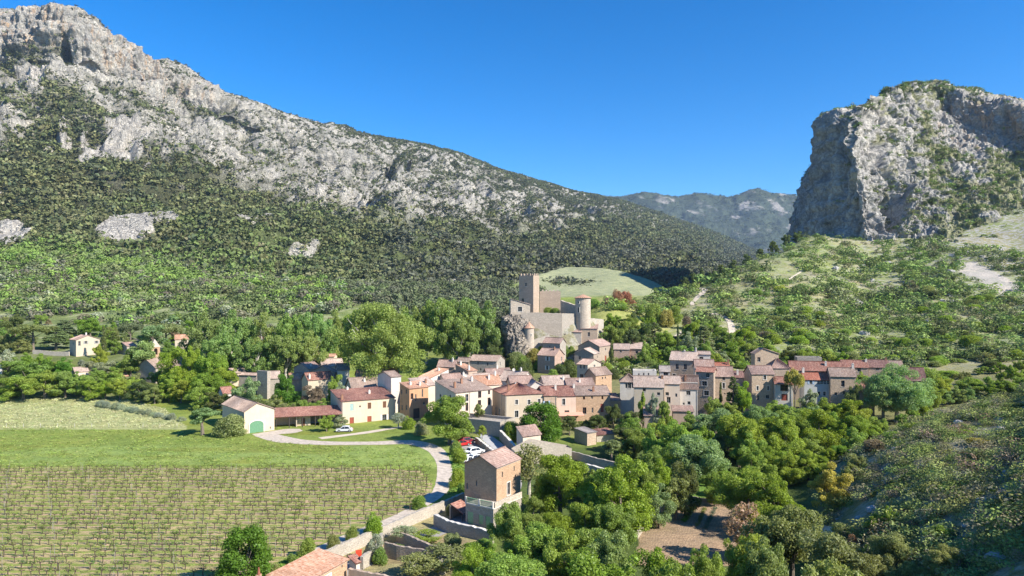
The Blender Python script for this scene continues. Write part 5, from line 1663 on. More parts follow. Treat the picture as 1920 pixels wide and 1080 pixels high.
H('village_house', 'blue-grey rendered house with a vivid red roof and a band of white windows', 'house', 1499, 1508, 1557, 190, -6, 711.5, 'R', 1.6, 'blueg', 'bright',
  wins=[('R', 1520.5, 716.6, .7, 1.1, 'f,sh:blue'), ('R', 1535, 717, .75, 1.1, 'f'), ('R', 1541, 717, .75, 1.1, 'f'), ('R', 1547, 717, .75, 1.1, 'f'), ('R', 1553, 717, .7, 1.1, 'f'), ('R', 1536, 738, .7, 1.1, 's'), ('R', 1546, 738, .7, 1.1, 's')], chims=[(.05, .5, 1.2)])
H('village_house', 'stone house with a tall window right of the blue-grey house', 'house', None, 1557.2, 1605, 188, -12, 705, 'R', 2.0, 'ochre', 'brown', lenL=5, wins=[('R', 1580.5, 719.5, .9, 1.7), ('R', 1567, 738.7, .7, .9), ('R', 1583, 737, .8, 1.0)], chims=[(.97, .5, 1.1)])
H('village_house', 'stone house with one dark window and a red roof behind the pale poplar', 'house', None, 1580.5, 1628, 214, -12, 688, 'R', 1.9, 'brown', 'red', lenL=5, wins=[('R', 1611, 693, 1.0, 1.3)], chims=[(.98, .4, .7)])
H('village_house', 'stone house with a dark red roof at the far end of the upper row', 'house', None, 1628.4, 1667, 215, -12, 688, 'R', 2.0, 'brown', 'dark', lenL=5, wins=[('R', 1645, 692, .9, .7)], chims=[(.96, .5, .6)])
H('village_house', 'last house of the upper row with a dull brown roof', 'house', None, 1667.3, 1694, 217, -12, 688.5, 'R', 1.8, 'brown', 'brown', lenL=5)
H('village_house', 'house with a steep dark red roof at the far right end of the hamlet', 'house', None, 1699, 1736, 206, -12, 712, 'R', 3.4, 'brown', 'dark', lenL=5)
H('outbuilding', 'low outbuilding with a red roof right of the tall-window stone house', 'outbuilding', None, 1604, 1636, 193, -12, 726.5, 'R', 1.2, 'warm', 'red', lenL=5)
H('outbuilding', 'lower lean-to with a dull red roof below the low outbuilding', 'outbuilding', None, 1604, 1640, 187, -12, 734.8, 'R', 1.0, 'brown', 'dark', lenL=4, apex=1)
H('ruin', 'roofless ruin of rough grey stone behind the long rose roof', 'ruin', None, 1495, 1541, 223, -12, 669.5, 'NONE', 0, 'grey', lenL=5)
H('village_house', 'white and grey house with one large dark window left of the tallest stone house', 'house', None, 1237.7, 1256, 203, -9, 696.5, 'R', 1.4, 'greyp', 'grey', lenL=5, wins=[('R', 1248.5, 700.8, 1.3, 1.6)])
H('terrace_block', 'flat-topped white terrace building with three tiny openings', 'building', None, 1187, 1231, 200, -9, 694.5, 'FLAT', 0, 'white', lenL=5, wins=[('R', 1197.8, 702.4, .4, .7), ('R', 1207, 701.5, .4, .7), ('R', 1216, 701.5, .4, .7)])
H('lean_to', 'low lean-to with a worn red roof at the foot of the beige barn-like house', 'outbuilding', None, 1208, 1240, 176, -9, 779, 'R', 1.6, 'rough', 'rose', lenL=4, apex=1)
H('lean_to', 'second low lean-to with a dull roof below the white rendered house', 'outbuilding', None, 1262, 1300, 179, -9, 771, 'R', .9, 'rough', 'rose', lenL=4, apex=1)
# --- behind the farm, left part of the village
H('cottage', 'cream house with a red-brown roof and two chimneys behind the purple shrub', 'house', 566, 577.7, 625, 220, 40, 712.8, 'R', 2.0, 'beige', 'red', wins=[('R', 593, 727, .7, 1.0)], chims=[(.08, .1, 1.3), (.5, .3, .8)])
H('cottage', 'house with an orange roof left of the cream house behind the farm', 'house', None, 543, 566, 234, 20, 712, 'R', 1.8, 'brown', 'orange', lenL=6)
H('stone_tower', 'squat dark stone tower without a roof behind the farm trees', 'tower', 482, 501, 507, 222, 62, 696, 'NONE', 0, 'grey', wins=[('L', 491, 722, .5, .8)])
H('cottage', 'small house with a pale roof against the squat dark tower', 'house', None, 503, 524, 226, 20, 710, 'R', 2.0, 'grey', 'pale', lenL=7)
H('cottage', 'long low shaded stone building left of the squat dark tower', 'building', 448, 481, None, 232, 78, 704, 'L', .5, 'grey', 'brown', lenR=5)
H('cottage', 'house with a grey gable and a faded roof below the plane trees', 'house', 551, 579, 603, 237, 52, 692, 'R', 1.8, 'grey', 'rose', chims=[(.4, .2, .8)])
H('cottage', 'house with a wide dark gable in the left roof group', 'house', 583, 627, 634, 231, 74, 698, 'R', 2.1, 'brown', 'rose')
H('cottage', 'house with a broad pale pink roof at the back of the left roof group', 'house', 598, 604, 644, 246, 30, 687, 'R', 2.3, 'warm', 'pale')
H('cottage', 'long sand-coloured building with a flat-looking roof behind the left roof group', 'building', None, 580, 626, 256, 5, 669, 'R', .7, 'cream', 'orange', lenL=7)
H('cottage', 'white-walled house half hidden by the great plane tree', 'house', None, 633, 655, 229, 18, 694, 'R', 1.8, 'white', 'brown', lenL=7)
H('cottage', 'house with a faded orange roof right behind the trunk of the great plane tree', 'house', None, 672, 712, 226, 20, 708, 'R', 2.2, 'warm', 'orange', lenL=8)
H('cottage', 'house with an orange roof under the right side of the great plane tree', 'house', None, 722, 748, 222, 20, 704, 'R', 1.9, 'warm', 'orange', lenL=7)
H('townhouse', 'tall white house with pale shutters beside the orange townhouse', 'house', None, 733.5, 752, 201, 40, 707, 'R', 1.2, 'white', 'brown', lenL=8, wins=[('R', 738, 714, .7, 1.4, 'sc:white'), ('R', 745, 713, .7, 1.4, 'sc:white'), ('R', 738, 729, .7, 1.4, 'sc:white'), ('R', 745, 728, .7, 1.4, 'sc:white')])
H('cottage', 'house with a wide brown roof and orange ridge directly behind the farmhouse', 'house', 648, 660, 714, 207, 28, 729, 'R', 2.8, 'warm', 'brown', chims=[(.5, .3, .8)])
# --- outskirts on the left
H('villa', 'cream villa with a low gable and shuttered windows alone on the left slope', 'villa', 130.5, 142.6, 187, 292, 50, 637.5, 'L', 1.8, 'beige', 'rose', wins=[('R', 149, 644, .9, 2.0), ('R', 161, 642, .9, 1.2, 'sh:grey'), ('R', 181, 641.5, .9, 1.2, 'sh:grey'), ('L', 137, 644, .8, 1.1)], chims=[(.5, .3, .9)])
H('cottage', 'small house with a dark gable between the villa and the belfry', 'house', 221, 238, 256, 298, 55, 649, 'R', 1.4, 'grey', 'rose')
H('cottage', 'house with an orange roof beside the row of plane trees', 'house', None, 328, 353, 303, 25, 636.5, 'R', 1.9, 'beige', 'orange', lenL=7)
H('cottage', 'low house with an orange roof among trees below the belfry', 'house', 204, 216, 240, 244, 55, 707, 'R', 1.6, 'brown', 'orange')
H('cottage', 'hut with a pale tiled roof among the trees below the villa', 'house', None, 141, 166, 250, 45, 697.5, 'R', 1.4, 'warm', 'pale', lenL=5)
H('cottage', 'white cottage with a small red roof between the trees behind the barn', 'house', 409, 419, 437, 206, 48, 738, 'R', 1.7, 'white', 'red')
H('cottage', 'small cream house behind the left end of the plane trees', 'house', None, 432, 459, 242, 28, 699.5, 'R', 1.4, 'cream', 'pale', lenL=6)
H('cottage', 'white house wall just showing at the left border', 'house', None, -14, 4, 236, 30, 681, 'R', 1.5, 'white', 'rose', lenL=7)
H('chapel', 'grey stone church with a wide roof below its small belfry', 'church', 256, 292, None, 246, 64, 690, 'R', 3.0, 'grey', 'brown', lenR=14, wins=[('L', 279, 703, .8, 1.5)])
# --- nearer buildings
sh = H('stone_barn', 'tall rough stone house with a pink tiled gable roof standing nearest in the centre', 'house', 871, 931, 976, 109, 59, 877, 'R', 1.5, 'orange', 'rose',
  wins=[('R', 941.7, 889.7, .35, .9), ('R', 963.9, 878.6, .35, .8), ('R', 953.6, 916, .9, 2.0, 's'), ('R', 966, 893, .3, .5), ('L', 893.5, 906, .3, .8), ('L', 876, 911, .3, .9)], over=.22)
H('small_house', 'tiny pale house with a rose tiled roof above the gabled stone wall', 'house', 968.7, 980.6, 1013.8, 150, 35, 818, 'R', 1.7, 'warm', 'rose', apex=1)
H('walled_yard', 'long ochre stone wall with a low gable below the tiny pale house', 'building', 962, 965, 1072, 146, 14, 846, 'L', 1.9, 'pale', 'pale', apex=.32, roofless=True, lenL=3.0, cornice=False)
H('shed', 'square stone shed with a flat grey roof right of the domed green tree', 'shed', 1077, 1101, 1118, 164, 38, 812, 'R', .5, 'ochre', 'grey', apex=1)
H('shed', 'tumbledown red-roofed shelter right of the square stone shed', 'shed', None, 1119, 1152, 168, 20, 816, 'R', .7, 'pale', 'red', lenL=4, apex=1)
H('terrace_block', 'high shaded retaining wall of the terrace in front of the beige hip-roofed house', 'terrace', 904, 938, 966, 170, 60, 791, 'FLAT', 0, 'grey', lenL=14)
H('garage', 'low cream garage with a wide pink tiled roof at the bottom left', 'garage', None, 560, 651, 77.6, 66, 1099, 'R', .5, 'orange', 'orange', lenL=4.6, apex=1, wins=[('R', 641, 1062, .3, .35)], base=-1.3)
H('hut', 'tiny white hut with a red tiled roof beside the garage', 'shed', 655, 668, 677, 89, 50, 1055, 'R', .5, 'white', 'red', base=-1.3, apex=1)
# ================================================================== the castle
def merlons(m, a, b, h, w=.8, gap=.7, hh=.9, t=.5, sides='RLrl'):
    def run(L, f):
        n = int(L / (w + gap))
        st = (L - n * (w + gap) + gap) / 2
        for k in range(n):
            f(st + k * (w + gap), st + k * (w + gap) + w)
    if 'R' in sides: run(a, lambda u, v: m.box(u, 0, h, v, t, h + hh))
    if 'r' in sides: run(a, lambda u, v: m.box(u, b - t, h, v, b, h + hh))
    if 'L' in sides: run(b - 2 * t, lambda u, v: m.box(0, u + t, h, t, v + t, h + hh))
    if 'l' in sides: run(b - 2 * t, lambda u, v: m.box(a - t, u + t, h, a, v + t, h + hh))

def castle():
    r, a, b, h = H('castle_keep', 'tall square castle keep with a battlemented top', 'keep', 973, 1000, 1011, 287, 62, 516.5, 'FLAT', 0, 'keep', wins=[('L', 986, 533.5, .9, 1.4), ('L', 980, 563, 1.2, 1.6), ('L', 986.5, 523, .3, .6)])
    m = MB(); merlons(m, a, b, h); m.build('battlement', ST['keep'], r)
    m = MB(); m.tube([(a / 2, b / 2, h - .7), (a / 2, b / 2, h + 5)], .05, 5); m.build('mast', IRON, r)
    r, a, b, h = H('castle_gatehouse', 'pale castle building with a slanting top and a cross-barred window', 'castle wing', None, 957.5, 994, 279, 6, 571, 'L', 2.3, 'castle', 'pale', apex=0, lenL=5, wins=[('R', 975, 579.5, 1.7, 1.9, 's')], base=20, cornice=False)
    r, a, b, h = H('castle_wall', 'ruined battlemented hall wall right of the keep', 'castle wall', None, 1012, 1051, 292, 0, 546, 'FLAT', 0, 'keep', lenL=1.4, cornice=False)
    m = MB(); merlons(m, a, b, h, .75, .8, .65, .6, 'R'); m.build('battlement', ST['castle'], r)
    def sloped(name, label, x0, x1, Y0, Y1, t0, t1, zb, mat, th=1.2, arch=None, rag=0.0):
        p0, p1 = P(x0, t0, Y0), P(x1, t1, Y1)
        L = math.hypot(p1.x - p0.x, p1.y - p0.y)
        ang = math.atan2(p1.y - p0.y, p1.x - p0.x)
        r = empty(name, (p0.x, p0.y, zb), ang, label, 'castle wall')
        m = MB()
        rr = random.Random(int(x0))
        n = max(2, int(L / 1.1))
        zs = [(p0.z + (p1.z - p0.z) * k / n) - zb + (rr.uniform(-rag, rag) if 0 < k < n else 0) for k in range(n + 1)]
        for k in range(n):
            u0, u1 = L * k / n, L * (k + 1) / n
            lo = 0
            if arch and arch[0] < (u0 + u1) / 2 / L < arch[1]:
                lo = arch[2]
            za, zc = zs[k], zs[k + 1]
            q = [(u0, 0, lo), (u1, 0, lo), (u1, 0, zc), (u0, 0, za)]
            m.poly(q); m.poly([(x, th, z) for x, _, z in q])
            m.poly([(u0, 0, za), (u1, 0, zc), (u1, th, zc), (u0, th, za)])
            if lo:
                m.poly([(u0, 0, lo), (u1, 0, lo), (u1, th, lo), (u0, th, lo)])
                for u in (u0, u1):
                    m.poly([(u, 0, 0), (u, th, 0), (u, th, lo), (u, 0, lo)])
        m.poly([(0, 0, 0), (0, th, 0), (0, th, zs[0]), (0, 0, zs[0])])
        m.poly([(L, 0, 0), (L, th, 0), (L, th, zs[-1]), (L, 0, zs[-1])])
        m.build('wall', ST[mat], r)
        return r
    sloped('castle_wall', 'broken castle wall stepping down to the large round tower with an arched gap', 1051, 1080, 289, 281, 563, 573, 20, 'castle', arch=(.28, .42, 7.5), rag=.15)
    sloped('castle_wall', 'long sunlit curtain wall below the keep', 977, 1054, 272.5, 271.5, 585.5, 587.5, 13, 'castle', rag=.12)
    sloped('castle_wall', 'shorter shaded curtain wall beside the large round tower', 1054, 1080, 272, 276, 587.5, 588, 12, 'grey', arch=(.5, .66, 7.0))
    sloped('castle_wall', 'low retaining wall below the curtain wall left of the row of houses', 1000, 1030, 268, 270, 638, 627, 8, 'dry', rag=.2)
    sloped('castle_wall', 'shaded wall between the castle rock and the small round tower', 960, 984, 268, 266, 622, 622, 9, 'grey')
    sloped('castle_wall', 'low pale wall running right from the large round tower', 1106, 1132, 280, 290, 597, 599, 14, 'dry', rag=.2)
    def round_tower(name, label, px, Y, rpx, eave, apexpy, zb, mat, wins):
        x, rad = (px - 960) / F * Y, rpx / F * Y
        z1, z2 = H0 - (eave - HZ) / F * Y - zb, H0 - (apexpy - HZ) / F * Y - zb
        r = empty(name, (x, Y, zb), 0, label, 'tower')
        n = 28
        m = MB()
        for k in range(n):
            t0, t1 = 2 * math.pi * k / n, 2 * math.pi * (k + 1) / n
            for (r0, za, r1, zc) in ((rad * 1.05, 0, rad, z1 * .35), (rad, z1 * .35, rad * .99, z1 - .3), (rad * .99, z1 - .3, rad * 1.05, z1 - .25), (rad * 1.05, z1 - .25, rad * 1.05, z1)):
                m.poly([(r0 * math.cos(t0), r0 * math.sin(t0), za), (r0 * math.cos(t1), r0 * math.sin(t1), za), (r1 * math.cos(t1), r1 * math.sin(t1), zc), (r1 * math.cos(t0), r1 * math.sin(t0), zc)])
        m.build('wall', ST[mat], r, smooth=False)
        m = MB()
        ro = rad * 1.16
        for k in range(n):
            t0, t1 = 2 * math.pi * k / n, 2 * math.pi * (k + 1) / n
            tm = (t0 + t1) / 2
            for (s0, s1, lift) in ((t0, tm, .04), (tm, t1, .04)):
                e = .05 if s0 == t0 else -.0
                m.poly([(ro * math.cos(s0), ro * math.sin(s0), z1 - .05 + (0 if s0 == t0 else .09)), (ro * math.cos(s1), ro * math.sin(s1), z1 - .05 + (.09 if s0 == t0 else 0)), (0, 0, z2)],
                       [(s0 * ro, 0), (s1 * ro, 0), ((s0 + s1) / 2 * ro, rad)])
            m.poly([(ro * math.cos(t0), ro * math.sin(t0), z1 - .05), (ro * math.cos(t1), ro * math.sin(t1), z1 - .05), (rad * math.cos(t1), rad * math.sin(t1), z1 - .12), (rad * math.cos(t0), rad * math.sin(t0), z1 - .12)])
        m.build('roof', RF['orange'], r)
        for wx, wy, ww, wh in wins:
            z = H0 - (wy - HZ) / F * (Y - rad) - zb
            u = (wx - px) / F * Y
            ang = -math.acos(max(-1, min(1, u / rad)))
            m = MB()
            cxx, cyy = math.cos(ang), math.sin(ang)
            o = Vector((cxx, cyy, 0)) * (rad + .03)
            tx = Vector((-cyy, cxx, 0))
            fr = (( -ww / 2 - .12, -ww / 2, -wh / 2, wh / 2), (ww / 2, ww / 2 + .12, -wh / 2, wh / 2), (-ww / 2 - .12, ww / 2 + .12, wh / 2, wh / 2 + .14), (-ww / 2 - .12, ww / 2 + .12, -wh / 2 - .12, -wh / 2))
            for a0, a1, b0, b1 in fr:
                m.obox(o + tx * a0 + Vector((0, 0, z + b0)) - Vector((cxx, cyy, 0)) * .2, tx * (a1 - a0), Vector((cxx, cyy, 0)) * .28, (0, 0, b1 - b0))
            wo = m.build('window', TRIM, r)
            m = MB()
            m.obox(o - tx * ww / 2 + Vector((0, 0, z - wh / 2)) - Vector((cxx, cyy, 0)) * .2, tx * ww, Vector((cxx, cyy, 0)) * .21, (0, 0, wh))
            m.build('pane', GLASS, wo)
    round_tower('round_tower', 'large round castle tower with a flat conical roof and two windows', 1093, 277, 14.6, 558.5, 551.5, 12, 'castle', [(1083.5, 567, .7, .9), (1084, 581, .7, 2.0)])
    round_tower('round_tower', 'slender round turret with a pointed roof below the curtain wall', 992, 266, 9.3, 615, 603.5, 5, 'castle', [(996, 628, .3, .7)])
castle()

def rock_outcrop():
    net = [
     [(934, 662, 282), (936, 640, 281), (938, 612, 281), (940, 592, 282), (950, 586, 288)],
     [(943, 664, 273), (943, 640, 272), (944, 612, 273), (945, 592, 275), (952, 585, 284)],
     [(952, 668, 267), (951, 640, 267), (953, 612, 269), (955, 592, 272), (958, 586, 280)],
     [(964, 668, 264), (964, 642, 265), (967, 616, 267), (969, 594, 270), (970, 588, 278)],
     [(976, 668, 263), (978, 644, 265), (980, 618, 268), (980, 597, 271), (980, 590, 278)],
     [(990, 662, 267), (990, 644, 268), (990, 622, 270), (988, 603, 273), (986, 594, 279)]]
    net = [[(a + 5, b if b > 610 else b + 9, c) for a, b, c in q] for q in net]
    G = sheet(net, 110, 110)
    X = G[..., :3]
    N = normals(X)
    N = np.where((N[..., 1:2] > 0), -N, N)
    d = 1.9 * fbm(X * [1, 1, .35], 5, 4, .6, ridged=True, seed=3) + .7 * fbm(X, 1.8, 3, .6, ridged=True, seed=5)
    X2 = X + N * d[..., None]
    idx = np.arange(X.shape[0] * X.shape[1]).reshape(X.shape[:2])
    Fq = np.stack([idx[:-1, :-1], idx[:-1, 1:], idx[1:, 1:], idx[1:, :-1]], -1).reshape(-1, 4)
    c = np.zeros(X.shape) + np.array((.40, .35, .29))
    me = np_mesh('rock_outcrop', X2.reshape(-1, 3), Fq, bpy.data.materials['limestone_mountain'], True, {'Col': c.reshape(-1, 3), 'Kind': np.zeros((X.shape[0] * X.shape[1], 3))})
    o = link(bpy.data.objects.new('rock_outcrop', me))
    tag(o, 'grey rock pillar under the left end of the castle', 'rock')
rock_outcrop()

def belfry():
    Y = 258
    x = P(290, 0, Y).x
    zb = 7.0
    zt = H0 - (650 - HZ) / F * Y - zb
    za = H0 - (635.5 - HZ) / F * Y - zb
    r = empty('belfry', (x, Y, zb), R_(42), 'small ochre church belfry with arched openings and a stone spire', 'belfry')
    w_ = 1.45
    m = MB()
    lo, hi = zt - 2.9, zt - .5
    m.box(-w_, -w_, 0, w_, w_, lo)
    for sx in (-1, 1):
        for sy in (-1, 1):
            m.box(min(sx * w_, sx * (w_ - .85)), min(sy * w_, sy * (w_ - .85)), lo, max(sx * w_, sx * (w_ - .85)), max(sy * w_, sy * (w_ - .85)), hi)
    m.box(-w_, -w_, hi, w_, w_, zt)
    for k in (-1, 1):
        for (dx, dy) in ((k, 0), (0, k)):
            for s in range(6):
                t0, t1 = math.pi * s / 6, math.pi * (s + 1) / 6
                q = [(.6 * math.cos(t0), hi - .6 + .6 * math.sin(t0)), (.6 * math.cos(t1), hi - .6 + .6 * math.sin(t1)), (.6 * math.cos(t1), hi + .01), (.6 * math.cos(t0), hi + .01)]
                m.poly([(dx * (w_ - .002) if dx else u, dy * (w_ - .002) if dy else u, z) for u, z in q])
    m.build('wall', ST['orange'], r)
    m = MB()
    m.box(-w_ - .12, -w_ - .12, zt, w_ + .12, w_ + .12, zt + .18)
    m.build('cornice', TRIM, r)
    m = MB()
    e = w_ + .02
    c = [(-e, -e), (e, -e), (e, e), (-e, e)]
    for k in range(4):
        m.poly([(*c[k], zt + .18), (*c[(k + 1) % 4], zt + .18), (0, 0, za)])
    m.build('spire', ST['pale'], r)
    m = MB()
    m.tube([(0, 0, hi - .25), (0, 0, hi - .5), (0, 0, hi - .95), (0, 0, hi - 1.05)], [.1, .28, .36, .45], 10)
    m.build('bell', m_plain('bronze', (.16, .11, .05), .4, .2, 4, .5, .8), r)
belfry()

# ================================================================== the stone house's terrace
def terrace_annex():
    Y = 105.0
    th = R_(55)
    xC = (925 - 960) / F * Y
    zb = -1.6
    top = H0 - (955 - HZ) / F * Y - zb
    r = empty('terrace_annex', (xC, Y, zb), th, 'pale ground floor annex with a balustraded terrace and pale green doors below the stone house', 'annex')
    s_, c_ = math.sin(th), math.cos(th)
    t = (873 - 960) / F
    b = (t * Y - xC) / (-s_ - t * c_)
    a = 7.6
    doors = [(b * .72, b * .93, .45, 2.45), (b * .36, b * .52, .9, 2.35), (b * .10, b * .27, .9, 2.35)]
    m = MB()
    wall_cells(m, (0, b), (0, -1), b, 0, top, [(b - q[1], b - q[0], q[2], q[3]) for q in doors], (1, 0), .2)
    wall_cells(m, (0, 0), (1, 0), a, 0, top, [], (0, 1))
    m.poly([(0, 0, top), (a, 0, top), (a, 4.2, top), (0, b, top)])
    m.poly([(0, b, 0), (a, b, 0), (a, b, top), (0, b, top)])
    m.build('wall', ST['grey'], r)
    m = MB()
    m.box(-.15, -.15, top + .003, a, .2, top + .12)
    m.box(-.15, .203, top + .003, .2, b, top + .12)
    m.build('terrace_edge', TRIM, r)
    n = int(b / .2)
    m = MB()
    m.box(-.05, .2, top + .95, .07, b, top + 1.04)
    m.box(-.03, .2, top + .2, .05, b, top + .27)
    m.build('handrail', WOOD['lgreen'], r)
    for k in range(n):
        y = .25 + k * (b - .3) / n
        m = MB()
        m.box(-.02, y, top + .27, .04, y + .08, top + .95)
        m.build('baluster', WOOD['lgreen'], r)
    for y in (.02, b * .48, b - .2):
        m = MB()
        m.box(-.12, y, top + .123, .12, y + .22, top + 1.1)
        m.build('post', TRIM, r)
    m = MB()
    m.box(.25, -.1, top + .123, a, .08, top + .95)
    m.build('parapet', ST['pale'], r)
    for i, (u0, u1, v0, v1) in enumerate(doors):
        m = MB()
        m.box(.08, u0 + .01, v0, .12, u1 - .01, v1 - .01)
        nn = max(3, int((u1 - u0) / .22))
        for k in range(nn):
            ua = u0 + .03 + k * (u1 - u0 - .06) / nn
            m.box(.055, ua, v0 + .05, .078, ua + (u1 - u0 - .06) / nn - .03, v1 - .06)
        m.build('door' if i == 0 else 'shutter', WOOD['lgreen'], r)
terrace_annex()

def lean_roof():
    r = empty('lean_to', P(866, 985, 108.5), R_(60), 'open lean-to with a scrap of red tile roof left of the green doors', 'shed')
    r.location.z = -1.4
    m = MB()
    slope(m, (0, -.3, 1.7), (3.0, -.3, 1.7), (3.0, 2.2, 2.9), (0, 2.2, 2.9))
    m.build('roof', RF['red'], r)
    for x, y, h in ((.1, 0, 1.6), (2.8, 0, 1.6), (.1, 2.0, 2.6), (2.8, 2.0, 2.6)):
        m = MB(); m.tube([(x, y, 0), (x, y, h)], .07, 6); m.build('post', WOOD['dark'], r)
    m = MB(); m.box(-.1, 2.1, 0, 3.0, 2.3, 2.6); m.build('wall', ST['brown'], r)
lean_roof()

# ================================================================== walls, lanes and tracks
def stone_wall(label, pts, h, t=.45, mat='dry', base=None, cap=False, rag=.08):
    """pts: world (x, y); one wall thing standing on the ground"""
    x0, y0 = pts[0]
    r = empty('stone_wall', (x0, y0, gz(x0, y0) if base is None else base), 0, label, 'wall')
    oz = r.location.z
    m = MB()
    rr = random.Random(int(abs(x0 * 13 + y0 * 7)))
    P2 = []
    for (xa, ya), (xb, yb) in zip(pts[:-1], pts[1:]):
        n = max(1, int(math.hypot(xb - xa, yb - ya) / .55))
        P2 += [(xa + (xb - xa) * k / n, ya + (yb - ya) * k / n) for k in range(n)]
    P2.append(pts[-1])
    ring = []
    for k, (x, y) in enumerate(P2):
        a, b = P2[max(0, k - 1)], P2[min(len(P2) - 1, k + 1)]
        dx, dy = b[0] - a[0], b[1] - a[1]
        L = math.hypot(dx, dy) or 1
        nx, ny = -dy / L * t / 2, dx / L * t / 2
        g = (gz(x, y) if base is None else base)
        hz = h(k / len(P2)) if callable(h) else h
        top = g + hz + rr.uniform(-rag, rag)
        w0, w1 = 1 + rr.uniform(-.08, .08), 1 + rr.uniform(-.08, .08)
        ring.append([(x - x0 + nx * w0, y - y0 + ny * w0, g - .6 - oz), (x - x0 + nx * w1, y - y0 + ny * w1, top - oz), (x - x0 - nx * w1, y - y0 - ny * w1, top - oz + rr.uniform(-.04, .04)), (x - x0 - nx * w0, y - y0 - ny * w0, g - .6 - oz)])
    for A, B in zip(ring[:-1], ring[1:]):
        for i in range(3):
            m.poly([A[i], B[i], B[i + 1], A[i + 1]])
    m.poly(ring[0]); m.poly(ring[-1][::-1])
    m.build('stonework', ST[mat], r)
    if cap:
        c = MB()
        for A, B in zip(ring[:-1], ring[1:]):
            e = lambda p, s: (p[0] + s * (A[2][0] - A[1][0]) * -.12, p[1] + s * (A[2][1] - A[1][1]) * -.12, p[2] + .003)
            a, b2, c2, d = e(A[1], 1), e(B[1], 1), e(B[2], -1), e(A[2], -1)
            up = lambda p: (p[0], p[1], p[2] + .1)
            c.poly([up(a), up(b2), up(c2), up(d)]); c.poly([a, b2, up(b2), up(a)]); c.poly([d, c2, up(c2), up(d)])
        c.build('coping', TRIM, r)
    return r
W3 = [(p[0] + .30, p[1] - .14) for p in WALL]
stone_wall('long pale dry stone wall between the vineyard track and the sunken lane', W3[1:], lambda u: 1.75, .5, 'dry', base=-1.05)
g1 = lambda *q: [G0(px, py, z) for px, py, z in q]
stone_wall('rubble wall right of the red gate', g1((678, 1068, -1), (706, 1048, -1), (716, 1020, -1)), 1.7, .45, 'dry')
stone_wall('dark garden wall behind the thin tree by the lane', g1((722, 1044, -1), (745, 1050, -1), (800, 1060, -1)), 2.0, .4, 'brown')
stone_wall('shaded plot wall below the green doors', g1((815, 985, -1), (840, 998, -1), (880, 1008, -1), (925, 1018, -1)), 1.7, .45, 'grey', cap=True)
stone_wall('curved brown plot wall in the lower centre', g1((745, 1015, -1), (800, 1040, -1), (860, 1060, -1), (925, 1066, -1), (990, 1060, -1)), 1.6, .4, 'brown')
stone_wall('rendered wall at the bottom edge beside the garage', g1((655, 1095, -1), (720, 1108, -1), (800, 1125, -1)), 1.9, .4, 'rough')
stone_wall('garden wall of grey stones left of the ploughed plot', g1((1193, 1010, -3), (1212, 980, -3), (1238, 948, -3), (1262, 930, -3)), .7, .5, 'dry')
stone_wall('low dark wall at the top of the ploughed plot', g1((1262, 932, -3), (1310, 938, -3), (1352, 945, -3)), .6, .4, 'brown')
stone_wall('parking wall beside the street below the terrace', [(P(893, 0, 164).x, 164), (P(925, 0, 152).x, 152), (P(962, 0, 138).x, 138)], 1.3, .5, 'ochre', cap=True)
stone_wall('shaded garden wall between the terrace and the tiny pale house', [(P(938, 0, 168).x, 168), (P(968, 0, 152).x, 152)], 2.2, .5, 'grey', cap=True)
stone_wall('dark stone wall under the yellow grass right of the gabled wall', g1((1072, 866, -2), (1120, 876, -2), (1175, 884, -2)), 1.7, .5, 'grey')
stone_wall('second dark wall below the yellow grass', g1((1098, 892, -2.5), (1140, 900, -2.5), (1190, 902, -2.5)), 1.7, .5, 'grey', cap=True)
stone_wall('garden retaining wall in front of the red-brown stone pair', [(P(1150, 0, 258).x, 258), (P(1225, 0, 256).x, 256)], 1.5, .5, 'dry')
stone_wall('white coped wall left of the three-storey stone house', [(P(1376, 0, 194).x, 194), (P(1409, 0, 191).x, 191)], lambda u: 5.2 - 1.0 * u, .4, 'ochre', cap=True)
stone_wall('pale wall left of the villa', [(P(62, 0, 296).x, 296), (P(130, 0, 293).x, 293)], 1.8, .4, 'pale')
stone_wall('terrace wall on the slope above the belfry', [(P(180, 0, 352).x, 352), (P(260, 0, 338).x, 338), (P(330, 0, 325).x, 325)], .9, .5, 'pale')

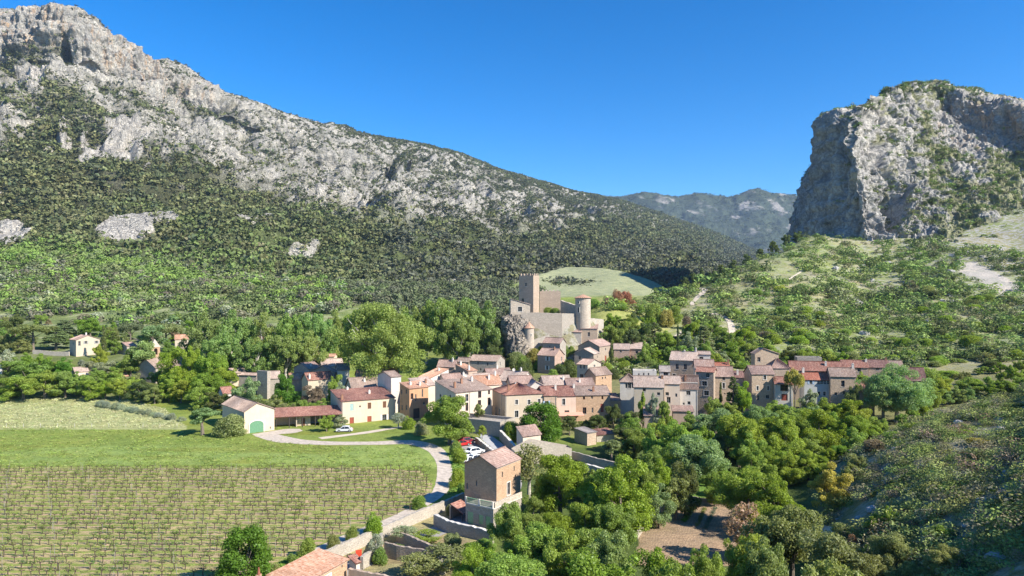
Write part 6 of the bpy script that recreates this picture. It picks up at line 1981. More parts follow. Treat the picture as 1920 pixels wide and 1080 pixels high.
GRAVEL = m_plain('pale_gravel', (.50, .43, .355), .95, .22, 1.1, .1)
ASPH = m_plain('worn_asphalt', (.33, .31, .29), .95, .15, .9, .1)
PATHM = m_plain('path_earth', (.55, .47, .37), .95, .12, .8, .1)
def ribbon(name, pts, w, mat, lift=.03, res=1.2, sub=2):
    """sheet following the ground along a smooth line of world points (x, y[, half width])"""
    A = np.array([(p[0], p[1], p[2] if len(p) > 2 else w / 2) for p in pts], float)
    n = int(sum(np.hypot(*(A[1:, :2] - A[:-1, :2]).T)) / res) + 2
    Q = catmull(A, np.linspace(0, len(A) - 1, n))
    d = np.gradient(Q[:, :2], axis=0)
    d /= np.linalg.norm(d, axis=1)[:, None]
    nn = np.stack([-d[:, 1], d[:, 0]], -1)
    m_ = 2 * sub + 1
    rr = np.random.default_rng(int(abs(A[0, 0] * 10)) + 3)
    wob = np.convolve(rr.normal(size=n + 4), np.ones(5) / 5, 'valid')[:n] * .22
    V = []
    for k in range(m_):
        f = k / sub - 1
        xy = Q[:, :2] + nn * (Q[:, 2] * f + (wob * np.sign(f) if abs(f) == 1 else 0))[:, None]
        z = ground_z(xy[:, 0], xy[:, 1]) + lift
        V.append(np.concatenate([xy, z[:, None]], 1))
    V = np.stack(V, 1)
    idx = np.arange(n * m_).reshape(n, m_)
    Fq = np.stack([idx[:-1, :-1], idx[:-1, 1:], idx[1:, 1:], idx[1:, :-1]], -1).reshape(-1, 4)
    o = link(bpy.data.objects.new(name, np_mesh(name, V.reshape(-1, 3), Fq[:, ::-1], mat, True)))
    return tag(o, kind='structure')
def gw(px, py, wpx=None, z=0.0):
    x, y = G0(px, py, z)
    return (x, y) if wpx is None else (x, y, wpx / F * y / 2)
ribbon('track', [(*gw(495, 815), 2.4), (*gw(540, 826), 2.6), (*gw(610, 831), 1.9), (*gw(700, 831), 1.9), (*gw(770, 829), 2.1), (*gw(813, 840), 2.0), (*gw(831, 862), 1.6), (*gw(833, 890), 1.45), (*gw(822, 920), 1.4), (*gw(795, 945), 1.25), (*gw(750, 968), 1.15), (*gw(690, 993), 1.1), (*gw(640, 1013), 1.1), (*gw(580, 1042), 1.1)], 3, GRAVEL, .03)
ribbon('track', [(*gw(600, 822), 1.2), (*gw(680, 812), 1.2), (*gw(740, 803), 1.2), (*gw(790, 799), 1.2)], 2, PATHM, .026)
ribbon('yard', [(*gw(476, 816), 1.6), (*gw(510, 812), 2.6), (*gw(545, 808), 3.2), (*gw(565, 806), 1.5)], 4, GRAVEL, .022)
ribbon('lane', [(-34, 74, 1.6), (-24.2, 86, 1.7), (-18.5, 93.5, 1.7), (-10.6, 105.2, 1.8), (-6.6, 111.6, 1.8), (-5.2, 117.5, 1.5)], 4, ASPH, .028)
ribbon('parking_area', [(P(868, 0, 167).x, 167, 3.5), (P(890, 0, 156).x, 156, 5), (P(915, 0, 145).x, 145, 5.5), (P(930, 0, 134).x, 134, 5), (P(935, 0, 126).x, 126, 4)], 9, ASPH, .034, sub=4)
ribbon('street', [(P(895, 0, 182).x, 182, 1.8), (P(912, 0, 170).x, 170, 1.8), (P(945, 0, 157).x, 157, 1.8), (P(958, 0, 150).x, 150, 1.6)], 3.4, m_plain('street_concrete', (.42, .42, .42), .9, .1, 1), .03)
ribbon('footpath', [(P(1240, 0, 301).x, 301), (P(1262, 0, 304).x, 304), (P(1283, 0, 316).x, 316), (P(1290, 0, 328).x, 328), (P(1275, 0, 335).x, 335)], 1.7, PATHM, .10)
ribbon('footpath', [(P(1373, 0, 305).x, 305, 1.5), (P(1372, 0, 320).x, 320, 1.5), (P(1365, 0, 335).x, 335, 1.3), (P(1352, 0, 345).x, 345, 1.0), (P(1330, 0, 350).x, 350, .7)], 2.6, PATHM, .12)
ribbon('footpath', [(P(1298, 0, 372).x, 372, .8), (P(1300, 0, 384).x, 384, 1.3), (P(1314, 0, 400).x, 400, 1.7), (P(1322, 0, 415).x, 415, 1.7), (P(1312, 0, 428).x, 428, 1.4), (P(1306, 0, 440).x, 440, 1.4)], 2.6, PATHM, .15)
ribbon('footpath', [(P(1525, 0, 108).x, 108, 1.0), (P(1545, 0, 103).x, 103, 1.2), (P(1560, 0, 96).x, 96, 1.0)], 2, PATHM, .05)
ribbon('footpath', [(P(1478, 0, 420).x, 420), (P(1500, 0, 440).x, 440), (P(1530, 0, 466).x, 466)], 1.2, PATHM, .1)
# ================================================================== trees
T = plant
# --- bottom edge and lower centre
PB = 'at the bottom edge of the photo'
T('dense', 458, 80, 990, 92, 'deep', 'standing alone at the lower left beside the vineyard')
for px, Y, top, w_, c, sh in ((1085, 84, 968, 190, 'mid', 'big'), (1145, 78, 1000, 110, 'blue', 'big'), (1010, 86, 985, 110, 'mid', 'big'), (905, 82, 1012, 130, 'bright', 'big'), (955, 92, 945, 78, 'mid', 'big'),
                              (1235, 74, 1035, 130, 'bright', 'big'), (1325, 74, 1030, 110, 'mid', 'big'), (1405, 78, 1005, 100, 'lime', 'big'), (1250, 68, 1060, 200, 'mid', 'big'), (1110, 70, 1045, 190, 'bright', 'big'), (960, 74, 1045, 150, 'mid', 'big')):
    T(sh, px, Y, top, w_, c, 'in the leafy belt below the garden plot')
for px, Y, top, w_ in ((1485, 86, 950, 150), (1440, 74, 1015, 130), (1560, 74, 1000, 170), (1655, 72, 1003, 160), (1740, 68, 1025, 140), (1545, 66, 1050, 200)):
    T('big', px, Y, top, w_, 'olive', 'in the evergreen thicket at lower right')
T('big', 1050, 112, 853, 118, 'bright', 'right of the tall rough stone house')
T('big', 1165, 106, 858, 135, 'bright', 'between the stone house and the garden plot')
T('sparse', 992, 122, 832, 78, 'olive', 'against the rough stone house')
for px, Y, top, w_, c in ((1000, 104, 930, 60, 'mid'), (1110, 106, 915, 80, 'mid'), (1095, 100, 945, 80, 'lime'), (1150, 98, 945, 90, 'mid'), (1040, 98, 960, 70, 'bright'), (1130, 118, 880, 60, 'mid'), (1075, 126, 868, 60, 'olive'), (1215, 118, 880, 50, 'mid'), (1340, 124, 885, 50, 'mid')):
    T('big', px, Y, top, w_, c, 'between the stone house and the garden plot')
T('round', 1110, 122, 880, 60, 'mid', 'behind two large trees by the stone house')
T('round', 1235, 112, 905, 60, 'blue', 'at the upper left corner of the garden plot')
T('tall', 1268, 116, 892, 50, 'olive', 'behind the upper left corner of the garden plot')
T('big', 1402, 112, 880, 110, 'lime', 'right of the garden plot')
T('big', 1455, 108, 893, 120, 'bright', 'right of the garden plot')
T('sparse', 1398, 97, 945, 78, 'pink', 'with pinkish blossom overhanging the garden plot')
T('round', 1415, 98, 952, 60, 'lime', 'behind the pinkish tree by the garden plot')
for px, Y, top, w_, c in ((1205, 150, 790, 110, 'mid'), (1262, 142, 792, 120, 'mid'), (1300, 132, 818, 120, 'blue'), (1230, 132, 838, 90, 'mid'), (1345, 160, 768, 110, 'blue'), (1385, 152, 778, 105, 'lime'), (1438, 156, 785, 90, 'bright'),
                          (1475, 152, 778, 95, 'lime'), (1420, 168, 762, 90, 'blue'), (1490, 168, 765, 90, 'mid'), (1535, 160, 768, 95, 'bright'), (1590, 158, 776, 110, 'bright'), (1640, 160, 778, 80, 'mid'), (1500, 136, 838, 115, 'lime'),
                          (1455, 142, 832, 90, 'bright'), (1555, 142, 838, 100, 'bright'), (1340, 138, 850, 80, 'mid'), (1375, 128, 880, 70, 'mid'), (1180, 168, 775, 60, 'mid'), (1310, 172, 768, 80, 'mid'), (1365, 178, 755, 60, 'mid'),
                          (1250, 165, 782, 80, 'lime'), (1545, 180, 745, 70, 'lime'), (1585, 178, 748, 70, 'bright'), (1410, 140, 838, 70, 'mid'), (1285, 118, 865, 70, 'dark'), (1190, 125, 870, 70, 'mid'), (1320, 150, 800, 70, 'bright'), (1405, 146, 812, 70, 'mid'), (1460, 162, 790, 60, 'lime'), (1515, 152, 812, 70, 'mid'), (1560, 168, 772, 60, 'mid'), (1275, 152, 805, 60, 'bright'), (1610, 166, 762, 60, 'lime'), (1365, 164, 790, 60, 'bright'), (1240, 122, 862, 60, 'bright'), (1430, 130, 862, 60, 'mid'), (1600, 150, 800, 60, 'mid'), (1535, 170, 760, 50, 'blue')):
    T('big' if w_ > 85 else 'round', px, Y, top, w_ * .9, c, 'in the river wood below the right hamlet')
T('great', 1682, 182, 684, 118, 'poplar', 'rising beside the right end of the hamlet', name='poplar_tree')
T('tall', 1655, 180, 722, 60, 'poplar', 'leaning on the big pale poplar')
for px, Y, top, w_, c in ((1745, 195, 712, 70, 'mid'), (1790, 198, 722, 80, 'blue'), (1835, 205, 700, 75, 'mid'), (1870, 200, 712, 70, 'bright'), (1910, 200, 705, 80, 'mid'), (1760, 212, 705, 60, 'lime'), (1945, 205, 700, 90, 'mid'), (1900, 215, 690, 60, 'lime'),
                          (1735, 180, 745, 60, 'lime'), (1700, 172, 765, 60, 'mid')):
    T('round', px, Y, top, w_, c, 'behind the shaded right-hand slope')
T('round', 1392, 184, 716, 46, 'bright', 'before the three-storey stone house', name='tree')
T('conifer', 1375, 184, 706, 30, 'dark', 'left of the three-storey hamlet house', name='pine_tree')
T('cypress', 1351, 187, 717, 8, 'dark', 'against the lit pink-roofed house of the hamlet', name='cypress')
T('umbrella', 1490, 184, 692, 38, 'ochre', 'beside the white loggia house', name='pine_tree')
T('round', 1600, 182, 722, 34, 'dark', 'climbing below the tall-window stone house')
T('round', 1612, 200, 698, 28, 'lime', 'behind the low red-roofed outbuilding')
for px, Y, top, w_, c in ((1150, 182, 757, 32, 'dark'), (1205, 180, 735, 22, 'lime'), (1180, 176, 770, 50, 'dark'), (1225, 177, 738, 30, 'silver'), (1245, 176, 752, 30, 'mid'), (1520, 184, 730, 40, 'silver'), (1120, 176, 778, 42, 'dark'), (1340, 180, 745, 40, 'mid'), (1450, 178, 752, 50, 'mid')):
    T('round', px, Y, top, w_, c, 'at the foot of the hamlet walls')
# --- around the village front
T('big', 843, 162, 744, 96, 'mid', 'large and round at the bend of the gravel track')
T('dense', 1013, 167, 756, 80, 'deep', 'in front of the beige hip-roofed house')
T('round', 1068, 173, 779, 36, 'dark', 'right of the domed tree')
T('round', 1048, 176, 782, 34, 'olive', 'between the domed tree and the awning house')
T('round', 1100, 178, 782, 38, 'olive', 'behind the square stone shed')
T('tall', 1147, 150, 824, 46, 'olive', 'right of the tumbledown shelter')
T('tall', 1173, 158, 800, 50, 'dark', 'right of the tumbledown shelter')
T('bush', 955, 168, 790, 40, 'bright', 'on the terrace wall')
T('tall', 898, 180, 757, 20, 'olive', 'between the two tall cream houses')
T('round', 904, 168, 797, 20, 'lime', 'at the top of the parking area')
T('tall', 380, 172, 764, 62, 'blue', 'left of the barn')
T('bush', 432, 171, 776, 58, 'olive', 'flowering against the barn wall', name='shrub')
T('round', 612, 177, 778, 32, 'lime', 'small on the farm lawn')
T('round', 637, 182, 776, 30, 'grey', 'between open shed and farmhouse')
T('sparse', 747, 181, 774, 34, 'silver', 'right of the farmhouse')
T('bush', 766, 180, 781, 26, 'bright', 'right of the farmhouse', name='shrub')
T('bush', 790, 172, 790, 26, 'grey', 'left of the large round tree', name='shrub')
for px, Y, top, w_, c in ((535, 205, 701, 54, 'deep'), (588, 204, 722, 50, 'brown'), (628, 208, 703, 34, 'mid'), (642, 204, 716, 40, 'silver'), (560, 196, 745, 50, 'mid'), (600, 193, 742, 55, 'mid'), (512, 196, 740, 46, 'olive'), (468, 198, 708, 60, 'blue'), (440, 200, 728, 46, 'dark'), (490, 190, 748, 40, 'dark'), (542, 190, 755, 40, 'olive')):
    T('round', px, Y, top, w_, c, 'behind the barn and farmhouse')
# --- plane trees
T('great', 722, 226, 571, 178, 'plane', 'great and pale at the village centre', name='plane_tree')
for px, Y, top, w_ in ((385, 258, 588, 90), (438, 262, 583, 95), (492, 262, 588, 90), (545, 264, 590, 80), (592, 266, 588, 80), (628, 275, 583, 70), (420, 250, 622, 80), (480, 246, 634, 80), (535, 248, 630, 80), (580, 252, 620, 70)):
    T('plane', px, Y, top, w_, 'plane', 'left of the great plane', name='plane_tree')
for px, Y, top, w_ in ((835, 266, 562, 100), (880, 270, 560, 90), (918, 272, 566, 80), (800, 278, 574, 70), (860, 262, 590, 80)):
    T('plane', px, Y, top, w_, 'plane', 'in the clump left of the castle rock', name='plane_tree')
for px, Y, top, w_, c in ((655, 290, 583, 60, 'mid'), (690, 300, 582, 50, 'mid'), (640, 282, 600, 34, 'dark'), (770, 292, 580, 60, 'mid'), (935, 278, 600, 40, 'dark'), (925, 264, 640, 44, 'dark'), (905, 262, 655, 40, 'dark')):
    T('round', px, Y, top, w_, c, 'among the plane trees')
# --- left tree belt
for px, Y, top, w_, c, sh in ((60, 222, 691, 118, 'lime', 'round'), (110, 226, 688, 90, 'mid', 'round'), (40, 240, 662, 120, 'mid', 'round'), (95, 246, 668, 80, 'deep', 'round'), (150, 226, 698, 80, 'mid', 'round'), (185, 222, 705, 60, 'bright', 'round'),
                              (235, 222, 704, 60, 'lime', 'round'), (265, 218, 712, 50, 'dark', 'round'), (318, 219, 703, 56, 'lime', 'round'), (340, 217, 712, 40, 'lime', 'round'), (290, 216, 722, 40, 'olive', 'round'), (360, 226, 652, 62, 'bright', 'big'),
                              (325, 230, 652, 66, 'bright', 'big'), (400, 226, 662, 66, 'bright', 'big'), (420, 220, 690, 60, 'bright', 'big'), (385, 214, 700, 66, 'bright', 'big'), (375, 208, 722, 50, 'mid', 'round'), (405, 204, 735, 40, 'dark', 'round'),
                              (-30, 225, 690, 90, 'dark', 'round'), (5, 226, 700, 60, 'dark', 'round'), (12, 240, 655, 30, 'silver', 'sparse'), (245, 250, 655, 56, 'mid', 'round'), (200, 252, 672, 60, 'grey', 'round'), (160, 256, 672, 56, 'grey', 'round'),
                              (215, 236, 688, 50, 'mid', 'round'), (270, 250, 640, 50, 'blue', 'tall'), (120, 262, 668, 50, 'mid', 'round'), (65, 262, 655, 60, 'bright', 'round'), (185, 268, 648, 36, 'lime', 'round'), (180, 244, 690, 36, 'mid', 'round'), (300, 238, 690, 40, 'mid', 'round'),
                              (250, 232, 700, 40, 'olive', 'round'), (135, 238, 690, 50, 'mid', 'round')):
    T(sh, px, Y, top, w_, c, 'in the tree belt above the left field')
T('cypress', 194, 288, 611, 11, 'dark', 'beside the cream villa', name='cypress')
T('cypress', 340, 315, 608, 7, 'dark', 'by an orange roof near the planes', name='cypress')
for px, Y, top, w_, c, sh in ((20, 298, 622, 90, 'olive', 'round'), (62, 300, 608, 80, 'olive', 'umbrella'), (105, 306, 612, 50, 'pine', 'conifer'), (210, 300, 630, 50, 'mid', 'round'), (245, 310, 604, 44, 'pine', 'umbrella'), (285, 300, 610, 50, 'blue', 'tall'), (312, 308, 606, 66, 'olive', 'umbrella'),
                              (170, 330, 596, 50, 'bright', 'round'), (120, 330, 600, 50, 'pine', 'conifer'), (-20, 310, 605, 70, 'mid', 'round'), (30, 330, 590, 60, 'dark', 'round')):
    T(sh, px, Y, top, w_, c, 'around the villa on the left slope', name='pine_tree' if sh in ('umbrella', 'conifer') else 'tree')
# grey shrubs along the pale field
for k in range(13):
    px = 190 + k * 12.5 + rnd.uniform(-4, 4)
    T('bush', px, 212 - k * 1.7, 752 + k * 2.2 + rnd.uniform(-3, 3), 17, 'silver', None, 'shrub', group='grey shrubs along the pale field', label='small grey-green shrub along the upper edge of the pale field')
# --- round the castle
for px, Y, top, w_, c, sh in ((1146.5, 258, 638, 8, 'dark', 'cypress'), (1271, 262, 609, 6, 'dark', 'cypress'), (1232, 262, 651, 34, 'bright', 'round'), (1228, 292, 604, 40, 'dark', 'conifer'), (1205, 284, 606, 44, 'dark', 'round'), (1320, 272, 610, 44, 'pine', 'conifer'), (1325, 250, 640, 40, 'mid', 'round'),
                              (1165, 280, 603, 44, 'mid', 'round'), (1143, 285, 610, 40, 'mid', 'round'), (1185, 278, 617, 40, 'dark', 'round'), (1250, 276, 620, 44, 'lime', 'round'), (1290, 270, 622, 40, 'grey', 'round'), (1350, 252, 655, 50, 'grey', 'round'), (1340, 236, 662, 40, 'lime', 'round'),
                              (1372, 256, 640, 44, 'bright', 'round'), (1405, 262, 640, 44, 'mid', 'round'), (1440, 262, 636, 44, 'mid', 'round'), (1360, 280, 615, 44, 'mid', 'round'), (1395, 285, 612, 44, 'bright', 'round'), (1475, 250, 650, 50, 'dark', 'round'), (1505, 246, 652, 50, 'mid', 'round'), (1545, 246, 655, 50, 'mid', 'round'),
                              (1580, 244, 660, 40, 'bright', 'round'), (1210, 262, 640, 34, 'mid', 'round'), (1255, 262, 650, 34, 'mid', 'round'), (1290, 250, 648, 40, 'mid', 'round'), (1425, 244, 672, 36, 'grey', 'round'), (1470, 236, 668, 40, 'mid', 'round'),
                              (1180, 305, 590, 44, 'mid', 'round'), (1150, 310, 585, 40, 'bright', 'round'), (1215, 312, 590, 40, 'bright', 'round'), (1620, 240, 668, 40, 'mid', 'round'), (1300, 290, 600, 44, 'bright', 'round'), (1335, 300, 598, 44, 'mid', 'round')):
    T(sh, px, Y, top, w_, c, 'between castle and right hamlet', name='cypress' if sh == 'cypress' else ('pine_tree' if sh == 'conifer' else 'tree'))
for px, Y, top, w_, c in ((958, 258, 648, 30, 'dark'), (968, 256, 652, 34, 'olive'), (975, 255, 660, 30, 'mid'), (1000, 262, 645, 30, 'ochre'), (965, 262, 644, 24, 'ochre'), (1010, 262, 640, 24, 'dark'), (1050, 268, 608, 16, 'lime'), (1040, 282, 577, 20, 'mid'), (1028, 284, 576, 20, 'mid'),
                          (1066, 252, 648, 22, 'bright'), (1072, 246, 662, 26, 'dark'), (1048, 240, 682, 30, 'dark'), (1036, 236, 692, 26, 'mid'), (1138, 250, 680, 26, 'lime'), (1150, 244, 690, 26, 'dark'), (1172, 254, 676, 30, 'bright'), (1192, 252, 684, 30, 'mid'), (1218, 250, 690, 26, 'mid'), (1135, 222, 706, 16, 'lime'),
                          (950, 240, 685, 26, 'mid'), (985, 248, 668, 30, 'dark'), (990, 240, 690, 20, 'dark'), (915, 238, 692, 14, 'lime'), (955, 268, 604, 16, 'olive'), (1010, 256, 655, 20, 'bright'), (966, 262, 612, 12, 'olive')):
    T('bush', px, Y, top, w_, c, 'among the stone houses under the castle', 'shrub')
# --- random fill, countable trees of the left slopes
rr = random.Random(3)
for k in range(95):
    Y = rr.uniform(300, 400)
    px = rr.uniform(-60, 950)
    x = (px - 960) / F * Y
    if abs(px - 160) < 50 and Y < 320:
        continue
    h = rr.uniform(3, 8)
    sh_, co_ = rr.choice(['round', 'round', 'round', 'conifer', 'tall']), rr.choice(['mid', 'bright', 'olive', 'dark', 'grey', 'mid', 'blue', 'brown'])
    plant_at(sh_, x, Y, gz(x, Y), h, h * rr.uniform(.42, .6), co_, None, 'tree', None, 'trees scattered over the left terraces',
             ('low ' if h < 5 else 'taller ') + co_.replace('mid', 'mid green').replace('bright', 'bright green').replace('blue', 'bluish') + {'round': ' rounded', 'conifer': ' conical', 'tall': ' upright'}[sh_] + ' tree on the terraces ' + ('behind the plane trees' if px > 600 else ('above the belfry' if px > 230 else 'above the villa')))
# --- shrubs on the right hill: the most prominent as things, the rest as one mass
def hill_points(n, seed):
    r = np.random.default_rng(seed)
    out_ = []
    while len(out_) < n:
        px = r.uniform(1120, 2080)
        Y = 250 + 330 * r.uniform(0, 1) ** 1.15
        x = (px - 960) / F * Y
        lim = np.interp(px, [1120, 1250, 1300, 1400, 1500, 1600, 1700, 1800, 1920, 2080], [330, 420, 450, 490, 560, 560, 545, 500, 460, 450])
        if Y > lim:
            continue
        dn = float(fbm(np.array([x, Y, 0.0]), 26, 3, seed=51)) + .06 + .22 * (1 - (Y - 250) / 250) + .12 * (px > 1650)
        if r.uniform() > np.clip(.35 + 2.2 * dn, .04, 1):
            continue
        if inside_scree(x, Y) or (px < 1290 and 300 < Y < 330) or near_path(x, Y):
            continue
        out_.append((px, x, Y))
    return out_
SCR = [(P(1790, 0, 455).x, 455), (P(1830, 0, 455).x, 455), (P(1925, 0, 385).x, 385), (P(1880, 0, 370).x, 370), (P(1850, 0, 395).x, 395), (P(1800, 0, 430).x, 430)]
def inside_scree(x, y):
    return bool(inpoly(np.array([x]), np.array([y]), SCR)[0])
_paths = [[(P(1373, 0, 305).x, 305), (P(1372, 0, 320).x, 320), (P(1365, 0, 335).x, 335), (P(1330, 0, 350).x, 350)], [(P(1298, 0, 372).x, 372), (P(1314, 0, 400).x, 400), (P(1322, 0, 415).x, 415), (P(1306, 0, 440).x, 440)],
          [(P(1240, 0, 301).x, 301), (P(1283, 0, 316).x, 316), (P(1275, 0, 335).x, 335)], [(P(1373, 0, 285).x, 285), (P(1373, 0, 305).x, 305)], [(P(1290, 0, 350).x, 350), (P(1298, 0, 372).x, 372)]]
def near_path(x, y):
    return any(pl_dist(np.array([x]), np.array([y]), q)[0][0] < 4.5 for q in _paths)
pts = hill_points(2300, 5)
pts.sort(key=lambda q: q[2])
rr = random.Random(9)
sz = [(q, (rr.uniform(1.0, 2.5) if rr.random() < .8 else rr.uniform(2.5, 4.2))) for q in pts]
sz.sort(key=lambda q: -q[1] / q[0][2])
for (px, x, Y), s in sz[:170]:
    c = rr.choice(['mid', 'olive', 'bright', 'dark', 'lime', 'mid', 'olive', 'brown' if rr.random() < .3 else 'mid'])
    zone = 'under the great grey rock' if Y > 480 else ('beside the pale scree' if px > 1780 and Y > 350 else ('above the roofs of the hamlet' if Y < 300 else ('near the pale path' if px < 1450 else 'on the dry grass halfway up the right hill')))
    plant_at('bush', x, Y, gz(x, Y), s * rr.uniform(.8, 1.15), s, c, None, 'shrub', None, 'shrubs dotted over the right hill', ('small ' if s < 1.7 else 'broad ') + {'mid': 'mid green', 'olive': 'olive green', 'bright': 'bright green', 'dark': 'dark green', 'lime': 'lime green', 'brown': 'brownish'}[c] + ' shrub ' + zone)
rest = sz[170:]
r_ = np.random.default_rng(8)
pp = np.array([[q[0][1], q[0][2], gz(q[0][1], q[0][2])] for q in rest])
ss = np.array([q[1] for q in rest])
mass('scrub', pp - [0, 0, .2], ss * 2.1, ss * r_.uniform(1.2, 2.0, len(ss)), pick([(.19, .27, .075), (.13, .17, .065), (.25, .33, .10), (.21, .22, .11)], [3, 2, 2, 1.5], len(ss), r_), 150, .2,
     'smaller green scrub scattered between the larger shrubs of the right hill', 'scrub', seed=6)
for px, Y, top, w_, c in ((1740, 232, 690, 40, 'mid'), (1775, 236, 694, 40, 'lime'), (1805, 230, 696, 44, 'olive'), (1845, 234, 686, 44, 'mid'), (1880, 232, 680, 44, 'bright'), (1925, 236, 672, 50, 'mid'), (1750, 252, 676, 36, 'olive'), (1790, 256, 672, 40, 'mid'), (1830, 258, 668, 36, 'bright'),
                          (1870, 256, 664, 40, 'olive'), (1915, 258, 655, 44, 'mid'), (1715, 228, 698, 30, 'lime'), (1725, 246, 686, 30, 'mid'), (1955, 240, 660, 50, 'olive'), (1860, 244, 676, 36, 'dark'), (1765, 222, 705, 36, 'mid'), (1820, 220, 708, 40, 'bright')):
    T('bush' if w_ < 42 else 'round', px, Y, top, w_, c, 'right of the hamlet', 'shrub')
for px, Y, top, w_, c in ((985, 266.5, 640, 16, 'mid'), (1004, 267, 628, 20, 'mid'), (1018, 268, 622, 22, 'bright'), (1034, 268.5, 616, 20, 'olive'), (1047, 269, 612, 18, 'bright'), (1060, 269, 606, 18, 'mid'), (1012, 262, 640, 22, 'dark'), (1072, 270, 600, 14, 'mid')):
    T('bush', px, Y, top, w_, c, 'at the foot of the curtain wall', 'shrub')
for px, Y, top, w_, c in ((950, 271, 600, 12, 'mid'), (962, 262, 628, 16, 'olive'), (975, 261, 640, 18, 'mid'), (948, 266, 632, 16, 'dark'), (972, 268, 600, 10, 'olive')):
    T('bush', px, Y, top, w_, c, 'on the castle rock', 'shrub')
# reddish bushes on the saddle
for px, Y, top, w_, c in ((1158, 352, 543, 24, 'red'), (1175, 356, 541, 22, 'red'), (1188, 350, 549, 14, 'red'), (1137, 345, 552, 14, 'brown'), (1236, 330, 556, 16, 'red'), (1290, 318, 558, 22, 'brown'), (1225, 325, 552, 34, 'mid'), (1250, 322, 566, 30, 'ochre'), (1115, 340, 560, 22, 'mid'), (1100, 332, 568, 16, 'mid'),
                          (1200, 335, 566, 18, 'mid'), (1268, 330, 548, 30, 'mid'), (1188, 318, 572, 18, 'dark')):
    T('bush', px, Y, top, w_, c, 'on the saddle behind the castle', 'shrub')
for px, Y, top, w_ in ((1316, 455, 502, 14), (1338, 462, 498, 5), (1300, 450, 512, 18), (1285, 445, 520, 18), (1330, 465, 510, 16), (1352, 470, 496, 18), (1375, 480, 488, 18), (1400, 492, 476, 18), (1425, 500, 466, 18), (1450, 515, 452, 20), (1475, 540, 440, 22), (1495, 560, 434, 22)):
    T('conifer' if w_ < 17 else 'round', px, Y, top, w_, 'dark', 'on the dark crest below the rock')
# --- foreground slope on the right
FG = [(1555, 112, 868, 72, 'ochre'), (1600, 118, 850, 60, 'olive'), (1668, 104, 905, 82, 'ochre'), (1500, 104, 925, 50, 'olive'), (1604, 88, 962, 34, 'red'), (1650, 90, 950, 66, 'bright'), (1622, 84, 985, 30, 'lime'), (1735, 122, 830, 60, 'olive'), (1700, 112, 880, 50, 'olive'),
      (1812, 94, 905, 110, 'olive'), (1835, 84, 985, 80, 'mid'), (1790, 100, 905, 60, 'lime'), (1838, 110, 862, 50, 'ochre'), (1810, 118, 845, 28, 'lime'), (1765, 76, 985, 60, 'mid'), (1890, 96, 905, 60, 'olive'), (1900, 78, 990, 80, 'mid'), (1870, 72, 1030, 90, 'olive'), (1640, 128, 822, 46, 'brown'),
      (1680, 132, 808, 46, 'mid'), (1770, 130, 800, 46, 'olive'), (1820, 132, 790, 50, 'brown'), (1870, 128, 795, 60, 'mid'), (1905, 130, 768, 50, 'olive'), (1850, 140, 762, 46, 'mid'), (1720, 138, 790, 40, 'lime'), (1570, 95, 930, 40, 'olive'), (1700, 90, 958, 34, 'brown'), (1590, 80, 1020, 60, 'mid')]
for px, Y, top, w_, c in FG:
    T('bush' if w_ < 60 else 'round', px, Y, top, w_, c, 'on the shaded slope at the right', 'shrub')
r_ = np.random.default_rng(18)
pp, ss = [], []
while len(pp) < 1350:
    px, Y = r_.uniform(1490, 2060), r_.uniform(62, 152)
    x = (px - 960) / F * Y
    if px < np.interp(Y, [60, 90, 125, 150], [1540, 1530, 1570, 1640]):
        continue
    if float(fbm(np.array([x, Y, 0.0]), 11, 3, seed=61)) + r_.uniform(-.3, .3) < -.2:
        continue
    pp.append([x, Y, gz(x, Y)])
    ss.append(r_.uniform(.35, 1.7))
pp, ss = np.array(pp), np.array(ss)
mass('undergrowth', pp - [0, 0, .1], ss * 1.8, ss * r_.uniform(.8, 1.5, len(ss)), pick([(.28, .33, .11), (.21, .26, .09), (.27, .26, .16), (.22, .29, .085), (.28, .21, .15)], [4, 3, 3, 2, .6], len(ss), r_), 330, .11,
     'low heath and thorn undergrowth over the shaded slope at the right', 'undergrowth', seed=7)
# --- lane and plots
for px, Y, top, w_, c, sh in ((705, 92, 1000, 34, 'grey', 'sparse'), (712, 91, 1024, 30, 'mid', 'bush'), (700, 100, 962, 36, 'bright', 'bush'), (660, 97, 975, 26, 'mid', 'bush'), (575, 91, 1002, 34, 'mid', 'bush'), (625, 94, 990, 26, 'olive', 'bush'), (515, 84, 1055, 34, 'olive', 'bush'), (548, 88, 1030, 22, 'mid', 'bush'),
                              (785, 112, 928, 30, 'mid', 'bush'), (862, 145, 840, 28, 'bright', 'bush'), (855, 128, 878, 34, 'lime', 'bush'), (868, 122, 905, 26, 'mid', 'bush'), (830, 120, 905, 0.1, 'mid', 'bush'),
                              (800, 100, 995, 60, 'lime', 'sparse'), (760, 100, 985, 50, 'grey', 'sparse'), (850, 97, 1000, 34, 'olive', 'bush'), (830, 88, 1025, 110, 'olive', 'sparse'), (780, 86, 1040, 80, 'olive', 'sparse'), (905, 96, 1010, 50, 'mid', 'bush'), (880, 90, 1018, 60, 'bright', 'bush'), (738, 96, 1035, 40, 'mid', 'bush'),
                              (845, 112, 940, 20, 'olive', 'bush'), (1000, 98, 985, 60, 'lime', 'sparse'), (980, 104, 955, 40, 'mid', 'round'), (855, 152, 822, 26, 'mid', 'bush')):
    if w_ > 1:
        T(sh, px, Y, top, w_, c, 'among the walled plots by the lane', 'shrub' if sh == 'bush' else 'tree')

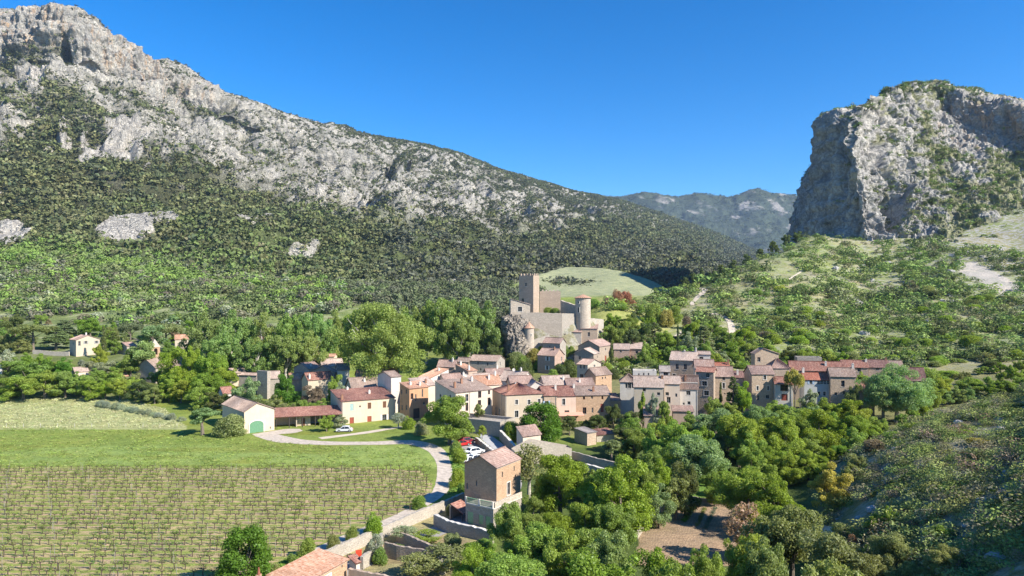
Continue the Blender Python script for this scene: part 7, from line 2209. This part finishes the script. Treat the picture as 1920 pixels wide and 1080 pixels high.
# ------------------------------------------------------------------ labels of the plants
ADJ = {'bright': 'bright green', 'lime': 'lime green', 'mid': 'mid green', 'blue': 'bluish green', 'plane': 'pale yellow-green', 'dark': 'dark green', 'olive': 'olive green', 'grey': 'grey-green', 'ochre': 'ochre tinted',
       'red': 'reddish', 'pine': 'dull green', 'silver': 'silvery', 'brown': 'brownish', 'pink': 'pinkish', 'poplar': 'pale green', 'deep': 'deep green'}
NOUN = {'great': 'plane tree', 'round': 'rounded tree', 'tall': 'upright tree', 'plane': 'plane tree', 'dense': 'dense domed tree', 'cypress': 'slim cypress', 'conifer': 'conical conifer', 'umbrella': 'umbrella-topped pine', 'bush': 'bush', 'sparse': 'thin open tree', 'big': 'leafy tree'}
_on = ['second', 'third', 'fourth', 'fifth', 'sixth', 'seventh', 'eighth', 'ninth', 'tenth', 'eleventh', 'twelfth', 'thirteenth', 'fourteenth', 'fifteenth', 'sixteenth', 'seventeenth', 'eighteenth', 'nineteenth', 'twentieth']
_on += ['twenty-' + q for q in ['first'] + _on[:8]] + ['thirtieth'] + ['thirty-' + q for q in ['first'] + _on[:8]]
ORD = ['leftmost'] + [q + ' from left' for q in _on]
CATN = {'tree': 'tree', 'plane_tree': 'plane tree', 'cypress': 'cypress', 'pine_tree': 'pine tree', 'poplar_tree': 'poplar tree', 'shrub': 'shrub'}
buckets = {}
for t in TREES:
    cat = CATN[t['name']]
    if t['label']:
        tag(t['o'], t['label'], cat, t['group'])
        continue
    noun = NOUN[t['shape']]
    if t['name'] == 'shrub' and t['shape'] in ('round', 'sparse'):
        noun = 'tall bush'
    if t['name'] == 'poplar_tree':
        noun = 'feathery poplar'
    if t['name'] == 'tree' and t['shape'] == 'bush':
        noun = 'bush'
    buckets.setdefault((ADJ[t['colr']] + ' ' + noun, t['place']), []).append((t['px'], t['o'], cat))
for (ad, place), L in buckets.items():
    L.sort(key=lambda q: q[0])
    for k, (px, o, cat) in enumerate(L):
        if len(L) == 1:
            lb = f'{ad} {place}'
        elif k == len(L) - 1:
            lb = f'{ad}, rightmost {place}'
        else:
            lb = f'{ad}, {ORD[k]} {place}'
        tag(o, lb, cat, ('plants ' + place) if len(L) > 1 else None)

# ================================================================== vineyard
VW = m_plain('vine_wood', (.10, .075, .055), .9, .3, 8)
PW = m_plain('weathered_post', (.27, .25, .22), .9, .25, 6)
def vine_proto(seed):
    r = random.Random(seed)
    m = MB()
    h = r.uniform(.62, .8)
    m.tube([(0, 0, -.1), (r.uniform(-.06, .06), 0, h * .5), (r.uniform(-.05, .05), 0, h)], [.075, .06, .065], 5)
    for s in (-1, 1):
        L = r.uniform(.3, .62)
        m.tube([(0, 0, h), (s * L * .5, r.uniform(-.03, .03), h + .05), (s * L, 0, h + r.uniform(-.02, .08))], [.06, .05, .035], 4)
        for q in range(r.randint(2, 4)):
            u = s * L * (q + 1) / 4
            m.tube([(u, 0, h + .05), (u + r.uniform(-.1, .1), r.uniform(-.08, .08), h + r.uniform(.18, .42))], [.014, .008], 3, cap=False)
    stock = m.mesh('stem', VW)
    rg = np.random.default_rng(seed)
    n = r.choice([45, 80, 120])
    C = np.stack([rg.uniform(-.6, .6, n), rg.normal(0, .09, n), h + rg.uniform(.05, .42, n)], -1)
    Nn = rg.normal(size=(n, 3)) + [0, -.3, .6]
    Nn /= np.linalg.norm(Nn, axis=1)[:, None]
    V, Fq = leaf_quads(C, Nn, .115, rg)
    return stock, np_mesh('leaves', V, Fq, LEAF), V, Fq
VP = [vine_proto(k) for k in range(8)]
vspots, pspots = [], []
rr = random.Random(12)
vx, vy = [], []
row = 0
y = 80.2
while y < 141:
    xl = -0.80 * y - 4
    x = xl
    while x < 0:
        vx.append(x + rr.uniform(-.35, .35)); vy.append(y + rr.uniform(-.12, .12))
        x += rr.choice([1.15, 1.25, 1.35]) if rr.random() < .86 else 2.6
    x = xl + (row % 2) * .4 + y * .10
    while x < 2:
        if rr.random() < .8:
            pspots.append((x + rr.uniform(-.5, .5), y + rr.uniform(-.05, .05)))
        x += 7.4
    y += 2.2
    row += 1
m_in = inpoly(np.array(vx), np.array(vy), VINE_POLY)
vspots = [(a, b) for a, b, k in zip(vx, vy, m_in) if k]
pk = inpoly(np.array([p_[0] for p_ in pspots]), np.array([p_[1] for p_ in pspots]), VINE_POLY)
pspots = [q for q, k in zip(pspots, pk) if k]
infr = lambda x, y: -10 < x / y * F + 960 < 1930 and H0 * F / y + HZ < 1085
vspots.sort(key=lambda q: (not infr(*q), q[1]))
pspots.sort(key=lambda q: (not infr(*q), q[1]))
for x, y in vspots[:290]:
    st, lf, _, _ = VP[rr.randrange(8)]
    root = empty('grapevine', (x, y, 0), rr.choice([0, math.pi]) + rr.uniform(-.06, .06), 'low pruned grapevine with two short arms and young leaves in the vineyard', 'grapevine', 'grapevines in the vineyard rows')
    s = rr.uniform(.85, 1.15)
    root.scale = (s, s, s)
    for nm, me in (('stem', st), ('leaves', lf)):
        o = bpy.data.objects.new(nm, me)
        o.parent = root
        o.color = (.18 * rr.uniform(.8, 1.1), .26, .05, 1)
        col.objects.link(o)
def rest_mesh(spots, arrs, name, mat, label, cat, colr=None):
    Vs, Fs, off = [], [], 0
    r = np.random.default_rng(4)
    for x, y in spots:
        V, Fq = arrs[r.integers(0, len(arrs))]
        a = math.pi * r.integers(0, 2)
        s = r.uniform(.85, 1.15)
        W = np.stack([(V[:, 0] * math.cos(a) - V[:, 1] * math.sin(a)) * s + x, (V[:, 0] * math.sin(a) + V[:, 1] * math.cos(a)) * s + y, V[:, 2] * s], -1)
        Vs.append(W); Fs.append(Fq + off); off += len(W)
    V = np.concatenate(Vs); Fq = np.concatenate(Fs)
    me = np_mesh(name, V, Fq, mat, False, {'Col': np.zeros((len(V), 3)) + np.array(colr)} if colr else None)
    o = link(bpy.data.objects.new(name, me))
    tag(o, label, cat, kind='stuff')
def tri_of(me):
    me.calc_loop_triangles()
    n = len(me.loop_triangles)
    a = np.empty(n * 3, dtype=np.int32); me.loop_triangles.foreach_get('vertices', a)
    v = np.empty(len(me.vertices) * 3, dtype=np.float32); me.vertices.foreach_get('co', v)
    return v.reshape(-1, 3), a.reshape(-1, 3)
rest_mesh(vspots[290:], [tri_of(q[0]) for q in VP], 'vineyard', VW, 'bare stems of the farther grapevine rows in the vineyard', 'grapevines')
rest_mesh(vspots[290:], [(q[2], q[3]) for q in VP], 'vineyard_leaves', MASSLEAF, 'young leaves of the farther grapevine rows in the vineyard', 'grapevines', (.19, .26, .05))
pm = MB(); pm.tube([(0, 0, -.2), (.02, 0, 1.55)], [.03, .024], 6); pme = pm.mesh('vine_post', PW)
for x, y in pspots[:290]:
    o = bpy.data.objects.new('vine_post', pme)
    o.location = (x, y, 0)
    o.rotation_euler = (rr.uniform(-.05, .05), rr.uniform(-.07, .07), 0)
    o.scale = (1, 1, rr.uniform(.85, 1.15))
    col.objects.link(o)
    tag(o, 'thin grey wooden stake standing in a vineyard row', 'stake', 'stakes in the vineyard rows')
if len(pspots) > 290:
    rest_mesh(pspots[290:], [tri_of(pme)], 'vine_stakes', PW, 'farther grey stakes of the vineyard rows', 'stakes')
# fence pickets along the upper field
fm = MB(); fm.tube([(0, 0, -.2), (0, 0, 1.1)], .04, 5); fme = fm.mesh('fence_post', TRIM)
for k in range(12):
    px = -20 + k * 32
    x, y = G0(px, 801.5)
    o = bpy.data.objects.new('fence_post', fme)
    o.location = (x, y, 0)
    col.objects.link(o)
    tag(o, 'thin pale fence post between the pale field and the green meadow', 'fence post', 'fence posts along the pale field')

TRK = [G0(*q) for q in ((500, 815), (540, 826), (610, 831), (700, 831), (770, 829), (813, 840), (831, 862), (833, 890), (822, 920), (795, 945), (750, 968), (690, 993), (640, 1013), (580, 1042))]
# grass tufts over meadow and banks
r_ = np.random.default_rng(33)
def tufts(name, n, polys, size, cols_, pr, label, seed, y0, y1, p0, p1):
    out_ = []
    while len(out_) < n:
        m_ = 20000
        Yq = y0 * (y1 / y0) ** r_.uniform(0, 1, m_)
        pxq = r_.uniform(p0, p1, m_)
        X = (pxq - 960) / F * Yq
        ok = np.zeros(m_, bool)
        for q in polys:
            ok |= inpoly(X, Yq, q)
        ok &= pl_dist(X, Yq, TRK)[0] > 2.3
        dn = fbm(np.stack([X, Yq, X * 0], -1), 5, 3, seed=71)
        ok &= (dn + r_.uniform(-.4, .4, m_) > 0)
        out_ += list(zip(X[ok], Yq[ok]))
    A = np.array(out_[:n])
    z = ground_z(A[:, 0], A[:, 1])
    s = r_.uniform(.5, 1.0, n) * size
    mass(name, np.stack([A[:, 0], A[:, 1], z - .03], -1), s * 1.5, s * .7, pick(cols_, pr, n, r_), 10, .45, label, 'grass', seed=seed)
tufts('grass', 6000, [[G0(-60, 802), G0(345, 806), G0(470, 822), G0(640, 838), G0(760, 838), G0(812, 862), G0(818, 905), G0(790, 935), G0(700, 876), G0(-60, 877)]], .45, [(.28, .36, .09), (.25, .33, .08), (.34, .38, .13)], [2, 2, 1],
      'tufts of long grass in the green meadow behind the vineyard', 9, 135, 182, -60, 830)
tufts('grass', 1300, [VINE_POLY], .35, [(.26, .32, .08), (.32, .34, .12)], [2, 1], 'grass growing between the vineyard rows', 10, 80, 141, -60, 830)
tufts('grass', 4000, [[G0(-60, 754), G0(210, 752), G0(310, 772), G0(350, 803), G0(-60, 803)]], .6, [(.46, .47, .25), (.52, .51, .29), (.40, .43, .19)], [2, 2, 1], 'long pale grass of the upper field', 11, 178, 232, -60, 360)
tufts('grass', 3500, [[G0(500, 1075), G0(560, 1040), G0(640, 1003), G0(770, 958), G0(812, 925), G0(850, 880), G0(838, 850), G0(870, 840), G0(880, 900), G0(800, 955), G0(640, 1022), G0(520, 1080)]], .55, [(.19, .31, .06), (.25, .35, .08)], [2, 1],
      'lush grass on the verge between vineyard, track and lane wall', 12, 82, 165, 480, 900)

# ================================================================== small things
def car(label, px, py, rz, body, L=4.2, W=1.75, Hh=1.5, z=0.0, name='parked_car', cat='car'):
    x, y = G0(px, py, z)
    r = empty(name, (x, y, gz(x, y) + .04), rz, label, cat)
    paint = m_plain('car_paint_' + body, {'silver': (.55, .56, .57), 'red': (.45, .02, .02), 'white': (.78, .78, .77), 'lwhite': (.72, .74, .75), 'maroon': (.20, .02, .03)}[body], .3, .03, 2, .6)
    h1, hw = .82, W / 2
    prof = [(-L / 2, .35), (-L / 2 + .03, .72), (-L / 2 + .45, h1 + .04), (-L / 2 + .95, Hh * .97), (-.2, Hh), (L / 2 - 1.55, Hh * .93), (L / 2 - .95, h1 + .06), (L / 2 - .15, .70), (L / 2, .45), (L / 2 - .05, .28), (-L / 2 + .05, .28)]
    m = MB()
    def wd(z): return hw * (1 if z < h1 else 1 - .22 * (z - h1) / (Hh - h1))
    a = [(u, -wd(z), z) for u, z in prof]; b = [(u, wd(z), z) for u, z in prof]
    m.poly(a); m.poly(b[::-1])
    for k in range(len(prof)):
        k2 = (k + 1) % len(prof)
        m.poly([a[k], b[k], b[k2], a[k2]])
    m.build('body', paint, r)
    for s in (-1, 1):
        m = MB()
        q = [(-L / 2 + .75, h1 + .05), (-L / 2 + 1.08, Hh * .9), (-.15, Hh * .93), (-.15, h1 + .05)]
        m.poly([(u, s * (wd(z) + .008), z) for u, z in q])
        q = [(-.07, h1 + .05), (-.07, Hh * .93), (L / 2 - 1.62, Hh * .88), (L / 2 - 1.15, h1 + .05)]
        m.poly([(u, s * (wd(z) + .008), z) for u, z in q])
        m.build('side_window', GLASS, r)
    m = MB()
    m.poly([(L / 2 - 1.0 + .008, -hw * .8, h1 + .12), (L / 2 - 1.0 + .008, hw * .8, h1 + .12), (L / 2 - 1.5, hw * .72, Hh * .91), (L / 2 - 1.5, -hw * .72, Hh * .91)])
    m.build('windscreen', GLASS, r)
    m = MB()
    m.poly([(-L / 2 + .52, -hw * .8, h1 + .14), (-L / 2 + .52, hw * .8, h1 + .14), (-L / 2 + .86, hw * .74, Hh * .9), (-L / 2 + .86, -hw * .74, Hh * .9)])
    m.build('rear_window', GLASS, r)
    TY = bpy.data.materials.get('tyre') or m_plain('tyre', (.03, .03, .03), .8, .1, 3)
    for u in (-L / 2 + .8, L / 2 - .8):
        for s in (-1, 1):
            m = MB(); m.tube([(u, s * (hw - .16), .33), (u, s * (hw + .03), .33)], .33, 14)
            wo = m.build('wheel', TY, r)
            m = MB(); m.tube([(u, s * (hw + .031), .33), (u, s * (hw + .045), .33)], .19, 10)
            m.build('rim', LEAD, wo)
    for s in (-1, 1):
        m = MB(); m.box(L / 2 - .12, s * hw * .78 - .16, .58, L / 2 + .01, s * hw * .78 + .16, .72); m.build('headlight', TRIM, r)
        m = MB(); m.box(-L / 2 - .01, s * hw * .82 - .1, .62, -L / 2 + .08, s * hw * .82 + .1, .85); m.build('tail_light', WOOD['scarlet'], r)
car('silver hatchback parked on the farm lawn in front of the farmhouse', 646, 809.5, math.pi + .15, 'silver')
car('bright red car half under the large round tree in the parking area', 866, 834, R_(35), 'red', z=0)
car('dark red car parked behind the bright red car', 874, 829.5, R_(35), 'maroon', z=0)
car('white car with rounded roof in the parking area left of the others', 872, 853, R_(120), 'white', z=0)
car('white car nearest the stone house in the parking area', 893, 858, R_(35), 'lwhite', z=0)
car('white estate car in the middle of the parking area', 890, 846.5, R_(35), 'white', 4.5, z=0)
car('pale hatchback parked at the low edge of the parking area', 877, 862, R_(60), 'lwhite', 3.8, z=0)

def gate():
    p_ = P(672.5, 1047, 91)
    r = empty('metal_gate', (p_.x, p_.y, -1.0), R_(25), 'bright red metal gate standing open beside the lane', 'gate')
    m = MB(); m.box(-.33, -.03, .08, .33, .03, 1.95); m.build('panel', WOOD['scarlet'], r)
    for s in (-.36, .36):
        m = MB(); m.box(s - .03, -.05, -.1, s + .03, .05, 2.02); m.build('post', WOOD['scarlet'], r)
gate()
def garage_door():
    g = [h for h in HOUSES if h['o'].name.startswith('garage')][0]
    m = MB()
    a = g['a']
    m.box(a * .30, -.05, .1, a * .62, -.012, 2.3)
    for k in range(5):
        m.box(a * .30 + .05, -.07, .15 + k * .43, a * .62 - .05, -.052, .15 + k * .43 + .38)
    d = m.build('door', WOOD['white'], g['o'])
    m = MB()
    m.box(a * .27, -.09, .05, a * .30 - .003, -.004, 2.45); m.box(a * .62 + .003, -.09, .05, a * .65, -.004, 2.45); m.box(a * .27, -.095, 2.453, a * .65, -.004, 2.6)
    m.build('door_surround', TRIM, g['o'])
garage_door()
def garden_things():
    x, y = G0(1242, 962, -3)
    z = gz(x, y)
    r = empty('storage_box', (x, y, z), R_(18), 'white slatted plastic box at the left edge of the ploughed plot', 'box')
    m = MB()
    m.box(-.55, -.6, 0, .55, .6, 1.1)
    for k in range(7):
        m.box(-.53 + k * .155, -.625, .08, -.44 + k * .155, -.603, 1.0)
    m.build('body', WOOD['white'], r)
    m = MB()
    m.box(-.6, -.66, 1.103, .6, .66, 1.2)
    m.build('lid', TRIM, r)
    x, y = G0(1293, 938, -3)
    z = gz(x, y)
    r = empty('garden_chair', (x, y, z), R_(200), 'white plastic chair at the top of the ploughed plot', 'chair')
    for sx in (-.22, .22):
        for sy in (-.2, .2):
            m = MB(); m.tube([(sx, sy, 0), (sx * .9, sy * .9, .43)], .03, 5); m.build('leg', WOOD['white'], r)
    m = MB(); m.box(-.26, -.25, .43, .26, .25, .48); m.build('seat', WOOD['white'], r)
    m = MB(); m.obox((-.25, .22, .483), (.5, 0, 0), (0, .05, 0), (0, .12, .48)); m.build('backrest', WOOD['white'], r)
    for s in (-.29, .25):
        m = MB(); m.box(s, -.22, .62, s + .05, .24, .66); m.box(s, -.22, .483, s + .05, -.18, .619); m.build('armrest', WOOD['white'], r)
    # crop rows
    for (a, b, c, s, lb) in (((1283, 978), (1304, 945), (.14, .30, .03), .42, 'short bright green row of seedlings in the ploughed plot'), ((1308, 985), (1322, 952), (.24, .27, .08), .3, 'yellowish thin crop row in the middle of the ploughed plot'), ((1322, 990), (1342, 952), (.16, .22, .14), .3, 'bluish thin crop row at the right of the ploughed plot')):
        p0, p1 = np.array(G0(*a, -3)), np.array(G0(*b, -3))
        n = 120
        rq = np.random.default_rng(int(a[0]))
        t = rq.uniform(0, 1, n)[:, None]
        xy = p0 * (1 - t) + p1 * t + rq.normal(0, .12, (n, 2))
        zz = ground_z(xy[:, 0], xy[:, 1])
        S = rq.uniform(.7, 1.2, n) * s
        mass('crop_leaves', np.concatenate([xy, zz[:, None]], 1), S * 1.3, S, np.zeros((n, 3)) + np.array(c), 20, .3, lb, 'crop', seed=int(a[0]) % 50)
garden_things()
def finial():
    x, y = P(485, 1070, 78)[:2]
    r = empty('chimney_stack', (x, y, -1.0), 0, 'terracotta chimney pot rising at the bottom edge by the dense tree', 'chimney')
    z = H0 - (1062 - HZ) / F * 78 + 1.0
    m = MB(); m.box(-.25, -.25, 0, .25, .25, z - .9); m.build('stack', ST['orange'], r)
    m = MB(); m.tube([(0, 0, z - .9), (0, 0, z - .5), (0, 0, z - .1)], [.2, .13, .08], 10); m.build('pot', RF['bright'], r)
finial()
def dishes():
    for px, Y, py, lb in ((963, 211, 693, 'round white satellite dish on a pole above the pink roof'), (873.5, 209, 704, 'round white satellite dish left of the pale roofs'), (925, 213, 703.5, 'round white satellite dish in the middle of the roofs')):
        p_ = P(px, py, Y)
        r = empty('satellite_dish', (p_.x, p_.y, p_.z - 2.2), R_(20), lb, 'satellite dish')
        m = MB(); m.tube([(0, 0, -.6), (0, 0, 2.1)], .04, 6); m.build('pole', LEAD, r)
        m = MB()
        n = 16
        for (r0, y0, r1, y1) in ((0, .0, .25, -.03), (.25, -.03, .48, -.12)):
            for k in range(n):
                t0, t1 = 2 * math.pi * k / n, 2 * math.pi * (k + 1) / n
                m.poly([(r0 * math.cos(t0), y0 - .06, 2.2 + r0 * math.sin(t0)), (r0 * math.cos(t1), y0 - .06, 2.2 + r0 * math.sin(t1)), (r1 * math.cos(t1), y1 - .06, 2.2 + r1 * math.sin(t1)), (r1 * math.cos(t0), y1 - .06, 2.2 + r1 * math.sin(t0))])
        m.build('dish', TRIM, r)
        m = MB(); m.tube([(0, -.12, 1.85), (0, -.5, 2.2)], .02, 4); m.build('feed_arm', LEAD, r)
dishes()
def masts():
    for px, t in ((1465, 366), (1475, 368)):
        p_ = P(px, 376, 6900)
        z1 = H0 - (t - HZ) / F * 6900
        r = empty('radio_mast', (p_.x, p_.y, p_.z - 25), 0, 'thin radio mast on the far blue ridge, ' + ('the left one' if px < 1470 else 'the right one'), 'mast', 'masts on the far ridge')
        m = MB(); m.tube([(0, 0, 0), (0, 0, z1 - p_.z + 25)], [3.0, 1.4], 6); m.build('shaft', LEAD, r)
masts()
# low stones among the grass of slopes
def boulders():
    r = random.Random(4)
    protos = []
    for k in range(5):
        me = bpy.data.meshes.new('boulder')
        bm = __import__('bmesh').new()
        __import__('bmesh').ops.create_icosphere(bm, subdivisions=3, radius=1)
        A = np.array([v.co[:] for v in bm.verts])
        d = 1 + .45 * fbm(A + k * 7, 1.1, 4, .6, ridged=True) 
        for v, q in zip(bm.verts, d):
            v.co = v.co * float(q)
            v.co.z *= .6
        bm.to_mesh(me); bm.free()
        me.materials.append(ROCKM)
        protos.append(me)
    for k in range(70):
        if k < 38:
            Y = r.uniform(64, 142); px = r.uniform(1560, 1930)
            s = r.uniform(.25, .9)
            lb, g = 'pale grey boulder lying on the shaded slope at the right', 'boulders on the shaded slope'
        else:
            Y = r.uniform(300, 480); px = r.uniform(1560, 1920)
            s = r.uniform(.7, 2.2)
            lb, g = 'pale boulder lying on the dry grass of the right hill', 'boulders on the right hill'
        x = (px - 960) / F * Y
        o = bpy.data.objects.new('boulder', protos[r.randrange(5)])
        o.location = (x, Y, gz(x, Y) + s * .1)
        o.scale = (s, s * r.uniform(.7, 1.2), s)
        o.rotation_euler = (0, 0, r.uniform(0, 6))
        col.objects.link(o)
        tag(o, lb, 'boulder', g)
ROCKM = m_stone('boulder_limestone', (.42, .40, .37), 1.2, .4)
boulders()

def haze():
    m, t, o = mat_new('haze')
    v = t.nodes.new('ShaderNodeVolumePrincipled')
    v.inputs['Color'].default_value = (.55, .74, 1.0, 1)
    v.inputs['Density'].default_value = HAZE
    v.inputs['Anisotropy'].default_value = 0.1
    t.links.new(v.outputs[0], o.inputs['Volume'])
    b = MB()
    b.box(-7600, -2600, -10.5, 7600, 9600, 860)
    ob = b.build('haze', m)
    tag(ob, 'thin blue air haze over the whole valley', 'haze', kind='stuff')
HAZE = 4.2e-5
haze()
